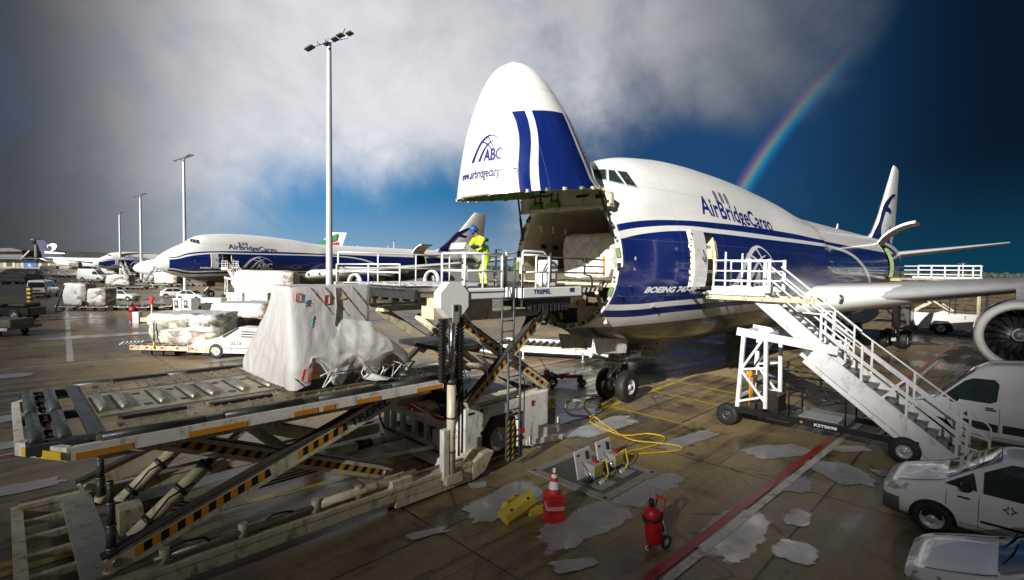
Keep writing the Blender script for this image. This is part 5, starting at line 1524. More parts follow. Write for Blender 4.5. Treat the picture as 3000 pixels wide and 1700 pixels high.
for k in range(11): q.box((.42 + .17 * k, 1.93, BZ - .70), (.50 + .17 * k, 1.97, BZ - .50), black); 
q.prism([(2.4, BZ - .34), (3.6, BZ - .2), (3.4, BZ - .42), (2.5, BZ - .62)], 'y', 1.1, 1.6, beige)
q.tube([(1.5, 1.4, BZ - .6), (1.3, 1.4, BZ - .9), (1.45, 1.4, BZ - 1.1), (1.9, 1.4, BZ - 1.15), (2.05, 1.4, BZ - .8), (2.0, 1.4, BZ - .55)], .035, black, 8)
q.lathe([(.2, 0), (.22, .2), (.001, .22)], black_paint, 16, Matrix.Translation((1.5, 1.2, BZ - 1.0)))
q.box((.3, FB, BZ - .25), (3.7, FB + .8, BZ - .02), white_worn)
q.build('front_bridge', white, ldr)
railing('railing', [(.26, 1.95), (.75, 2.0), (1.28, 2.0)], (BZ - .2, BZ + .40, BZ + .86), .028)
q = LB(); q.tube([(.26, 1.95, BZ), (.26, 1.95, BZ + .92), (.30, 1.95, BZ + .96), (1.05, 1.98, BZ + .96), (1.3, 2.0, BZ + .78), (1.3, 2.0, BZ - .2)], .03, white, 8); q.tube([(.0, 1.2, BZ), (.0, 1.2, BZ + 1.0), (.35, 1.2, BZ + 1.0), (.4, 1.2, BZ + .9), (.4, 1.2, BZ)], .03, white, 8)
q.build('gate_hoop', white, ldr)
q = LB()
for z in (BZ + .82, BZ + .40): q.tube([(1.3, 2.0, z), (4.0, 2.0, z - .02)], .024, dark_steel, 8)
q.tube([(2.55, 2.0, BZ + .60), (4.0, 2.0, BZ + .58)], .022, dark_steel, 8)
q.tube([(1.35, 2.0, BZ + .95), (1.35, 2.0, BZ + .1)], .035, dark_steel, 8); q.tube([(2.95, 2.0, BZ + .92), (2.95, 2.0, BZ + .34), (3.25, 2.0, BZ + .30), (3.33, 2.0, BZ + .22), (3.36, 2.0, BZ - .05)], .03, dark_steel, 8)
q.box((2.9, 1.95, BZ + .70), (3.05, 2.05, BZ + .84), dark_steel); q.tube([(3.97, 2.0, BZ + .30), (3.97, 2.0, BZ + .92)], .035, orange, 8)
q.build('extending_railing', dark_steel, ldr)
q = LB()     # bridge console
q.box((1.42, 1.35, BZ), (1.85, 1.85, BZ + .42), white, bev=.02); q.box((1.48, 1.40, BZ + .42), (1.95, 1.80, BZ + .75), white, bev=.03); q.box((1.96, 1.55, BZ + .42), (2.06, 1.65, BZ + .62), dark_steel)
for k in range(4): q.lathe([(.02, 0), (.02, .05), (.001, .055)], black_paint, 8, Matrix.Translation((1.56 + .09 * k, 1.6, BZ + .75)))
q.build('bridge_console', white, ldr)
q = LB()     # operator's console, tilted on a post
Mx = Matrix.Translation((-1.12, 1.25, BZ + .88)) @ Matrix.Rotation(R(28), 4, 'Y')
q.box((-.32, -.28, -.08), (.32, .28, .10), white_worn, M=Mx); q.box((-.30, -.26, .10), (.30, .26, .115), grey_rim, M=Mx)
for i in range(4):
    for j in range(3): q.lathe([(.02, .11), (.018, .15), (.001, .155)], (black_paint, red, black_paint)[j], 8, Mx @ Matrix.Translation((-.18 + .12 * i, -.15 + .15 * j, 0)))
q.bar((-1.15, 1.25, BZ), (-1.15, 1.25, BZ + .83), .12, .10, white_worn); q.box((-1.2, 1.1, BZ + .62), (-.9, 1.4, BZ + .74), black_paint)
q.build('operator_console', white_worn, ldr)
# --- ladder
q = LB()
for l, ll in ((2.10, ((-.42, -.14), )),):
    for s in (-.62, -.20): q.tube([(s, l, 3.05), (s, l, 4.55)], .028, grey_blue, 10)
    q.tube([(-.20, l, 4.5), (-.20, l, BZ + .78)], .03, grey_blue, 10)
    for k in range(6): q.tube([(-.62, l, 3.12 + .27 * k), (-.20, l, 3.12 + .27 * k)], .018, grey_blue, 8)
    for s in (-.42, .02): q.tube([(s + .02, l + .04, .32), (s, l + .04, 3.12)], .035, grey_blue, 10)
    for k in range(9): q.tube([(-.42, l + .04, .45 + .29 * k), (.02, l + .04, .45 + .29 * k)], .018, grey_blue, 8)
    for s in (-.30, .26): q.bar((s, l - .1, .25), (s, l - .1, 1.45), .05, .05, grey_blue)
    for z in (.28, 1.42, .8): q.bar((-.30, l - .1, z), (.26, l - .1, z), .04, .05, grey_blue)
    q.tube([(.15, l + .02, 2.4), (.22, l + .02, 2.3), (.22, l + .02, 1.0), (.1, l + .02, .9)], .016, black_paint, 6)
for s in (-.43, -.26): hazard_on(q, (s - .03, 2.185, .30), (0, 0, 1), (1, 0, 0), 1.1, .07, 7, .9, yellow, hz_black)
q.build('ladder', grey_blue, ldr)
q = LB(); q.box((.02, 2.17, .92), (.20, 2.18, 1.05), red); q.build('red_tag', red, ldr)

# ---------------------------------------------------------------- the film-wrapped pallet on the loader
def wrapped_load():
    root = empty('wrapped_cargo_pallet', W(-4.25, -.22, PZ + .02), ACT)
    tag(root, 'huge pallet load in billowing white plastic film on the loader platform', 'pallet')
    LX, LY, Hh = 2.35, 3.0, 2.12
    b = MB(); b.box((-1.28, -1.62, 0), (1.28, 1.62, .05), chrome); b.box((-1.29, -1.63, .0), (1.29, 1.63, .03), steel)
    b.build('pallet_base', steel, root)
    b = MB(); b.box((-1.16, -1.46, .05), (1.16, 1.46, .20), mat('dark_strap', (.03, .03, .032), .5)); b.box((-1.15, -1.45, .20), (1.12, 1.4, .62), board, bev=.03); b.box((-1.2, -1.40, .62), (.22, -.62, 2.0), board); b.box((.0, -1.35, .6), (.9, .2, 1.0), board, bev=.04)
    for s in (-.6, .0, .7): b.box((s - .01, -1.465, .2), (s + .01, -1.45, .62), dark_steel)
    b.build('carton_stack', board, root)
    sh = MB()
    # outer wrap: a tall narrow stack above, the film sloping out over the low cargo towards the base
    sm_ = lambda t_: t_ * t_ * (3 - 2 * t_)
    def fn(u, v):
        a = u * 2 * math.pi; c, s = math.cos(a), math.sin(a)
        k = (abs(c) ** 16 + abs(s) ** 16) ** (-1 / 16)
        g_ = sm_(max(0, min(1, (v - .06) / .94))); g2 = sm_(max(0, min(1, (v - .34) / .55)))
        x0, x1 = -1.34 + .06 * v, .40 + .87 * g2
        y0, y1 = -1.50 - .06 * v, -.55 + 2.05 * g_ ** .85
        X_, Y_ = (x0 + x1) / 2 + c * k * (x1 - x0) / 2, (y0 + y1) / 2 + s * k * (y1 - y0) / 2
        z = Hh * (1 - v)
        nz_ = noise.fractal(Vector((X_ * 1.1 + 2, Y_ * 1.1 + 5, z * .8)), 1.0, 2.1, 3)
        near_, bow = max(0, -s * k) ** 4, max(0, c * k) ** 4
        pleat = math.sin(a * 29 + 6 * nz_) * .006 * v + math.sin(a * 11 + 7 * nz_) * .014 * v
        off = .02 + .03 * abs(nz_) * v + pleat + near_ * .08 * g2 * (1 - max(0, v - .8) * 4) + bow * .22 * math.sin(min(1, g2) * math.pi * .8)
        if near_ > .2 and v > .66: z += max(0, .34 + .24 * math.sin(a * 11) + .10 * nz_) * (v - .66) / .34 * (1 if X_ > -.9 else .3)
        return (X_ + c * off, Y_ + s * off, max(.07, z + .015 * nz_))
    sh.grid(fn, 220, 60, film)
    sh.grid(lambda u, v: (-1.35 + u * 1.76, -1.52 + v * .99, Hh + .012 * noise.noise(Vector((u * 4, v * 3, 3)))), 16, 12, film)
    wr = sh.build('plastic_wrap', film, root)
    bg = MB()
    def bag(u, v):      # the loose outer bag: folds run down from the swell to points where the hem is caught
        a = -math.pi * .80 * (1 - u) + .35 * u
        n1_ = noise.noise(Vector((u * 3.1, v * 1.3, 9))); n2_ = noise.noise(Vector((u * 6.5, v * 2.2, 4)))
        gx = (u * 3.2) % 1.0; pull = (abs(gx - .5) * 2) ** 1.6          # 0 mid swag, 1 at a gather
        fold = math.sin((u * 46 + 5 * n1_) * (1 + .35 * v)) * (.010 + .022 * v) + math.sin(u * 19 + 6 * n2_) * .028
        swell = math.sin(min(1, v * 1.05 + .04) * math.pi) ** .8
        rx = 1.19 + .30 * swell * (.75 + .5 * n1_) + fold - .10 * pull * v
        ry = 1.53 + .40 * swell * (.80 + .6 * n1_) + fold - .12 * pull * v
        top_ = 1.05 + .42 * math.sin(u * 5.2 + .6) + .22 * n1_
        z = .12 + (top_ - .1) * (1 - v) + .34 * (1 - pull) * v ** 2 + .05 * n2_
        return (math.cos(a) * rx + .05, math.sin(a) * ry, max(.07, z))
    bg.grid(bag, 260, 50, film_thin)
    bg.build('loose_bag', film_thin, root)
    # net cords over the wrap, marks and stickers
    nt = MB()
    def skin(y, z): return (-0.0, 0, 0)
    for k in range(5):
        pts = [(-.95 + k * .30 + t_ * .075, -1.535 - .008 * (t_ % 2), 2.10 - t_ * .085) for t_ in range(13) if -.95 + k * .30 + t_ * .075 < .34]
        if len(pts) > 2: nt.tube(pts, .007, dark_steel, 5)
    cr_ = MB(); cr_.tube([(-.42, -1.545, 2.1), (-.40, -1.56, 1.7), (-.44, -1.57, 1.3)], .016, mat('crease_grey', (.3, .3, .31), .5), 6); cr_.build('film_crease', None, root)
    rr = random.Random(2)
    for k in range(16):
        a = Vector((rr.uniform(-1.1, 1.1), -1.66, .08)); nt.tube([a, a + Vector((rr.uniform(-.3, .3), -.05, rr.uniform(.15, .4))), a + Vector((rr.uniform(-.5, .5), 0.02, rr.uniform(.1, .35)))], .012, white if k % 2 else dark_steel, 5)
    nt.build('cargo_net', dark_steel, root)
    st = MB()
    def frame(x, z, w, h, m):
        for a, b in (((x, z), (x + w, z)), ((x + w, z), (x + w, z + h)), ((x + w, z + h), (x, z + h)), ((x, z + h), (x, z))): st.bar((a[0], -1.545, a[1]), (b[0], -1.545, b[1]), .004, .022, m, up=(0, 1, 0))
    frame(-1.27, 1.84, .12, .16, red); frame(-.66, 1.76, .12, .18, mat('pale_red', (.62, .22, .2), .5))
    st.box((-.30, -1.5453, 1.84), (-.20, -1.543, 1.89), yellow)
    cy = mat('cyan_ink', (.04, .32, .42), .5)
    for k in range(6): a = k * 1.05; st.bar((-1.02, -1.545, 1.80), (-1.02 + .07 * math.cos(a), -1.545, 1.80 + .08 * math.sin(a)), .004, .016, cy, up=(0, 1, 0))
    for k in range(5): st.bar((-.92 + .01 * k, -1.545, 1.30 + .04 * k), (-.88 - .02 * (k % 2), -1.545, 1.33 + .05 * k), .004, .014, cy, up=(0, 1, 0))
    st.bar((-1.15, -1.66, .28), (-1.10, -1.68, .50), .02, .045, red); st.bar((-1.06, -1.68, .24), (-.94, -1.68, .48), .02, .02, red)
    st.build('label_sticker', white, root)
    fl = MB(); fl.grid(lambda u, v: (.15 + u * .42 + .12 * v, -1.60 - v * .42 + .05 * math.sin(u * 9), .10 + .10 * math.sin(u * 3) * (1 - v) + .02), 12, 8, film); fl.build('film_scrap', film, root)
    return root
wrapped_load()
# ---------------------------------------------------------------- road vehicles
def tab(t, x):
    if x <= t[0][0]: return t[0][1]
    for a, b in zip(t, t[1:]):
        if x <= b[0]:
            f = (x - a[0]) / max(1e-6, b[0] - a[0]); return a[1] + (b[1] - a[1]) * f
    return t[-1][1]
def smooth_tab(t, x, h=.10): return (tab(t, x - h) + 2 * tab(t, x) + tab(t, x + h)) / 4


def make_vehicle(name, label, cat, loc, rz, L, Wd, top, belt, wins, shield, axles, wr, paint, group=None, low=.22, bumper=None, rear_glass=None, roof_taper=.155, lamps=True, tail=True, slim=.10):
    """x runs from nose (0) to tail (L), then recentred; top/belt are height profiles"""
    root = empty(name, loc, rz); tag(root, label, cat, group)
    hw = Wd / 2
    def plan(x):
        f = min(1, max(0, x) / (L * .16)); r = min(1, max(0, L - x) / (L * .10))
        return (1 - .20 * (1 - f) ** 2.2) * (1 - .10 * (1 - r) ** 2)
    def ring(x):
        w_ = hw * plan(x); t_ = smooth_tab(top, x, slim); b_ = min(smooth_tab(belt, x, .15), t_ - .05); g = max(0, t_ - b_ - .06)
        e = min(1, min(x, L - x) / .06 + .02); zb = low + .06 * (1 - min(1, min(x, L - x) / .3))
        k = roof_taper * g / .55
        pts = [(0, zb), (w_ * .80, zb), (w_ * .955, zb + .10), (w_ * .995, zb + .25), (w_, (zb + b_) * .55), (w_ * .985, b_ - .04), (w_ * .968, b_),
               (w_ * (.955 - k * .5), b_ + (t_ - b_) * .42), (w_ * (.945 - k), b_ + (t_ - b_) * .80), (w_ * (.90 - k), t_ - .035 - .02 * min(1, g)), (w_ * (.78 - k), t_ - .012), (w_ * .40, t_), (0, t_ + .012)]
        return [(y * (.90 + .10 * e), z) for y, z in pts]
    def side_y(x, z):
        r = ring(x); 
        for a, b in zip(r[2:10], r[3:11]):
            if a[1] <= z <= b[1] + 1e-6: return a[0] + (b[0] - a[0]) * (z - a[1]) / max(1e-6, b[1] - a[1])
        return r[9][0]
    X = lambda x: L / 2 - x
    n = int(L / .075); xs = [L * i / n for i in range(n + 1)]
    mb = MB(); rows = []
    for x in xs:
        r = ring(x); full = r + [(-y, z) for y, z in reversed(r[1:-1])]
        rows.append([(X(x), y, z) for y, z in full])
    loft_ring(mb, rows, paint)
    mb.add(rows[0], [list(range(len(rows[0])))], paint); mb.add(rows[-1], [list(range(len(rows[-1])))], paint)
    for ax in axles:      # wheel arch: dark well and a lip
        for sg in (-1, 1):
            yb = side_y(ax, wr * 1.6)
            arc = [(X(ax + (wr + .07) * math.cos(a)), sg * (side_y(ax + (wr + .07) * math.cos(a), max(low + .05, wr + (wr + .07) * math.sin(a))) + .006), max(low, wr + (wr + .07) * math.sin(a))) for a in [math.pi * i / 18 for i in range(19)]]
            rg = [[(X(ax + (wr + .06) * f * math.cos(a)), sg * (side_y(ax + (wr + .06) * f * math.cos(a), max(low + .02, wr + (wr + .06) * f * math.sin(a))) + .010), max(low + .02, wr + (wr + .06) * f * math.sin(a))) for a in [2 * math.pi * i / 30 for i in range(30)]] for f in (1, .8, .6, .4, .2, .05)]
            loft_ring(mb, rg, hz_black); mb.tube(arc, .018, paint, 6)
    body = mb.build('body', paint, root)
    def side_panel(poly, m, nm, off=.008, frame=True):
        for sg in (-1, 1):
            w_ = MB(); pts = []
            for (a, b) in zip(poly, poly[1:] + poly[:1]):
                for k in range(6): pts.append((a[0] + (b[0] - a[0]) * k / 6, a[1] + (b[1] - a[1]) * k / 6))
            cx = sum(p_[0] for p_ in pts) / len(pts); cz = sum(p_[1] for p_ in pts) / len(pts)
            f = lambda x, z, o: (X(x), sg * (side_y(x, z) + o), z)
            nq = len(pts)
            rings_ = [[f(cx + (x - cx) * s_, cz + (z - cz) * s_, off) for x, z in pts] for s_ in (1, .6, .25)]
            loft_ring(w_, rings_, m); w_.add(rings_[-1], [list(range(nq))], m)
            if frame: w_.tube([f(x, z, off) for x, z in pts], .011, hz_black, 5, closed=True)
            w_.build(nm, m, root)
    for poly in wins: side_panel(poly, glass, 'side_window')
    def across(x0, z_off, x1, m, nm, wfrac=.80, nx=8, lift=.010):
        w_ = MB()
        def fn(u, v):
            x = x0 + (x1 - x0) * u; r = ring(x); t_ = r[-1][1]; half = (r[9][0]) * wfrac
            y = (v * 2 - 1) * half; 
            z = t_ - .012 * (abs(y) / max(.01, half)) ** 2 - (.012 if abs(v * 2 - 1) < .9 else .02)
            return (X(x), y, z + lift + .012)
        w_.grid(fn, nx, 12, m); w_.build(nm, m, root)
    across(shield[0], 0, shield[1], glass, 'windscreen', .92, 12, .016)
    if rear_glass: across(rear_glass[0], 0, rear_glass[1], glass, 'rear_window', .86, 8, .014)
    for sg in (-1, 1):      # door seams, sill line, handles
        dm = MB()
        x1 = max(p_[0] for p_ in wins[0]) + .04; x2 = x1 + min(1.05, L * .24)
        for xx in ([wins[0][0][0] + .02, x1, x2] if L < 5 else [wins[0][0][0] + .2, x1]):
            z1 = smooth_tab(belt, xx); dm.tube([(X(xx), sg * (side_y(xx, low + .18 + (z1 - low - .2) * k / 6) + .001), low + .18 + (z1 - low - .2) * k / 6) for k in range(7)], .006, hz_black, 4)
        xa, xb = wins[0][0][0] + .02, x2; dm.tube([(X(xa + (xb - xa) * k / 6), sg * (side_y(xa + (xb - xa) * k / 6, low + .17) + .001), low + .17) for k in range(7)], .006, hz_black, 4)
        for xx in (x1 - .22,): z1 = smooth_tab(belt, xx) - .12; dm.box((X(xx) - .09, sg * side_y(xx, z1) - .012, z1 - .015), (X(xx) + .09, sg * side_y(xx, z1) + .03 * (1 if sg > 0 else 1), z1 + .015), paint if False else hz_black)
        dm.build('door_seam', hz_black, root)
    hn = MB()               # bonnet shut lines and grille
    for sg in (-1, 1): hn.tube([(X(x_), sg * ring(x_)[9][0] * .97, ring(x_)[9][1] + .012) for x_ in [.25 + (shield[0] - .25) * k / 8 for k in range(9)]], .006, hz_black, 4)
    gz = smooth_tab(top, .1) - .26
    hn.box((X(.06), -hw * .45, gz - .07), (X(-.015), hw * .45, gz + .05), hz_black, bev=.02); hn.box((X(.03), -.26, gz - .22), (X(-.02), .26, gz - .11), white_letter)
    hn.build('grille', hz_black, root)
    for ax in axles:
        for sg in (-1, 1):
            wheel_parts(root, (X(ax), sg * (side_y(ax, wr * 1.3) - .075), wr), (0, 1, 0), wr, .21, wr * .62)
    if bumper:
        for x0, x1 in ((-.012, .30), (L - .22, L + .012)):
            bb = MB(); ls = [x0 + (x1 - x0) * i / 8 for i in range(9)]
            rows = []
            for x in ls:
                xx = min(L - .001, max(.001, x)); r = ring(xx); rr_ = [(y * 1.012 + .004, z) for y, z in r[1:5]]
                zz = [low - .02, low + .10, low + .22, bumper]
                rows.append([(X(x), sgn * (rr_[k][0]), zz[k]) for sgn in (1,) for k in range(4)] + [(X(x), -rr_[k][0], zz[k]) for k in (3, 2, 1, 0)])
            loft_ring(bb, rows, mat('bumper_grey', (.085, .095, .09), .5, vary=.08), True, True); e = rows[0] if x0 < 0 else rows[-1]; bb.add(e, [list(range(8))], MATS['bumper_grey'])
            bb.build('bumper', None, root)
    if lamps:
        zf = smooth_tab(top, .22) - .13
        for sg in (-1, 1):
            hl = MB(); pts = [(.07, zf - .10), (.12, zf + .03), (.46, zf + .10), (.40, zf - .02), (.20, zf - .10)]
            P3 = [(X(x), sg * (side_y(x, z) + .008 - .0), z) for x, z in pts]; hl.add(P3, [list(range(5))], lamp_glass); 
            P4 = [(X(.01), sg * hw * plan(.02) * .55, zf - .09), (X(.055), sg * hw * plan(.1) * .55, zf + .015), P3[1], P3[0]]; hl.add(P4, [(0, 1, 2, 3)], lamp_glass)
            hl.build('headlight', lamp_glass, root)
            mr = MB(); xm = wins[0][0][0] + .30 if wins else 1.5; zm = smooth_tab(belt, xm) + .06
            mr.box((X(xm) - .10, sg * (side_y(xm, zm) + .03) - (.0 if sg > 0 else .20), zm - .02), (X(xm) + .08, sg * (side_y(xm, zm) + .03) + (.20 if sg > 0 else 0), zm + .14), hz_black, bev=.04); mr.build('wing_mirror', hz_black, root)
    if tail:
        for sg in (-1, 1):
            tl = MB(); zt_ = smooth_tab(belt, L - .1) - .02; y = hw * plan(L - .02)
            tl.box((X(L) - .012, sg * y * .93 - .07, zt_ - .30), (X(L) + .10, sg * y * .93 + .07, zt_ + .04), mat('tail_red', (.35, .012, .015), .25), bev=.02); tl.build('tail_light', None, root)
    return root, X, side_y


HB_TOP = [(0, .62), (.10, .78), (.95, 1.00), (1.75, 1.44), (2.3, 1.49), (3.2, 1.44), (3.75, 1.12), (3.95, .98), (4.0, .60)]
HB_BELT = [(0, .60), (.9, .90), (2.5, .95), (3.8, 1.0)]
HB_WIN = [[(1.16, .97), (1.75, 1.37), (2.32, 1.42), (2.36, .96)], [(2.44, .96), (2.40, 1.42), (3.02, 1.38), (3.40, 1.08), (3.3, .99)]]
car_white = mat('car_white', (.74, .75, .76), .22, vary=.03, coat=.8)
def hatchback(label, loc, rz, group='white hatchbacks on the apron', nm='parked_car'):
    return make_vehicle(nm, label, 'car', loc, rz, 4.0, 1.70, HB_TOP, HB_BELT, HB_WIN, (1.02, 1.72), (.78, 3.26), .31, car_white, group, rear_glass=(3.28, 3.72))
MPV_TOP = [(0, .72), (.10, .90), (.95, 1.14), (1.85, 1.74), (2.5, 1.82), (3.9, 1.78), (4.15, 1.1), (4.22, .7)]
MPV_BELT = [(0, .66), (.95, 1.02), (2.6, 1.06), (4.1, 1.12)]
MPV_WIN = [[(1.02, 1.10), (1.42, 1.38), (1.48, 1.08)], [(1.58, 1.07), (1.58, 1.44), (1.95, 1.66), (2.75, 1.70), (2.78, 1.05)], [(2.90, 1.06), (2.88, 1.70), (3.85, 1.64), (3.95, 1.10)]]
hd = math.atan2(.702, -.712)
def veh_at(front_c, L): return (front_c[0] + .712 * L / 2, front_c[1] - .702 * L / 2, 0)
c1r, Xc, Yc = make_vehicle('parked_car', 'white compact car with grey front bumper at the foot of the boarding stairs', 'car', veh_at((8.60, 11.22), 4.2), hd, 4.22, 1.78, MPV_TOP, MPV_BELT, MPV_WIN, (1.02, 1.80), (.84, 3.45), .325, car_white, 'white cars parked by the boarding stairs', bumper=.58, rear_glass=(3.92, 4.12))
em = MB()     # company mark on the door
for k, a in enumerate((40, 140, 220, 320)):
    cx, cz = 1.95 + .12 * math.cos(R(a)), .86 + .10 * math.sin(R(a)); pts = [(cx + .07 * math.cos(R(a + 180 + t)), cz + .06 * math.sin(R(a + 180 + t))) for t in (-60, -30, 0, 30, 60)]
    em.tube([(Xc(x), Yc(x, z) + .006, z) for x, z in pts], [.004, .009, .012, .009, .004], blue_letter, 4)
vs, fs = text_faces('Fraport', 1.0, .01, None)
em.add([(Xc(2.15 + x * .13), Yc(2.15, .72) + .007, .70 + y * .15) for x, y in vs], fs, black_letter)
em.box((Xc(2.9), Yc(2.2, .52) - .01, .50), (Xc(1.55), Yc(2.2, .52) + .015, .545), hz_black); em.box((Xc(2.75), Yc(2.6, .95) - .005, .93), (Xc(2.58), Yc(2.6, .95) + .02, .97), hz_black)
em.build('door_trim', hz_black, c1r)
c2r, _, _ = make_vehicle('parked_car', 'white rounded car parked nearest the viewer, beside the grey-bumpered compact', 'car', veh_at((6.72, 8.24), 4.0), hd, 4.0, 1.70, [(0, .60), (.10, .74), (1.0, .99), (1.95, 1.47), (2.5, 1.52), (3.2, 1.47), (3.85, 1.0), (4.0, .6)], HB_BELT, HB_WIN, (1.05, 1.92), (.80, 3.26), .31, car_white, 'white cars parked by the boarding stairs', rear_glass=(3.4, 3.8))
for rt, x0, z0 in ((c1r, 1.06, 1.16), (c2r, 1.10, 1.02)):    # wipers and cowl
    wpm = MB(); L_ = 4.2 if rt is c1r else 4.0
    for y0, y1 in ((.45, -.25), (-.15, -.7)): wpm.tube([(L_ / 2 - x0, y0, z0 + .04), (L_ / 2 - x0 - .10, (y0 + y1) / 2, z0 + .11), (L_ / 2 - x0 - .16, y1, z0 + .13)], .012, hz_black, 5)
    wpm.build('wiper', hz_black, rt)
VAN_TOP = [(0, .85), (.15, 1.05), (.95, 1.38), (1.75, 2.25), (2.15, 2.52), (3.0, 2.62), (5.7, 2.62), (5.85, 2.5), (5.9, .8)]
VAN_BELT = [(0, .8), (1.0, 1.28), (2.2, 1.38), (5.8, 1.4)]
VAN_WIN = [[(1.10, 1.42), (1.62, 1.98), (1.80, 2.08), (2.28, 2.10), (2.38, 1.98), (2.34, 1.48), (2.2, 1.40)]]
vn, Xv, Yv = make_vehicle('panel_van', 'tall white panel van behind the lower flight of the boarding stairs', 'van', veh_at((13.6, 17.3), 5.9), hd, 5.9, 2.02, VAN_TOP, VAN_BELT, VAN_WIN, (1.02, 1.80), (1.0, 4.5), .35, car_white, None, roof_taper=.06)
em = MB(); vs, fs = text_faces('14', 1.0, .03, None); em.add([(Xv(1.5 + x * .22), Yv(1.55, .98) + .008, .92 + y * .2) for x, y in vs], fs, black_letter)
em.prism([(Xv(1.25), .86), (Xv(2.4), .78), (Xv(2.4), .55), (Xv(1.6), .60)], 'y', Yv(1.9, .7) - .02, Yv(1.9, .7) + .012, hz_black); em.box((Xv(5.6), Yv(4, .72) - .01, .56), (Xv(2.5), Yv(4, .72) + .014, .80), hz_black); em.box((Xv(2.35), Yv(2.2, 1.2) - .01, 1.18), (Xv(2.12), Yv(2.2, 1.2) + .03, 1.22), hz_black)
em.build('door_trim', hz_black, vn)
# ---------------------------------------------------------------- the loader operator
def skin_body(name, joints, edges, root_i, parent, sub=2):
    me = bpy.data.meshes.new(name); me.from_pydata([j[:3] for j in joints], edges, [])
    o = bpy.data.objects.new(name, me); C.objects.link(o)
    md = o.modifiers.new('s', 'SKIN'); md.use_smooth_shade = True
    if not me.skin_vertices: bpy.context.view_layer.update()
    sv = me.skin_vertices[0].data if me.skin_vertices else None
    for i, j in enumerate(joints):
        sv[i].radius = (j[3], j[4] if len(j) > 4 else j[3]); sv[i].use_root = i == root_i
    o.modifiers.new('d', 'SUBSURF').levels = sub; o.modifiers['d'].render_levels = sub
    bpy.context.view_layer.update()
    m2 = bpy.data.meshes.new_from_object(o.evaluated_get(bpy.context.evaluated_depsgraph_get()))
    bpy.data.objects.remove(o); bpy.data.meshes.remove(me)
    for p_ in m2.polygons: p_.use_smooth = True
    ob = bpy.data.objects.new(name, m2); C.objects.link(ob)
    if parent: ob.parent = parent
    return ob


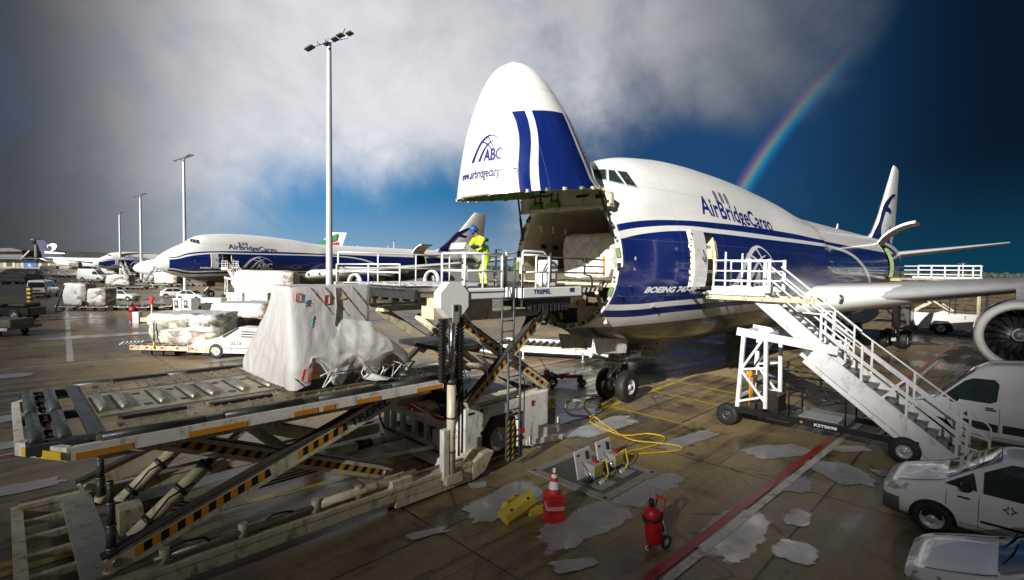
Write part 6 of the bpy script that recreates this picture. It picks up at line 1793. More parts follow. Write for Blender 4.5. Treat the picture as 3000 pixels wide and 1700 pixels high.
def make_person():
    """faces local +X, feet on the ground at the origin"""
    root = empty('person', W(-.66, 1.40, BZ + .012), ACT + math.pi); root.scale = (.86,) * 3
    tag(root, 'worker in lime hi-vis suit and blue cap bending over the loader console', 'person')
    J = [(-.02, 0, .93, .155, .135),           # 0 pelvis
         (.02, 0, 1.06, .150, .125), (.09, 0, 1.22, .165, .135), (.17, 0, 1.38, .170, .140), (.22, 0, 1.46, .105, .105),   # spine 1-4
         (.29, 0, 1.535, .058), (.35, 0, 1.60, .075, .085), (.385, 0, 1.675, .088, .100),                # neck, jaw, skull 5-7
         (.18, .19, 1.41, .085), (.34, .25, 1.20, .062), (.58, .13, 1.165, .046), (.65, .10, 1.155, .034),       # left arm 8-11
         (.18, -.19, 1.41, .085), (.36, -.25, 1.19, .062), (.60, -.12, 1.17, .046), (.67, -.09, 1.16, .034),   # right arm 12-15
         (.0, .11, .86, .120), (.07, .14, .50, .088), (.0, .15, .12, .060), (.03, .15, .045, .050), (.19, .16, .035, .038),    # left leg 16-20
         (-.06, -.10, .86, .120), (-.01, -.12, .50, .088), (-.10, -.13, .12, .060), (-.08, -.13, .045, .050), (.08, -.15, .035, .038)]
    E_ = [(0, 1), (1, 2), (2, 3), (3, 4), (4, 5), (5, 6), (6, 7), (3, 8), (8, 9), (9, 10), (10, 11), (3, 12), (12, 13), (13, 14), (14, 15),
          (0, 16), (16, 17), (17, 18), (18, 19), (19, 20), (0, 21), (21, 22), (22, 23), (23, 24), (24, 25)]
    for w_, sgy, base in ((11, 1, (.65, .10, 1.155)), (15, -1, (.67, -.09, 1.16))):
        for k, (dy, ln) in enumerate(((-.030, .068), (-.010, .078), (.011, .072), (.030, .058))):
            i = len(J); b = Vector(base)
            J += [tuple(b + Vector((.055, dy, .000))) + (.012,), tuple(b + Vector((.055 + ln * .55, dy * 1.15, -.016))) + (.0095,), tuple(b + Vector((.055 + ln * .85, dy * 1.2, -.045))) + (.008,)]
            E_ += [(w_, i), (i, i + 1), (i + 1, i + 2)]
        i = len(J); J += [tuple(b + Vector((.03, -sgy * .034, -.012))) + (.013,), tuple(b + Vector((.062, -sgy * .056, -.030))) + (.010,)]
        E_ += [(w_, i), (i, i + 1)]
    body = skin_body('body', J, E_, 0, root)
    me = body.data
    skin_m = mat('skin', (.50, .27, .19), .5, vary=.06); lime = mat('hi_vis_lime', (.42, .62, .015), .6, vary=.14, scale=7, bump=.6, bscale=9)
    lime_y = mat('hi_vis_yellow', (.62, .68, .06), .6, vary=.12, scale=6, bump=.6, bscale=9)
    navy_c = mat('navy_cloth', (.010, .013, .030), .7, vary=.2); band = mat('reflective_band', (.55, .56, .52), .35, vary=.05); boot = mat('boot_leather', (.02, .017, .014), .5); glove = mat('work_glove', (.014, .014, .018), .6)
    ms = [lime, lime_y, navy_c, band, boot, glove, skin_m]
    for k in ms: me.materials.append(k)
    for v in me.vertices:       # creased cloth
        if v.co.z > .12 and not (v.co.x > .25 and v.co.z > 1.5) and not v.co.x > .6:
            v.co += v.normal * (.020 * noise.fractal(v.co * 7, 1, 2, 3) + .010 * math.sin(v.co.z * 60 + 6 * noise.noise(v.co * 4)))
    for p_ in me.polygons:
        c = p_.center; x, y, z = c
        k = 1
        if z < .10: k = 4
        elif z < .80: k = 3 if .26 < z < .32 or .38 < z < .43 else (1 if y > .02 else 0)
        elif z < 1.0: k = 2 if (y < -.02 and .84 < z < .93 and abs(x) < .1) else 0
        else: k = 0 if y < .06 else 1
        arm = (abs(y) > .06 and x > .30 and z < 1.34) and not (z > 1.30 and x < .32)
        if arm: k = 2 if x > .40 else (3 if x > .37 else k)
        if arm and x > .60: k = 5
        if not arm and 1.07 < z < 1.12 and x < .26: k = 3
        if x > .25 and z > 1.50 and abs(y) < .12: k = 6
        if z > 1.33 and x < .12 and abs(y) < .16: k = 2 if x < .045 else k
        p_.material_index = k
    h = MB()        # cap with peak, ear defenders, face details
    Mh_ = Matrix.Translation((.395, 0, 1.70)) @ Matrix.Rotation(R(38), 4, 'Y')
    capm = mat('blue_cap', (.008, .10, .38), .4, vary=.1)
    h.lathe([(.112, -.015), (.113, .02), (.105, .06), (.08, .095), (.04, .112), (.001, .116)], capm, 22, Mh_)
    vs = []
    for i in range(13):
        a = R(-62 + 124 * i / 12); vs += [Mh_ @ Vector((.108 * math.cos(a), .108 * math.sin(a), -.008)), Mh_ @ Vector((.108 * math.cos(a) + .085 * max(0, math.cos(a * 1.4)), .100 * math.sin(a), -.03))]
    h.add(vs, [(2 * i, 2 * i + 1, 2 * i + 3, 2 * i + 2) for i in range(12)], capm, True)
    h.build('cap', capm, root)
    h = MB()
    for sg in (-1, 1): h.lathe([(.01, 0), (.046, .0), (.05, .02), (.042, .05), (.001, .055)], hz_black, 16, Mh_ @ Matrix.Translation((-.02, sg * .088, -.045)) @ Matrix.Rotation(R(-90 * sg), 4, 'X'))
    h.tube([Mh_ @ Vector((-.05, .118 * math.cos(a), .118 * math.sin(a) * 1.0)) for a in [math.pi * i / 12 for i in range(13)]], .010, hz_black, 6)
    h.build('ear_defenders', hz_black, root)
    h = MB(); Mf = Mh_
    h.tube([Mf @ Vector((.098, 0, -.045)), Mf @ Vector((.126, 0, -.085)), Mf @ Vector((.105, 0, -.098))], [.010, .018, .010], skin_m, 8)
    for sg in (-1, 1):
        h.lathe([(.014, 0), (.010, .006), (.001, .008)], white, 10, Mf @ Matrix.Translation((.092, sg * .034, -.055)) @ Matrix.Rotation(R(90), 4, 'Y'))
        h.lathe([(.007, .006), (.001, .010)], hz_black, 8, Mf @ Matrix.Translation((.092, sg * .034, -.055)) @ Matrix.Rotation(R(90), 4, 'Y'))
    h.tube([Mf @ Vector((.098, -.022, -.128)), Mf @ Vector((.106, 0, -.126)), Mf @ Vector((.098, .022, -.128))], .006, mat('lips', (.35, .12, .10), .5), 6)
    h.build('face', skin_m, root)
    h = MB()        # jacket skirt and loose trouser cloth
    def skirt(u, v):
        a = u * 2 * math.pi; nz_ = noise.noise(Vector((math.cos(a) * 2.2, math.sin(a) * 2.2, v * 1.6 + 4)))
        r_ = 1.0 + .06 * nz_ + .10 * v
        return (-.025 + .10 * (1 - v) * .9 + .185 * r_ * math.cos(a), .215 * r_ * math.sin(a), 1.24 - v * .44 + .02 * math.sin(a * 3))
    h.grid(skirt, 40, 12, lime); h.mats = [lime]
    h.build('jacket', lime, root)
    h = MB(); h.tube([(-.045, -.17, 1.40), (-.06, -.02, 1.42), (-.045, .14, 1.40)], [.05, .06, .05], navy_c, 8); h.build('hood', navy_c, root)
    return root
make_person()
# ---------------------------------------------------------------- the white crew stair at the forward door
LB.OX, LB.OL = 8.9, 7.2
stw = empty('boarding_stairs', W(8.9, 7.2), ACT)
tag(stw, 'white towable boarding stairs on a black chassis reaching the near jumbo door', 'stairs')
stair_white = mat('stair_white', (.74, .74, .76), .38, vary=.06, scale=2.2, dirt=.6, dirtcol=(.26, .23, .19))
def stair_flight(name, s0, s1, top, bot, deep, n, holes):
    """stringers between top and bottom (l, z), with treads"""
    q = LB(); a, b = Vector(top), Vector(bot); d = (b - a).normalized(); nn = Vector((-d.y, d.x))
    if nn.y < 0: nn = -nn
    for s in (s0, s1):
        poly = [a, b, b - nn * deep, a - nn * deep]
        q.prism([(v.x, v.y) for v in poly], 'x', s - .03, s + .03, stair_white)
        q.bar((s, a.x, a.y), (s, b.x, b.y), .09, .05, stair_white); q.bar((s, (a - nn * deep).x, (a - nn * deep).y), (s, (b - nn * deep).x, (b - nn * deep).y), .09, .05, stair_white)
        L = (b - a).length; k = .35
        while holes and k < L - .4:
            o = a + d * k - nn * deep * .80; sx = s - .034 if s == s0 else s + .034
            q.bar((sx, o.x, o.y), (sx, o.x + d.x * holes, o.y + d.y * holes), .006, .03, hz_black, up=(1, 0, 0)); k += holes + .10
    st_ = q.build(name, stair_white, stw)
    t = LB()
    for i in range(n):
        c = a + (b - a) * ((i + .5) / n) - nn * .12
        t.box((s0 + .03, c.x - .13, c.y - .02), (s1 - .03, c.x + .13, c.y + .015), mat('tread_grey', (.30, .30, .29), .5, vary=.1, dirt=.4)); t.box((s0 + .03, c.x + .10, c.y - .05), (s1 - .03, c.x + .13, c.y - .02), steel)
    t.build('tread', steel, st_)
    return st_
stair_flight('upper_flight', 8.42, 9.48, (5.35, 4.60), (7.75, 2.55), .42, 12, .34)
stair_flight('lower_flight', 8.16, 9.72, (7.05, 2.98), (10.70, .18), .62, 15, 1.1)
q = LB()
q.box((8.2, 3.45, 4.46), (9.75, 5.45, 4.58), stair_white, bev=.02); q.box((8.24, 3.5, 4.58), (9.70, 5.4, 4.60), steel)
q.box((8.18, 3.5, 4.30), (8.26, 6.9, 4.44), cream); q.box((9.68, 3.5, 4.30), (9.76, 6.9, 4.44), cream); q.box((8.2, 3.40, 4.36), (9.7, 3.52, 4.60), black)
q.box((8.17, 3.7, 4.58), (8.20, 5.6, 4.76), stair_white); q.box((9.76, 3.7, 4.58), (9.79, 5.6, 4.76), stair_white)
for l in (3.65, 4.9, 5.4): q.lathe([(.07, 0), (.07, .05)], steel, 10, Matrix.Translation((8.12, l, 4.42)) @ Matrix.Rotation(R(90), 4, 'Y'))
q.tube([(8.1, 2.95, 4.5), (8.1, 3.6, 4.5)], .06, steel, 10)
q.build('landing_platform', stair_white, stw)
def rails(name, pts_posts, hts, slope=None, r=.026):
    q = LB()
    for (s, l, z) in pts_posts: q.bar((s, l, z), (s, l, z + hts[-1]), .05, .05, stair_white)
    for h in hts:
        for (a, b) in zip(pts_posts, pts_posts[1:]): q.bar((a[0], a[1], a[2] + h), (b[0], b[1], b[2] + h), .045, .045, stair_white)
    return q.build(name, stair_white, stw)
for s in (8.2, 9.74):
    rails('platform_railing', [(s, 3.75, 4.6), (s, 4.95, 4.6), (s, 5.6, 4.6)], (.36, .70, 1.06))
    q = LB(); q.bar((s, 4.95, 4.6), (s, 4.95, 5.72), .10, .07, stair_white); q.bar((s, 5.58, 4.6), (s, 5.58, 5.70), .10, .07, stair_white); q.bar((s, 4.15, 4.6), (s, 4.15, 5.95), .05, .05, stair_white); q.build('railing_post', stair_white, stw)
    u = [(5.6, 4.60), (7.95, 2.62)]
    ss = s + (.18 if s < 9 else -.22)
    q = LB()
    for h in (.52, .95): q.bar((ss, 5.55, 4.52 + h), (ss, 7.95, 2.50 + h), .045, .05, stair_white)
    for l, z in ((7.2, 3.1), (7.75, 2.62)): q.bar((ss, l, z), (ss, l, z + .98), .05, .05, stair_white)
    q.build('upper_handrail', stair_white, stw)
    q = LB()
    for h in (.50, .56, 1.0): q.bar((s, 7.1, 3.00 + h), (s, 10.55, .36 + h), .045, .04, stair_white)
    q.bar((s, 6.6, 4.02), (s, 7.1, 4.00), .05, .05, stair_white)
    for k in range(4): l = 7.12 + k * 1.08; q.bar((s, l, 2.95 - k * .83), (s, l, 3.98 - k * .83), .06, .06, stair_white)
    q.bar((s, 10.55, .2), (s, 10.55, 1.36), .055, .055, stair_white)
    q.tube([(s, 10.55, 1.36), (s, 10.9, 1.12), (s, 10.98, 1.0), (s, 10.98, .3)], .026, stair_white, 8); q.bar((s, 10.55, .75), (s, 10.98, .65), .04, .04, stair_white)
    q.build('lower_handrail', stair_white, stw)
q = LB()        # fixed trestle
for s in (8.2, 9.7):
    q.bar((s, 4.70, .62), (s, 4.85, 3.25), .12, .12, stair_white); q.bar((s, 5.60, .75), (s, 5.55, 3.2), .11, .11, stair_white)
    q.bar((s, 4.75, .85), (s, 5.58, 1.15), .07, .07, stair_white); q.bar((s, 4.80, 1.95), (s, 5.55, 2.1), .07, .07, stair_white); q.bar((s, 4.82, 2.0), (s, 5.52, 3.15), .07, .07, stair_white); q.bar((s, 5.58, .95), (s, 4.80, 1.9), .07, .07, stair_white)
    q.bar((s, 4.62, 3.24), (s, 7.6, 2.92), .10, .26, stair_white); q.bar((s - .02, 6.6, 2.72), (s - .02, 8.3, 1.32), .09, .10, stair_white)
    q.bar((s - .03, 8.55, 1.55), (s - .03, 9.1, 2.1), .04, .06, stair_white)
for l, z in ((4.80, 3.24), (5.55, 3.2), (6.8, 3.0), (4.72, 1.0)): q.bar((8.2, l, z), (9.7, l, z), .08, .10, stair_white)
q.build('trestle', stair_white, stw)
q = LB(); 
for k in range(3): q.tube([(8.35 + .1 * k, 5.0, 1.9), (8.33 + .1 * k, 5.05, 1.4), (8.4 + .1 * k, 5.02, .7)], .035, orange, 8)
q.box((8.3, 4.92, 1.75), (8.7, 5.1, 1.95), orange); q.build('hose_bundle', orange, stw)
ch = LB()
for s in (8.15, 9.75): ch.box((s - .07, 4.3, .48), (s + .07, 9.6, .66), black_paint)
for l in (4.5, 5.4, 6.3, 7.5, 8.7, 9.4): ch.box((8.15, l - .06, .50), (9.75, l + .06, .62), black_paint)
ch.box((8.12, 6.35, .62), (9.78, 7.9, .68), black_paint); ch.box((8.35, 6.55, .682), (9.2, 7.65, .70), grey_rim)
ch.box((8.5, 5.25, .6), (9.3, 5.9, 1.15), hz_black); ch.box((8.4, 4.6, .55), (9.5, 5.2, .8), dark_steel); ch.tube([(9.6, 5.9, .6), (9.6, 5.9, 1.2)], .02, steel, 6)
put_text(ch, 'KST0098', (8.078, 7.05, .535), (0, 1, 0), (0, 0, 1), .12, white_letter, .03, .62)
for l in (6.7,): ch.lathe([(.045, 0), (.04, .02), (.001, .025)], orange, 12, Matrix.Translation((8.078, l, .58)) @ Matrix.Rotation(R(-90), 4, 'Y'))
ch.lathe([(.04, 0), (.001, .025)], red, 10, Matrix.Translation((9.0, 5.9, 1.2)))
ch.bar((8.3, 9.4, .55), (8.2, 10.3, .35), .06, .06, black_paint); ch.bar((9.6, 9.4, .55), (9.6, 10.3, .35), .06, .06, black_paint); ch.box((8.15, 9.5, .2), (8.5, 9.7, .6), yellow); ch.box((8.3, 9.1, .35), (9.6, 9.9, .5), dark_steel)
ch.build('chassis', black_paint, stw)
q = LB()
def cage(l0, l1, s): 
    q.tube([(s, l0, .66), (s, l0, 1.62), (s, l0 + .06, 1.68), (s, l1 - .06, 1.68), (s, l1, 1.62), (s, l1, .66)], .024, black_paint, 8); q.tube([(s, l0, 1.35), (s, l1, 1.35)], .018, black_paint, 8)
    for f_ in (.33, .66): q.tube([(s, l0 + (l1 - l0) * f_, 1.35), (s, l0 + (l1 - l0) * f_, 1.68)], .016, black_paint, 6)
cage(6.3, 7.85, 8.2); cage(6.3, 7.85, 9.72); 
for z in (1.35, 1.68): q.tube([(8.2, 6.3, z), (9.72, 6.3, z)], .02, black_paint, 8)
q.build('guard_rail', black_paint, stw)
for s in (8.02, 9.86):
    for l in (4.45, 9.30): wheel_parts(stw, (s - LB.OX, LB.OL - l, .37), (1, 0, 0), .37, .26, .19, rim_m=(dark_steel if l < 5 else grey_rim))
# ---------------------------------------------------------------- small things on the stand
_cr, _sr, _cp, _sp = math.cos(R(ROLL)), math.sin(R(ROLL)), math.cos(R(PITCH)), math.sin(R(PITCH))
def sight(px, py):
    a, b = px - 1500, py - 850; x, y = _cr * a + _sr * b, -_sr * a + _cr * b
    dx, dz = x / F_PX, -y / F_PX
    return Vector((dx, _cp + dz * _sp, -_sp + dz * _cp))
def G(px, py, z=0.0):
    r_ = sight(px, py); t = (z - CAM_H) / r_.z; return Vector((0, 0, CAM_H)) + r_ * t
def at(px, py, Y):
    r_ = sight(px, py); return Vector((0, 0, CAM_H)) + r_ * (Y / r_.y)

# --- ground power pit
LB.OX, LB.OL = 1.25, 3.65
pit = empty('service_pit', W(1.25, 3.65), ACT)
tag(pit, 'steel service pit with two white hatch lids standing open in the concrete', 'service pit')
q = LB(); galv = mat('pit_frame', (.34, .33, .29), .55, .2, vary=.15, dirt=.4)
for a, b in (((.05, 2.43), (.30, 4.88)), ((2.20, 2.43), (2.45, 4.88)), ((.30, 2.43), (2.20, 2.68)), ((.30, 4.63), (2.20, 4.88))): q.box((a[0], a[1], .0), (b[0], b[1], .022), galv)
for s in (.18, 2.32):
    for l in (2.56, 4.75): q.box((s - .06, l - .04, .022), (s + .06, l + .04, .026), hz_black)
q.build('pit_frame', galv, pit)
q = LB(); chk = bpy.data.materials.new('checker_plate'); chk.use_nodes = True
t = NT(chk.node_tree); b_ = t.n['Principled BSDF']; tc = t.node('ShaderNodeTexCoord').outputs['Object']
vo = t.node('ShaderNodeTexVoronoi'); vo.inputs['Scale'].default_value = 17; vo.inputs['Randomness'].default_value = .15; t.l.new(tc, vo.inputs['Vector'])
kd = t.ramp(vo.outputs['Distance'], .30, .42)
t.l.new(t.mix(kd, (.36, .34, .27), (.040, .037, .03)), b_.inputs['Base Color']); b_.inputs['Roughness'].default_value = .4; b_.inputs['Metallic'].default_value = .3
bn = t.node('ShaderNodeBump'); bn.inputs['Strength'].default_value = .8; bn.inputs['Distance'].default_value = -.01; t.l.new(kd, bn.inputs['Height']); t.l.new(bn.outputs[0], b_.inputs['Normal'])
q.box((.30, 2.68, .0), (2.20, 4.63, .016), chk); q.build('checker_plate', chk, pit)
for s0, l0 in ((.45, 4.42), (1.42, 4.38)):
    h = LB(); h.box((s0, l0 - .62, .012), (s0 + .66, l0 + .05, .0175), mat('hatch_well', (.30, .32, .31), .4)); h.box((s0 + .02, l0 - .60, .0176), (s0 + .64, l0 - .38, .019), hz_black)
    h.box((s0 + .25, l0 - .22, .02), (s0 + .42, l0 - .14, .08), white); h.box((s0 + .22, l0 - .30, .02), (s0 + .36, l0 - .20, .05), hz_black); h.build('hatch_well', None, pit)
    h = LB(); Mx = Matrix.Translation((s0, l0 - .66, .03)) @ Matrix.Rotation(R(12), 4, 'X')
    h.box((0, -.02, 0), (.66, .02, .70), mat('hatch_lid', (.62, .63, .63), .4, vary=.05, dirt=.2), M=Mx, bev=.015)
    h.box((.42, .02, .42), (.52, .05, .62), dark_steel, M=Mx); h.box((.08, .021, .55), (.18, .025, .60), hz_black, M=Mx); h.build('hatch_lid', None, pit)
    h = LB(); h.box((s0 + .12, l0 - .56, .16), (s0 + .50, l0 - .26, .48), mat('socket_box', (.50, .49, .46), .4, .3, dirt=.2), bev=.02); h.box((s0 + .28, l0 - .44, .48), (s0 + .40, l0 - .32, .53), red); h.box((s0 + .14, l0 - .255, .20), (s0 + .48, l0 - .25, .45), mat('yellow_panel', (.45, .35, .06), .5, vary=.3, scale=20))
    for k in range(4): h.lathe([(.015, 0), (.001, .012)], hz_black, 8, Matrix.Translation((s0 + .18 + .08 * k, l0 - .248, .25)) @ Matrix.Rotation(R(-90), 4, 'X'))
    for dx in (.08, .54): h.tube([(s0 + dx, l0 - .60, .5), (s0 + dx, l0 - .1, .05)], .016, chrome, 8)
    h.tube([(s0 + .52, l0 - .35, .45), (s0 + .60, l0 - .25, .55), (s0 + .58, l0 - .15, .2), (s0 + .5, l0 - .2, .03)], .022, yellow, 6)
    h.build('power_socket', None, pit)

# --- yellow power cables
for i, pts in enumerate(([(4.35, 21.3), (4.24, 21.05), (2.89, 20.69), (2.23, 19.75), (2.15, 18.1), (2.92, 17.72), (2.76, 17.11), (3.18, 16.22), (3.63, 15.74), (4.44, 15.94), (4.84, 15.63), (4.5, 15.0), (3.3, 14.25), (2.87, 14.05), (2.5, 13.6)],
                         [(4.6, 20.9), (3.75, 20.74), (2.95, 19.89), (2.86, 18.58), (3.2, 16.94), (3.67, 15.42), (4.29, 14.99), (5.03, 14.73), (4.88, 14.45), (3.98, 14.22), (3.24, 13.99), (2.9, 13.3)])):
    a, _ = strip(pts, pts, 130)
    c = MB(); rr = random.Random(i)
    c.tube([(x + .012 * math.sin(k * 1.9), y + .012 * math.cos(k * 1.9), .045 + (.05 if i else 0) * math.exp(-((k - 75) / 12) ** 2)) for k, (x, y) in enumerate(a)], .024, mat('cable_yellow', (.62, .42, .02), .45, vary=.15), 8)
    tag(c.build('power_cable', None), ('yellow power cable looping widest to the left from the nose wheel to the pit', 'yellow power cable lying inside the wider loop, its bend nearest the stairs')[i], 'cable', 'yellow power cables')

# --- cone stack
cone = empty('traffic_cone', (.94, 10.39, 0), .3); tag(cone, 'tall stack of red and white traffic cones beside the yellow chocks', 'cone stack')
b = MB(); rr = random.Random(5); cone_red = mat('cone_red', (.62, .035, .03), .5, vary=.15, dirt=.3)
for k in range(17):
    z = .035 * k; dx, dy, ro = rr.uniform(-.014, .014), rr.uniform(-.014, .014), rr.uniform(-.25, .25)
    b.box((-.185, -.185, z), (.185, .185, z + .018), cone_red if k not in (8, 9) else mat('cone_pale', (.66, .42, .38), .5), rz=ro, at=(dx, dy, 0), bev=.006)
    b.lathe([(.150, z + .018), (.135, z + .034)], cone_red, 16, Matrix.Translation((dx, dy, 0)))
b.build('cone_base', cone_red, cone)
b = MB()
prof = [(.135, .60), (.118, .68), (.100, .76), (.085, .83), (.068, .91), (.050, .98), (.040, 1.02), (.030, 1.06)]
for k, (p_, q_) in enumerate(zip(prof, prof[1:])): b.lathe([p_, q_], (cone_red, white_letter, white_letter, cone_red, white_letter, cone_red, white_letter)[k], 20)
b.lathe([(.030, 1.06), (.034, 1.08), (.02, 1.10), (.001, 1.105)], white_letter, 16); b.tube([(.05, .0, .97), (.12, .02, .85), (.17, .05, .7), (.16, .1, .62)], .008, white_letter, 5)
b.build('cone_top', cone_red, cone)

# --- chocks
ch_y = mat('chock_yellow', (.60, .47, .06), .6, vary=.12, dirt=.35, bump=.2)
def chock(loc, rot, L_, w_, h_, label, m):
    o = MB(); poly = [(-w_ / 2, 0), (w_ / 2, 0), (w_ / 2, h_ * .55), (w_ * .22, h_), (-w_ * .22, h_), (-w_ / 2, h_ * .55)]
    o.prism(poly, 'x', -L_ / 2, L_ / 2, m)
    for x in (-L_ * .28, L_ * .3): o.box((x - .03, -w_ * .2, h_ + .001), (x + .03, -w_ * .05, h_ + .008), hz_black)
    o.bar((-L_ * .4, w_ * .36, h_ * .70), (L_ * .4, w_ * .36, h_ * .70), .03, .02, m)
    ob = o.build('wheel_chock', m); ob.location = loc; ob.rotation_euler = rot; tag(ob, label, 'chock', 'chocks by the cones'); return ob
chock((.17, 10.50, .13), (R(24), R(-14), R(41)), .82, .34, .24, 'large yellow wheel chock tipped on its side left of the cone stack', ch_y)
chock((.56, 10.66, 0), (0, 0, R(30)), .34, .17, .17, 'small yellow chock lying between the cone stack and the large chock', ch_y)
chock((.05, 10.80, .0), (0, 0, R(60)), .50, .22, .26, 'yellow chock standing behind the large tipped chock', ch_y)

# --- wheeled fire extinguishers
def extinguisher(loc, rz, label):
    root = empty('fire_extinguisher', loc, rz); tag(root, label, 'extinguisher', 'wheeled fire extinguishers')
    T = Matrix.Rotation(R(-10), 4, 'Y')
    b = MB(); b.lathe([(.01, .10), (.16, .12), (.185, .18), (.185, .72), (.178, .80), (.145, .88), (.08, .925), (.01, .93)], red, 28, T); b.bar(T @ Vector((-.12, 0, .12)), (-.26, 0, .05), .05, .05, red)
    b.build('cylinder', red, root)
    b = MB(); b.lathe([(.05, .92), (.055, .95), (.055, 1.09), (.045, 1.10), (.001, 1.10)], hz_black, 16, T @ Matrix.Translation((.02, 0, 0))); b.build('valve_cap', hz_black, root)
    b = MB()
    for k in range(3): b.tube([T @ Vector((.20 * math.cos(a), .20 * math.sin(a), .66 + .035 * k + .012 * math.sin(a * 2 + k))) for a in [2 * math.pi * i / 24 for i in range(24)]], .013, hz_black, 6, closed=True)
    b.tube([T @ Vector((.1, -.18, .66)), T @ Vector((.16, -.19, .4)), T @ Vector((.12, -.21, .2))], .012, grey_rim, 6); b.build('hose', hz_black, root)
    b = MB(); 
    for sg in (-.10, .10): b.tube([T @ Vector((.16, sg, .52)), T @ Vector((.36, sg, .98))], .018, red, 8)
    b.tube([T @ Vector((.36, -.14, .98)), T @ Vector((.36, .14, .98))], .022, red, 8); b.build('push_handle', red, root)
    b = MB(); b.lathe([(.01, .22), (.065, .23), (.068, .52), (.05, .58), (.02, .60), (.02, .66), (.001, .66)], black_paint, 16, T @ Matrix.Translation((.26, 0, 0))); b.box((.24, -.03, .66), (.36, .03, .70), grey_rim, M=T); b.build('gas_bottle', black_paint, root)
    for sg in (-1, 1):
        w_ = MB(); Mx = Matrix.Translation((.12, sg * .20, .145)) @ Matrix.Rotation(R(90), 4, 'X')
        w_.lathe([(.115, -.03), (.14, -.034), (.145, -.02), (.145, .02), (.14, .034), (.115, .03), (.11, 0), (.115, -.03)], black, 28, Mx); wo_ = w_.build('wheel', black, root)
        w_ = MB(); w_.lathe([(.035, -.035), (.035, .035)], grey_rim, 12, Mx)
        for k in range(6):
            a = k * math.pi / 3; w_.bar(Mx @ Vector((.03 * math.cos(a), .03 * math.sin(a), 0)), Mx @ Vector((.112 * math.cos(a), .112 * math.sin(a), 0)), .022, .03, grey_rim)
        w_.build('rim', grey_rim, wo_)
    b = MB(); b.lathe([(.05, -.02), (.05, .02)], white_worn, 14, Matrix.Translation((-.28, 0, .05)) @ Matrix.Rotation(R(90), 4, 'X')); b.build('castor', white_worn, root)
    return root
ex1 = extinguisher((2.80, 9.42, 0), R(38), 'red wheeled fire extinguisher beside the red and white stand line')
ex1.scale = (.88,) * 3
ex2 = copy_tree(ex1); ex2.location = G(396, 945); ex2.rotation_euler.z = R(80); ex2.scale = (1.6,) * 3
tag(ex2, 'distant red wheeled extinguisher near the film-wrapped pallets on dollies', 'extinguisher')

# --- tow bar cart
tb = empty('towbar_cart', (2.35, 22.75, 0), R(8)); tag(tb, 'small orange-red tow bar on four rubber wheels in front of the nose wheel', 'tow bar')
ored = mat('orange_red', (.55, .09, .02), .45, vary=.1, dirt=.3)
b = MB(); b.bar((-1.1, 0, .42), (.95, 0, .40), .12, .14, ored); b.bar((-.55, -.32, .28), (-.55, .32, .28), .08, .08, dark_steel); b.bar((.9, -.22, .2), (.9, .22, .2), .06, .06, dark_steel); b.bar((-.3, 0, .46), (.3, -.05, .55), .08, .06, ored); b.box((-.85, -.10, .42), (-.60, .12, .72), ored, bev=.03); b.build('bar', ored, tb)
b = MB(); b.tube([(-.72, 0, .72), (-1.05, 0, 1.22)], .018, hz_black, 8); b.tube([(-.85, .1, .6), (-1.0, .18, .55), (-.98, .1, .42), (-.8, .05, .45)], .016, hz_black, 6); b.tube([(.55, 0, .42), (.62, .05, .68), (.72, .1, .62)], .014, white, 6); b.bar((-.55, -.05, .62), (-.05, -.32, .35), .07, .07, dark_steel); b.build('lever', hz_black, tb)
for x, y, r in ((-.55, -.36, .25), (-.55, .36, .25), (.9, -.24, .15), (.9, .24, .15)): wheel_parts(tb, (x, y, r), (0, 1, 0), r, .14, r * .55)

# --- low loader under the nose
lo_o = Vector((.3, 29.45, 0)); lo_a = math.atan2(27.5 - 29.45, 7.84 - .3)
lw = empty('cargo_loader', lo_o, lo_a); tag(lw, 'low cream lower-deck loader parked behind the nose wheel under the jumbo', 'loader', 'cargo loaders')
b = MB(); b.box((-1.4, 0, .42), (5.6, .14, .72), white_worn); b.box((-1.4, 2.9, .42), (5.6, 3.05, .8), white_worn); b.box((-1.4, .14, .5), (4.2, 2.9, .62), dark_steel); b.box((-1.5, 0, .42), (-1.4, 3.05, .75), cream)
for k in range(13): b.tube([(-1.2 + k * .42, .2, .70), (-1.2 + k * .42, 2.85, .70)], .06, (grey_blue, steel)[k % 2], 8)
b.bar((-1.4, .0, .78), (4.0, .0, .78), .05, .05, cream); put_text(b, 'TREPEL', (-1.0, -.006, .55), (1, 0, 0), (0, 0, 1), .12, red, .02, .45)
b.prism([(4.2, .42), (8.0, .42), (7.6, .20), (4.4, .25)], 'y', .0, .14, white_worn); hazard_on(b, (5.2, -.006, .42), (1, 0, 0), (0, 0, 1), 1.2, .2, 4, .5, white, hz_black)
for x in (.4, 3.9): b.tube([(x, .07, 0), (x, .07, .42)], .04, white, 8); b.lathe([(.11, 0), (.1, .03), (.001, .03)], white, 10, Matrix.Translation((x, .07, .005)))
b.build('platform', white_worn, lw)
b = MB(); b.box((4.15, .1, .5), (4.3, 2.9, 2.5), cream); b.box((4.3, .05, .72), (5.25, 1.2, 1.75), white_worn, bev=.03); b.box((4.3, 1.2, .6), (8.0, 2.9, 1.4), cream); b.box((5.3, .9, .3), (6.6, 1.0, 1.5), hz_black)
b.box((5.45, .3, 1.30), (6.35, 1.3, 2.05), mat('ochre_tank', (.34, .27, .07), .5, vary=.15, dirt=.4), bev=.08); b.bar((6.3, .1, 2.2), (6.9, .1, .9), .12, .12, cream); b.bar((5.3, .1, .7), (5.3, .1, 2.4), .10, .10, white_worn)
for z in (1.95, 2.35): b.bar((4.2, .05, z), (6.6, .05, z), .05, .05, white_worn)
for x in (4.25, 4.75, 5.0, 5.6, 6.1): b.bar((x, .06, 1.7), (x, .06, 2.4), .04, .04, white_worn)
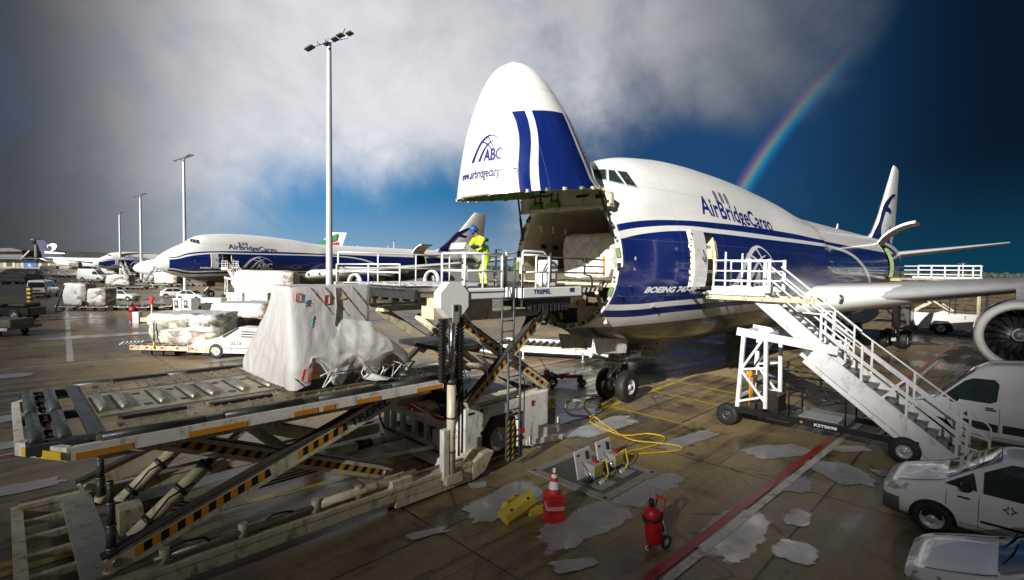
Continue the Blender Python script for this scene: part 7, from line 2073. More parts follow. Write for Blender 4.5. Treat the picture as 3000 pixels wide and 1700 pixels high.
b.box((4.95, .0, 1.85), (5.25, .05, 2.1), white); b.box((5.02, -.01, 1.92), (5.18, .0, 2.03), black_letter); b.build('tractor_frame', cream, lw)
b = MB()
for x in (4.45, 4.85): b.tube([(x, -.05, .45), (x, -.05, 2.3)], .025, white, 6)
for k in range(7): b.tube([(4.45, -.05, .6 + .26 * k), (4.85, -.05, .6 + .26 * k)], .018, white, 6)
b.build('ladder', white, lw)
b = MB(); b.box((7.0, .05, .55), (8.1, 1.0, 1.65), cream, bev=.02); b.box((8.1, .12, .7), (8.5, 1.3, 1.6), cream, bev=.02); b.box((6.6, .1, .4), (7.0, .9, 1.1), dark_steel)
put_text(b, 'CHAMP 70S', (7.12, .044, 1.18), (1, 0, 0), (0, 0, 1), .15, black_letter, .02, .62); put_text(b, '0225', (7.28, .044, .93), (1, 0, 0), (0, 0, 1), .20, black_letter, .02, .48); put_text(b, '4', (7.85, .044, 1.20), (1, 0, 0), (0, 0, 1), .26, black_letter, .02, .14); b.box((7.3, .04, 1.40), (7.65, .047, 1.45), black_letter)
rr = random.Random(8)
for k in range(7): a = Vector((6.8 + k * .2, .5, 1.62)); b.tube([a, a + Vector((.1, rr.uniform(-.3, .3), .25)), a + Vector((.35, rr.uniform(-.2, .2), .12)), a + Vector((.5, .1, -.02))], .025, black, 5)
b.build('engine_box', cream, lw)
wheel_parts(lw, (5.9, .42, .50), (0, 1, 0), .50, .34, .27, rim_m=white_worn); wheel_parts(lw, (5.9, 2.6, .50), (0, 1, 0), .50, .34, .27)

# --- rear loader at the side cargo door
LB.OX, LB.OL = 49.6, 7.0
rl = empty('cargo_loader', W(49.6, 7.0), ACT); tag(rl, 'white loader with raised railed platform at the rear side door beyond the wing', 'loader', 'cargo loaders')
b = LB(); b.prism([(4.6, 1.9), (5.2, .6), (6.2, .6), (6.6, 1.25), (7.6, 1.25), (8.0, .6), (9.6, .6), (9.6, 1.95), (7.7, 1.95), (7.2, 2.15), (6.6, 1.9)], 'x', 48.2, 48.45, white); b.box((48.45, 4.9, .7), (51.0, 9.5, 1.8), white_worn); b.box((48.3, 6.3, .3), (48.5, 7.9, 1.2), hz_black)
for k in range(3): b.box((48.19, 8.6, 1.5 + .12 * k), (48.2, 8.7, 1.56 + .12 * k), black_letter)
b.prism([(4.4, 2.2), (5.0, 2.0), (5.5, .3), (4.9, .3)], 'x', 48.1, 48.4, grey_blue); b.box((48.2, 9.6, .3), (51, 15.5, .5), cream); b.build('tractor_frame', white, rl)
b = LB()
for s in (48.3, 50.9):
    b.bar((s, 5.0, 1.9), (s, 7.6, 3.9), .14, .24, cream); b.bar((s, 7.7, 2.0), (s, 5.2, 3.9), .14, .24, cream); b.bar((s, 7.6, 3.9), (s, 5.0, 5.0), .12, .2, cream); b.bar((s, 5.2, 3.9), (s, 7.7, 5.0), .12, .2, cream); b.bar((s - .08, 5.3, 3.7), (s - .08, 7.5, 2.1), .03, .1, hz_black)
    b.tube([(s, 9.4, .4), (s, 9.4, 4.6)], .10, cream, 10); b.bar((s + .3, 9.9, .5), (s + .3, 9.9, 4.4), .16, .16, black)
b.build('lift_arm', cream, rl)
b = LB(); b.box((48.0, 3.4, 4.78), (51.3, 9.6, 4.95), steel); b.box((48.0, 3.4, 4.70), (51.3, 4.2, 4.78), yellow); b.box((47.95, 5.0, 4.95), (48.05, 9.6, 5.12), white); b.build('bridge_frame', steel, rl)
b = LB()
for l in (5.4, 6.3, 7.2, 8.1, 9.0, 9.5): b.bar((48.0, l, 4.95), (48.0, l, 6.1), .10, .10, white)
for z in (5.3, 5.7, 6.08): b.bar((48.0, 5.4, z), (48.0, 9.5, z), .07, .08, white); b.bar((51.3, 4.0, z), (51.3, 9.5, z), .05, .06, white)
for z in (5.5, 5.95): b.bar((48.0, 3.2, z), (48.0, 5.4, z), .04, .04, dark_steel)
b.build('railing', white, rl)
b = LB()
for l in (7.6, 8.0): b.tube([(48.1, l, 1.9), (48.1, l, 4.7)], .03, dark_steel, 6)
for k in range(9): b.tube([(48.1, 7.6, 2.1 + .3 * k), (48.1, 8.0, 2.1 + .3 * k)], .02, dark_steel, 6)
b.build('ladder', dark_steel, rl)
wheel_parts(rl, (48.35 - 49.6, 7.0 - 7.1, .62), (1, 0, 0), .62, .36, .33)
# ---------------------------------------------------------------- the apron beyond
def rz_to(d): return math.atan2(d[1], d[0])
# --- pallet transporter with its loads, left of the loader platform
tr = empty('pallet_transporter', (-21.6, 28.35, 0), R(-4)); tag(tr, 'white pallet transporter numbered 0212 carrying film-wrapped cargo behind the loader', 'transporter')
b = MB(); b.box((0, 0, .42), (5.2, 2.6, .62), white_worn); b.box((0, -.02, .40), (5.2, .06, .66), cream)
for k in range(12): b.tube([(.2 + k * .42, .1, .66), (.2 + k * .42, 2.5, .66)], .06, steel, 8)
for k in range(5): b.box((.05 + .9 * k, -.035, .50), (.22 + .9 * k, -.02, .60), red)
for x in (.8, 1.5, 2.2): b.box((x - .3, .2, .12), (x + .3, 2.4, .42), hz_black)
for k in range(6): b.bar((-.9 + k * .15, .3 + .1 * k, .62), (-.6 + k * .15, .3 + .1 * k, .80), .04, .05, white_worn)
b.build('cargo_bed', white_worn, tr)
b = MB(); b.prism([(3.4, .34), (8.0, .34), (8.0, 1.75), (6.4, 1.82), (5.3, 1.25), (4.3, .95), (3.4, .72)], 'y', .0, .9, white_worn); b.box((5.2, .9, .4), (8.0, 2.6, 1.3), white_worn)
b.prism([(5.45, 1.30), (6.45, 1.84), (6.45, 1.72), (5.6, 1.2)], 'y', -.005, .03, hz_black)
for k in range(3): b.box((6.55, -.012, 1.25 + .14 * k), (7.6, .0, 1.32 + .14 * k), hz_black)
put_text(b, '0212', (5.95, -.006, .82), (1, 0, 0), (0, 0, 1), .26, black_letter, .02, .62); b.box((6.9, -.008, .66), (7.05, .0, .76), yellow); b.box((5.3, -.006, .62), (8.0, .0, .655), hz_black); b.box((5.4, .3, 1.0), (6.3, .8, 1.35), hz_black)
b.build('cab', white_worn, tr)
b = MB(); b.tube([(1.5, -.06, .5), (1.5, -.06, 1.95)], .035, hz_black, 8); b.lathe([(.07, -.02), (.07, .02)], hz_black, 12, Matrix.Translation((1.5, -.06, 2.02)) @ Matrix.Rotation(R(90), 4, 'X')); b.tube([(1.5, -.06, .5), (1.5, -.06, .9)], .05, yellow, 8); b.build('bed_post', hz_black, tr)
for y in (.12, 2.4): wheel_parts(tr, (5.1, y, .44), (0, 1, 0), .44, .30, .24)
def load(label, loc, rz, lx, ly, lz, m, seed, cap=None, sag=.16, group='wrapped pallets on the apron', nm='cargo_pallet'):
    o = cargo_block(nm, lx, ly, lz, m, seed, sag); o.location = loc; o.rotation_euler = (0, 0, rz)
    if cap:      # white film hood over the top and one end
        c = cargo_block('film_hood', lx * 1.03, ly * 1.03, lz * cap[0], cap[1], seed + .4, sag * 1.15, False); c.parent = o; c.location = (cap[2] * lx, 0, lz * (1.02 - cap[0]))
        c.matrix_parent_inverse.identity()
    tag(o, label, 'pallet', group); return o
net_brown = net_cloth('netted_brown_wrap', (.36, .27, .16)); net_wb = net_cloth('netted_pale_wrap', (.58, .52, .42))
load('long low load in netting under white film on the numbered transporter', (-18.6, 29.5, .72), R(-4), 3.9, 2.5, 1.75, net_wb, 5.2, (.62, film, 0), .22)
load('brown netted pallet end with white film top behind the transporter cab', (-17.1, 33.0, .5), R(8), 3.2, 2.6, 2.35, net_brown, 6.1, (.45, film, -.12), .10)
load('white container pallet with brown netted end above the transporter load', (-31.5, 66.0, .6), R(10), 6.4, 3.4, 4.0, net_wb, 7.7, (1.0, film, -.14), .07)

# --- ground equipment cabinets
def cabinet(px, py, Y_, w_, h_, kind, label):
    p_ = at(px, py, Y_); root = empty('equipment_cabinet', (p_.x, p_.y, 0), R(-6)); tag(root, label, 'cabinet', 'white equipment cabinets')
    zb = max(.0, p_.z - .02); b = MB(); b.box((0, 0, 0), (w_, .9, zb + h_), white, bev=.03); b.box((-.05, -.05, zb + h_), (w_ + .05, .95, zb + h_ + .06), white); b.build('housing', white, root)
    b = MB()
    if kind == 'screen': b.box((w_ * .18, -.02, zb + h_ * .35), (w_ * .62, 0, zb + h_ * .92), hz_black); b.box((w_ * .27, -.03, zb + h_ * .55), (w_ * .53, -.018, zb + h_ * .82), mat('screen_grey', (.35, .38, .40), .3)); b.box((w_ * .68, -.02, zb + h_ * .3), (w_ * .75, 0, zb + h_ * .5), hz_black)
    elif kind == 'louvre': 
        for k in range(7): b.box((w_ * .25, -.03, zb + h_ * (.50 + .06 * k)), (w_ * .75, 0, zb + h_ * (.53 + .06 * k)), mat('louvre_grey', (.30, .33, .38), .5))
        b.box((w_ * .3, -.02, zb + h_ * .1), (w_ * .33, 0, zb + h_ * .25), hz_black); b.box((w_ * .68, -.02, zb + h_ * .1), (w_ * .71, 0, zb + h_ * .25), hz_black)
    else: 
        b.box((w_ * .495, -.012, zb + .1), (w_ * .505, 0, zb + h_ * .95), dark_steel)
        for x in (.25, .75): b.box((w_ * x, -.02, zb + h_ * .6), (w_ * x + .1, 0, zb + h_ * .72), hz_black)
    b.build('door_panel', None, root)
for a in ((507, 916, 42, .75, 1.15, 'screen', 'narrow white cabinet with dark screen, left of its twin'), (534, 916, 42, .80, 1.15, 'screen', 'narrow white cabinet with dark screen, right of its twin'), (588, 912, 44, 1.9, 1.15, 'door', 'low white double-door cabinet between the screens and the taller cabinets'),
          (662, 905, 46, 1.55, 1.45, 'door', 'taller white two-door cabinet left of the louvred cabinet'), (717, 905, 46, 2.2, 1.45, 'louvre', 'white cabinet with grey louvre beside the wrapped pallet load')): cabinet(*a)

# --- dollies and loads
def make_dolly():
    root = empty('cargo_dolly', (0, 0, 0)); b = MB(); b.box((-1.6, -1.2, .38), (1.6, 1.2, .48), steel)
    for k in range(8): b.tube([(-1.4 + .4 * k, -1.15, .5), (-1.4 + .4 * k, 1.15, .5)], .05, dark_steel, 6)
    for x in (-1.6, 1.6): b.box((x - .05, -1.2, .40), (x + .05, 1.2, .58), white_worn)
    b.build('bed', steel, root)
    w_ = MB(); w_.bar((1.6, 0, .4), (2.5, 0, .3), .08, .06, cream); w_.build('drawbar', cream, root)
    for x in (-1.1, 1.1):
        for y in (-.85, .85): m_ = MB(); m_.lathe([(.12, -.08), (.22, -.09), (.24, 0), (.22, .09), (.12, .08), (.001, .08)], black, 14, Matrix.Translation((x, y, .24)) @ Matrix.Rotation(R(90), 4, 'X')); m_.build('wheel', black, root)
    return root
dolly0 = make_dolly(); used = [False]
def dolly(px, py, ang, label, sc=1.0):
    o = dolly0 if not used[0] else copy_tree(dolly0); used[0] = True
    o.location = G(px, py); o.rotation_euler.z = R(ang); o.scale = (sc,) * 3; tag(o, label, 'dolly', 'cargo dollies on the far apron'); return o
for k, px in enumerate((232, 292, 352, 412)): dolly(px, 908 + (k % 2), 4, ('dolly under the leftmost wrapped pallet in the nearest dolly row', 'dolly under the right-hand wrapped pallet of the nearest dolly row', 'empty dolly in the nearest row behind the distant extinguisher', 'empty dolly in the nearest row right of the distant extinguisher')[k])
for k, px in enumerate((478, 548)): dolly(px, 906, 4, ('empty dolly just left of the screened cabinets', 'empty dolly just behind the screened cabinets')[k])
for k, (px, py) in enumerate(((292, 849), (322, 849), (358, 846), (402, 848), (432, 845))): dolly(px, py, 6, 'cargo dolly in the row behind the single white hatchback', 1.2)
for k, (px, py) in enumerate(((478, 840), (512, 839), (545, 838), (575, 838))): dolly(px, py, 3, 'cargo dolly in the row beneath the jumbo nose', 1.2)
for k, (px, py) in enumerate(((250, 829), (275, 829), (320, 828), (388, 828), (440, 826), (460, 832))): dolly(px, py, 8, 'cargo dolly in the row around the distant white van', 1.4)
for k, (px, py) in enumerate(((180, 812), (205, 811), (225, 810), (345, 812), (370, 812), (395, 811), (430, 812))): dolly(px, py, 2, 'cargo dolly in the farthest row before the terminal', 1.6)
for k, px in enumerate((15, 60, 110)): dolly(px, 832, 2, 'cargo dolly in the line at the far left behind the black minivan', 1.4)
P = lambda px, py, z=.5: (G(px, py).x, G(px, py).y, z)
load('white film-hooded pallet with grey netted front, leftmost of the pair on dollies', P(243, 908), R(4), 2.1, 1.8, 2.5, net_grey, 2.2, (1.0, film, -.20), .14)
load('shorter white-hooded pallet with grey netting, right of the pair on dollies', P(298, 908), R(4), 2.2, 1.8, 1.95, net_grey, 3.6, (.9, film, -.16), .16)
load('rounded white and grey bundle on a dolly between hatchback and van', P(358, 845, .6), R(6), 4.2, 2.2, 2.3, net_grey, 4.4, (.9, film, -.12), .20)
load('boxy white pallet with brown end beneath the jumbo chin', P(498, 838, .6), R(3), 4.8, 2.4, 2.7, net_brown, 1.2, (1.0, film, -.14), .05)
load('white pallet with dark netted end beside the jumbo nose wheel', P(553, 837, .6), R(3), 4.4, 2.4, 2.5, net_cloth('netted_dark_wrap', (.08, .08, .075)), 1.9, (1.0, film, -.24), .06)
load('square white pallet right of the distant white van', P(330, 808, .8), R(0), 6.0, 4.0, 5.4, net_wb, 8.1, (1.0, film, -.1), .04)
for k, (px, lab) in enumerate(((148, 'pale film-wrapped cargo far left before the terminal'), (195, 'round-topped pale cargo before the terminal'), (222, 'tall square pale cargo below the dark tail fin'), (262, 'low flat pale cargo behind the distant van roof'), (293, 'dome-topped pale cargo right of the distant van roof'), (378, 'pale cargo stack before the farthest freighter'))):
    load(lab, P(px, 800, .6), R(3 * k), (9, 6, 5, 6, 5, 5)[k], 3.2, (3.2, 3.4, 5.2, 3.0, 4.6, 5.0)[k], (net_wb, net_wb, net_wb, net_wb, film, net_grey)[k], 9.1 + k, None, .12)
b = MB(); 
for i in range(2):
    def hull(u, v, i=i): a = v * math.pi; return ((u - .5) * 14 + i * 15, 2.0 * math.cos(a) * 1.1, .9 + 2.2 * math.sin(a) * (1 - abs(2 * u - 1) ** 8))
    b.grid(hull, 16, 12, net_grey if i == 0 else net_wb)
o = b.build('covered_cargo', net_grey); o.location = P(70, 812, 0); o.rotation_euler = (0, 0, R(2)); tag(o, 'long grey tarpaulin-covered cargo train left of the terminal', 'covered cargo')
rr = random.Random(21)
# --- cars
h1 = hatchback('single white hatchback right of the film-wrapped pallets, facing right', (0, 0, 0), 0)[0]
def place_car(o, px, py, ang, sc, label):
    o.location = G(px, py); o.rotation_euler.z = R(ang); o.scale = (sc,) * 3; tag(o, label)
place_car(h1, 364, 880, -3, 1.0, 'single white hatchback right of the film-wrapped pallets, facing right')
h2 = copy_tree(h1); place_car(h2, 563, 880, -3, 1.0, 'white hatchback in front of the jumbo nose wheel, overlapping another')
h3 = copy_tree(h1); place_car(h3, 516, 872, 32, 1.05, 'white hatchback half hidden behind the one at the nose wheel')
make_vehicle('minivan', 'black minivan far left on the apron road', 'minivan', (G(120, 832).x, G(120, 832).y, 0), R(-4), 5.2, 2.0, [(0, .8), (.1, 1.0), (1.0, 1.25), (1.9, 1.9), (2.6, 2.0), (4.9, 1.95), (5.1, 1.2), (5.2, .8)], [(0, .8), (1, 1.15), (5, 1.25)], [[(1.3, 1.3), (1.95, 1.78), (2.5, 1.84), (2.5, 1.26)], [(2.6, 1.26), (2.6, 1.84), (4.6, 1.78), (4.8, 1.32)]], (1.05, 1.9), (1.0, 4.2), .36, mat('car_black', (.012, .012, .013), .2, coat=.8))[0].scale = (1.25,) * 3
v2 = make_vehicle('panel_van', 'distant white panel van side-on among the dolly rows', 'van', (G(274, 823).x, G(274, 823).y, 0), R(-2), 5.9, 2.1, VAN_TOP, VAN_BELT, VAN_WIN, (1.02, 1.80), (1.0, 4.5), .38, car_white, None, roof_taper=.06)[0]; v2.scale = (1.4,) * 3
bus = make_vehicle('minibus', 'white minibus seen from behind on the far left', 'minibus', (G(84, 872).x, G(84, 872).y + 2.4, 0), R(118), 4.9, 2.0, [(0, .85), (.12, 1.05), (.9, 1.3), (1.7, 2.0), (2.4, 2.12), (4.75, 2.10), (4.86, 1.9), (4.9, .7)], [(0, .8), (1, 1.2), (4.8, 1.28)], [[(1.2, 1.3), (1.75, 1.85), (2.4, 1.92), (2.4, 1.30)], [(2.5, 1.30), (2.5, 1.94), (3.6, 1.94), (3.6, 1.30)], [(3.7, 1.30), (3.7, 1.94), (4.6, 1.90), (4.6, 1.32)]], (1.0, 1.7), (.95, 3.9), .36, car_white, None, roof_taper=.10)[0]
rw = MB(); rw.box((-2.47, -.72, 1.22), (-2.435, .72, 1.86), glass, bev=.02); rw.box((-2.50, -.35, .78), (-2.44, .35, .92), black_letter); rw.box((-2.56, -.92, .40), (-2.40, .92, .62), hz_black, bev=.03); rw.build('tail_gate', None, bus); bus.scale = (1.25,) * 3
for k, (px, py, a_, sc_) in enumerate(((420, 812, 20, 1.5), (448, 818, -12, 1.4), (152, 806, 4, 1.7), (395, 800, 160, 1.7), (470, 822, 170, 1.3))):
    place_car(copy_tree(h1), px, py, a_, sc_, ('small white car parked beneath the white airliner nose', 'small white car among dollies left of the side-view freighter nose', 'small white car far left before the terminal hall', 'small white car by the farthest freighter', 'small white car at the chin of the side-view freighter')[k])
for k, (px, py, a_) in enumerate(((205, 803, -3), (436, 806, 176))):
    v3 = copy_tree(v2); v3.location = G(px, py); v3.rotation_euler.z = R(a_); v3.scale = (1.5,) * 3; tag(v3, ('far white van before the dark-tailed airliner', 'far white van under the white airliner')[k], 'van')
# --- left edge: tractor and trailer in the dark, yellow hydrant cart
tg = empty('tow_tractor', (-45.8, 45.3, 0), R(2)); tag(tg, 'dark tow tractor cut by the left edge of the view', 'tractor')
b = MB(); b.box((-3, -.9, .5), (3.0, .9, 1.3), black_paint, bev=.1); b.box((-3, -.85, 1.3), (.5, .85, 1.5), dark_steel); b.box((1.0, -.8, 1.3), (2.6, .8, 1.65), dark_steel, bev=.1); b.build('body', black_paint, tg)
for x in (-1.6, 1.7):
    for y in (-.85, .85): wheel_parts(tg, (x, y, .55), (0, 1, 0), .55, .35, .3)
fl_ = empty('flatbed_trailer', (-37.5, 36.2, 0), R(0)); tag(fl_, 'low flatbed trailer with white edge rail at the left edge, before the tractor', 'trailer')
b = MB(); b.box((-3, -1.3, .5), (2.4, 1.3, .68), dark_steel); b.box((-3, -1.34, .46), (2.4, -1.30, .66), white_worn); b.box((-1.0, -.9, .68), (2.2, .9, 1.2), mat('dim_crate', (.12, .11, .09), .6, vary=.3)); b.build('bed', dark_steel, fl_)
for x in (-1.8, 1.4):
    for y in (-1.0, 1.0): wheel_parts(fl_, (x, y, .25), (0, 1, 0), .25, .2, .13)
yb = empty('hydrant_cart', at(88, 902, 52) * 1, 0); yb.location.z = 0; tag(yb, 'yellow and black striped post cart with leaning arm beside the dark tractor', 'cart')
b = MB()
for k in range(6): b.box((-.18, -.15, .3 + .42 * k), (.18, .15, .3 + .42 * k + .21), yellow); b.box((-.17, -.14, .3 + .42 * k + .21), (.17, .14, .3 + .42 * (k + 1)), hz_black)
b.build('post', yellow, yb); b = MB(); b.box((.3, -.5, .15), (3.0, .5, .28), dark_steel); b.build('bed', dark_steel, yb); b = MB(); b.bar((2.6, 0, .3), (3.6, 0, 3.0), .12, .12, hz_black); b.build('arm', hz_black, yb)
bar = MB(); bar.box((0, -.2, .12), (6.2, .2, .5), cream); bar.box((-.5, -.3, 0), (0, .3, 1.0), white); o = bar.build('barrier', cream); o.location = P(412, 946, 0); o.rotation_euler = (0, 0, R(6)); tag(o, 'low cream barrier beam right of the distant extinguisher', 'barrier')
mk = empty('marker_post', P(445, 925, 0), 0); tag(mk, 'red and white marker post among the near dollies', 'marker')
b = MB(); b.bar((0, 0, 0), (0, 0, 1.8), .10, .10, white); b.build('post', white, mk); b = MB(); b.box((-.22, -.09, 1.6), (.22, .09, 1.95), red, bev=.04); b.box((-.08, -.08, 1.3), (.08, .08, 1.62), red); b.box((-.2, -.09, 1.1), (.2, .09, 1.3), red, bev=.04); b.build('lamp_head', red, mk)
# --- boarding stairs of the far freighters, copied from the near stair
def far_stair(craft, label):
    o = copy_tree(stw); s_ = craft.scale.x; a = craft.rotation_euler.z
    lx, ly = 8.9 * s_, -7.2 * s_
    o.location = (craft.location.x + lx * math.cos(a) - ly * math.sin(a), craft.location.y + lx * math.sin(a) + ly * math.cos(a), 0); o.rotation_euler.z = a; o.scale = craft.scale
    tag(o, label, 'stairs', 'boarding stairs'); return o
far_stair(farA, 'white boarding stairs at the door of the side-view freighter'); far_stair(farB, 'boarding stairs of the most distant freighter')
st_d = copy_tree(stw); st_d.rotation_euler.z = R(8); st_d.location = Vector((-113, 150, 0)) + Vector((9.2 * math.cos(R(8)) + 7.2 * math.sin(R(8)), 9.2 * math.sin(R(8)) - 7.2 * math.cos(R(8)), 0)); tag(st_d, 'boarding stairs at the white airliner between the two freighters', 'stairs', 'boarding stairs')
stw['group'] = 'boarding stairs'; ldr['group'] = 'cargo loaders'

# ---------------------------------------------------------------- floodlight masts
def mast(px_b, px_t, py_t, Y_, r0, r1, label, heads=7, full=True):
    top_ = at(px_t, py_t, Y_); root = empty('floodlight_mast', (top_.x, Y_, 0), R(-40)); tag(root, label, 'light mast', 'floodlight masts')
    H_ = top_.z; galvm = mat('mast_galvanised', (.62, .64, .65), .4, .35, vary=.06, scale=.8)
    b = MB(); b.lathe([(r0, 0), (r0 * .9, H_ * .3), (r1 * 1.15, H_ * .8), (r1, H_)], galvm, 20); b.lathe([(r0 * 1.5, 0), (r0 * 1.5, .08)], galvm, 20); b.build('pole', galvm, root)
    b = MB(); b.bar((-1.5, -.9, H_ + .1 - .25), (1.5, .9, H_ + .1 + .35), .12, .14, dark_steel); b.bar((-.9, .2, H_ + .2), (.3, -.5, H_ + .1), .06, .06, dark_steel)
    for x in (-1.0, -.2): b.bar((x - .5, x * .6 + .3, H_ + .1), (x + .5, x * .6 - .2, H_ + .05), .05, .05, dark_steel)
    b.bar((1.0, .6, H_ + .5), (1.9, .4, H_ + .9), .05, .05, dark_steel); b.tube([(-.5, .2, H_ + .1), (-.5, .2, H_ + .8)], .025, red, 6); b.build('crossarm', dark_steel, root)
    spots = [(-1.75, -1.0, -.35), (-.95, -1.15, -.45), (.55, -.5, -.35), (.95, .0, .1), (1.45, .2, .35), (.7, .75, .75), (1.95, .8, .60)][:heads]
    for k, (x, y, z) in enumerate(spots):
        l_ = MB(); Mx = Matrix.Translation((x, y, H_ + z)) @ Matrix.Rotation(R(-12), 4, 'X')
        l_.box((-.36, -.24, -.07), (.36, .24, .08), mat('floodlight_grey', (.10, .105, .11), .45, .2), M=Mx, bev=.04); l_.box((-.30, -.19, -.076), (.30, .19, -.068), mat('floodlight_glass', (.05, .045, .04), .15), M=Mx); l_.build('floodlight', None, root)
mast(948, 964, 128, 45.0, .31, .20, 'tallest-looking floodlight mast standing behind the wrapped pallet')
mast(534, 538, 466, 98.0, .36, .22, 'floodlight mast rising behind the side-view freighter nose')
mast(411, 411, 574, 150.0, .42, .27, 'slim floodlight mast second from the left'); mast(350, 350, 626, 203.0, .42, .28, 'farthest floodlight mast, left of the others')
mast(1154, 1154, 706, 330.0, .40, .25, 'tiny floodlight mast above the side-view freighter cargo door', 5); mast(1048, 1048, 717, 400.0, .40, .25, 'tiny floodlight mast showing over the side-view freighter back', 5)
mast(2822, 2822, 772, 240.0, .30, .15, 'thin mast at the right beyond the wing', 3)

# ---------------------------------------------------------------- terminal, tower, horizon
tm = empty('terminal_building', (-440, 430, 0), R(3)); tag(tm, 'long low terminal hall with dark flat roof along the left horizon', 'terminal')
dim_wall = mat('terminal_wall', (.16, .15, .125), .6, vary=.2, scale=.2); dark_roof = mat('terminal_roof', (.045, .05, .06), .5, vary=.2, scale=.2)
b = MB(); b.box((-90, 0, 0), (84, 30, 8.0), dim_wall)
for k in range(23): b.box((-88 + 7.2 * k, -.3, 1.0), (-85.6 + 7.2 * k, 0, 6.5), mat('terminal_pier', (.34, .31, .24), .6))
b.build('wall', dim_wall, tm)
b = MB(); b.prism([(-8, 8.6), (36, 9.2), (36, 9.9), (-8, 9.2)], 'x', -95, 90, dark_roof); b.build('roof', dark_roof, tm)
for k in range(11): w_ = MB(); w_.box((-80 + 14.4 * k, -.25, 2.0), (-74 + 14.4 * k, -.05, 5.5), glass); w_.build('window', glass, tm)
sg_ = MB(); sg_.box((22, -.5, 1.5), (33, -.3, 7.5), mat('terminal_blue', (.012, .05, .20), .4)); sg_.lathe([(1.2, -.6), (1.2, -.5)], white_letter, 16, Matrix.Translation((27, 0, 5.6)) @ Matrix.Rotation(R(90), 4, 'X')); sg_.prism([(25.6, 1.8), (28.4, 1.8), (28.0, 4.4), (26.0, 4.4)], 'y', -.62, -.5, mat('terminal_sign', (.10, .32, .55), .4)); sg_.build('sign', None, tm)
hg = empty('hangar', (-740, 700, 0), R(2)); tag(hg, 'dark glazed terminal hall with sloping roof at the far left edge', 'hangar')
b = MB(); b.box((-80, 0, 0), (58, 60, 20), mat('hangar_wall', (.06, .065, .07), .5, vary=.2, scale=.1)); b.build('wall', None, hg); b = MB(); b.prism([(-85, 19), (50, 25), (64, 22), (64, 20.5), (-85, 17.5)], 'y', -8, 64, dark_roof); b.build('roof', dark_roof, hg)
b = MB(); b.bar((58, -9, 4), (76, -9, 22), 1.6, 1.6, mat('hangar_strut', (.28, .28, .26), .5)); b.build('strut', None, hg)
tp = at(108, 776, 640); tw = empty('control_tower', (tp.x, 640, 0), 0); tag(tw, 'airport control tower with wide cab on the far left horizon', 'tower')
b = MB(); b.lathe([(2.6, 0), (2.1, 24), (2.3, 29)], mat('tower_shaft', (.10, .10, .10), .6), 16); b.build('shaft', None, tw)
b = MB(); b.lathe([(2.4, 28), (4, 29.5), (6.4, 32), (6.9, 34.4), (6.5, 35.4), (.1, 35.8)], mat('tower_cab', (.03, .03, .032), .4), 18); b.box((2, -3, 28.5), (9.5, 3, 30.5), mat('tower_cab', (.03, .03, .032))); b.build('cab', None, tw)
hl_ = MB(); rr = random.Random(9)
def ridge(u, v):
    x = -2600 + 5600 * u; y = 1900 + 260 * math.sin(u * 9); h = 14 + 42 * math.exp(-((x + 2050) / 620) ** 2) + 7 * noise.fractal(Vector((u * 22, 1, 0)), 1, 2, 5) + 3 * math.sin(u * 60)
    return (x, y + v * 320, h * math.sin(math.pi * min(1, v * 1.2 + .0)) if v < .9 else 0)
hl_.grid(ridge, 260, 8, mat('far_trees', (.030, .042, .034), .9, vary=.4, scale=.02)); tag(hl_.build('hills', None), kind='structure')
tl = MB()
for k in range(900):
    x = rr.uniform(-1500, 2400); y = 1250 + rr.uniform(0, 200); r_ = rr.uniform(4, 9)
    M = Matrix.Translation((x, y, r_ * .8)); n0 = len(tl.v)
    tl.lathe([(r_ * .5, -r_ * .8), (r_, -.1 * r_), (r_ * .75, .55 * r_), (.1, r_)], mat('tree_belt', (.028, .045, .025), .9, vary=.4, scale=.05), 7, M)
    for i in range(n0, len(tl.v)): v = Vector(tl.v[i]); tl.v[i] = tuple(v + Vector((rr.uniform(-1.2, 1.2), rr.uniform(-1.2, 1.2), rr.uniform(-.9, .9))))
tag(tl.build('treeline', None), 'dark belt of trees along the far horizon', 'trees', kind='stuff')
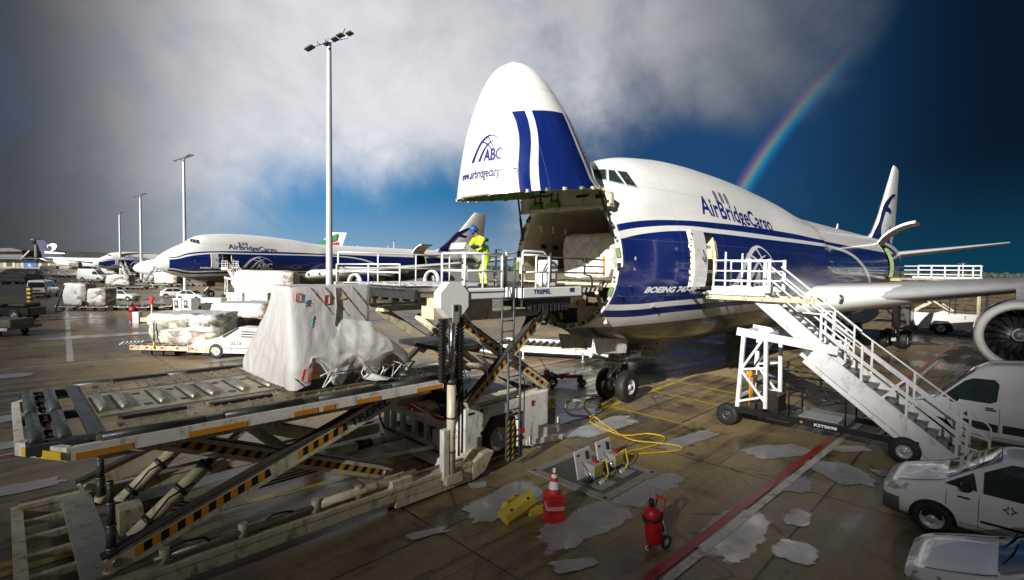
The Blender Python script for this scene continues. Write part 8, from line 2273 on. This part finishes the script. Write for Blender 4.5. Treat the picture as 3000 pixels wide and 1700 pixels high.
# ---------------------------------------------------------------- unseen added cloud shaped to shade all but the middle of the apron
SHADE_CLOUD_H = 180.0
off_ = to_sun * (SHADE_CLOUD_H / to_sun.z)
def sst(v, a, b):
    t_ = max(0, min(1, (v - a) / (b - a))); return t_ * t_ * (3 - 2 * t_)
def clear_part(x, y):
    """share of the sunshine that should get through above ground point x, y"""
    wob = 1.6 * noise.fractal(Vector((x * .06, y * .06, 2)), 1, 2, 3)
    near_ = sst(y + wob - .12 * x, 9.0, 19.0)
    left_ = sst(x + .80 * max(y, 0) + wob, -7.0 - .12 * max(y, 0), 4.0 + .10 * max(y, 0))
    right_ = 1 - sst(x - .62 * max(y, 0) + wob * .5, -4.0, 2.0 + .012 * max(y, 0) ** 2)
    return near_ * left_ * right_
NX = 110
span = (-260, 300, -120, 420)
def bank(u, v): return (span[0] + (span[1] - span[0]) * (.5 + .5 * math.copysign(abs(2 * u - 1) ** 1.5, 2 * u - 1)), span[2] + (span[3] - span[2]) * v ** 1.35)
DENS = .30
topv, botv, th_ = [], [], []
for i in range(NX + 1):
    for j in range(NX + 1):
        x, y = bank(i / NX, j / NX)
        T_ = max(.016, clear_part(x, y))
        th = -math.log(T_) / DENS * to_sun.z
        if i in (0, NX) or j in (0, NX): th = 0
        p_ = (x + off_.x, y + off_.y)
        topv.append((*p_, SHADE_CLOUD_H + .02 + th * .5)); botv.append((*p_, SHADE_CLOUD_H - .02 - th * .5)); th_.append(th)
b = MB(); n_v = NX + 1
fs = []
for i in range(NX):
    for j in range(NX):
        q_ = (i * n_v + j, (i + 1) * n_v + j, (i + 1) * n_v + j + 1, i * n_v + j + 1)
        fs.append(q_); fs.append(tuple(n_v * n_v + k for k in reversed(q_)))
rimv = [i * n_v for i in range(NX)] + [NX * n_v + j for j in range(NX)] + [(NX - i) * n_v + NX for i in range(NX)] + [NX - j for j in range(NX)]
for a, c in zip(rimv, rimv[1:] + rimv[:1]): fs.append((a, c, n_v * n_v + c, n_v * n_v + a))
cm = bpy.data.materials.new('shade_vapour'); cm.use_nodes = True; cn = cm.node_tree; cn.nodes.clear()
vol = cn.nodes.new('ShaderNodeVolumePrincipled'); vol.inputs['Density'].default_value = DENS; vol.inputs['Color'].default_value = (.6, .6, .62, 1)
out = cn.nodes.new('ShaderNodeOutputMaterial'); cn.links.new(vol.outputs[0], out.inputs['Volume'])
b.add(topv + botv, fs, cm, True)
tag(b.build('shade_cloud', cm), 'unseen added cloud high behind the viewer', 'shade_cloud', kind='stuff')
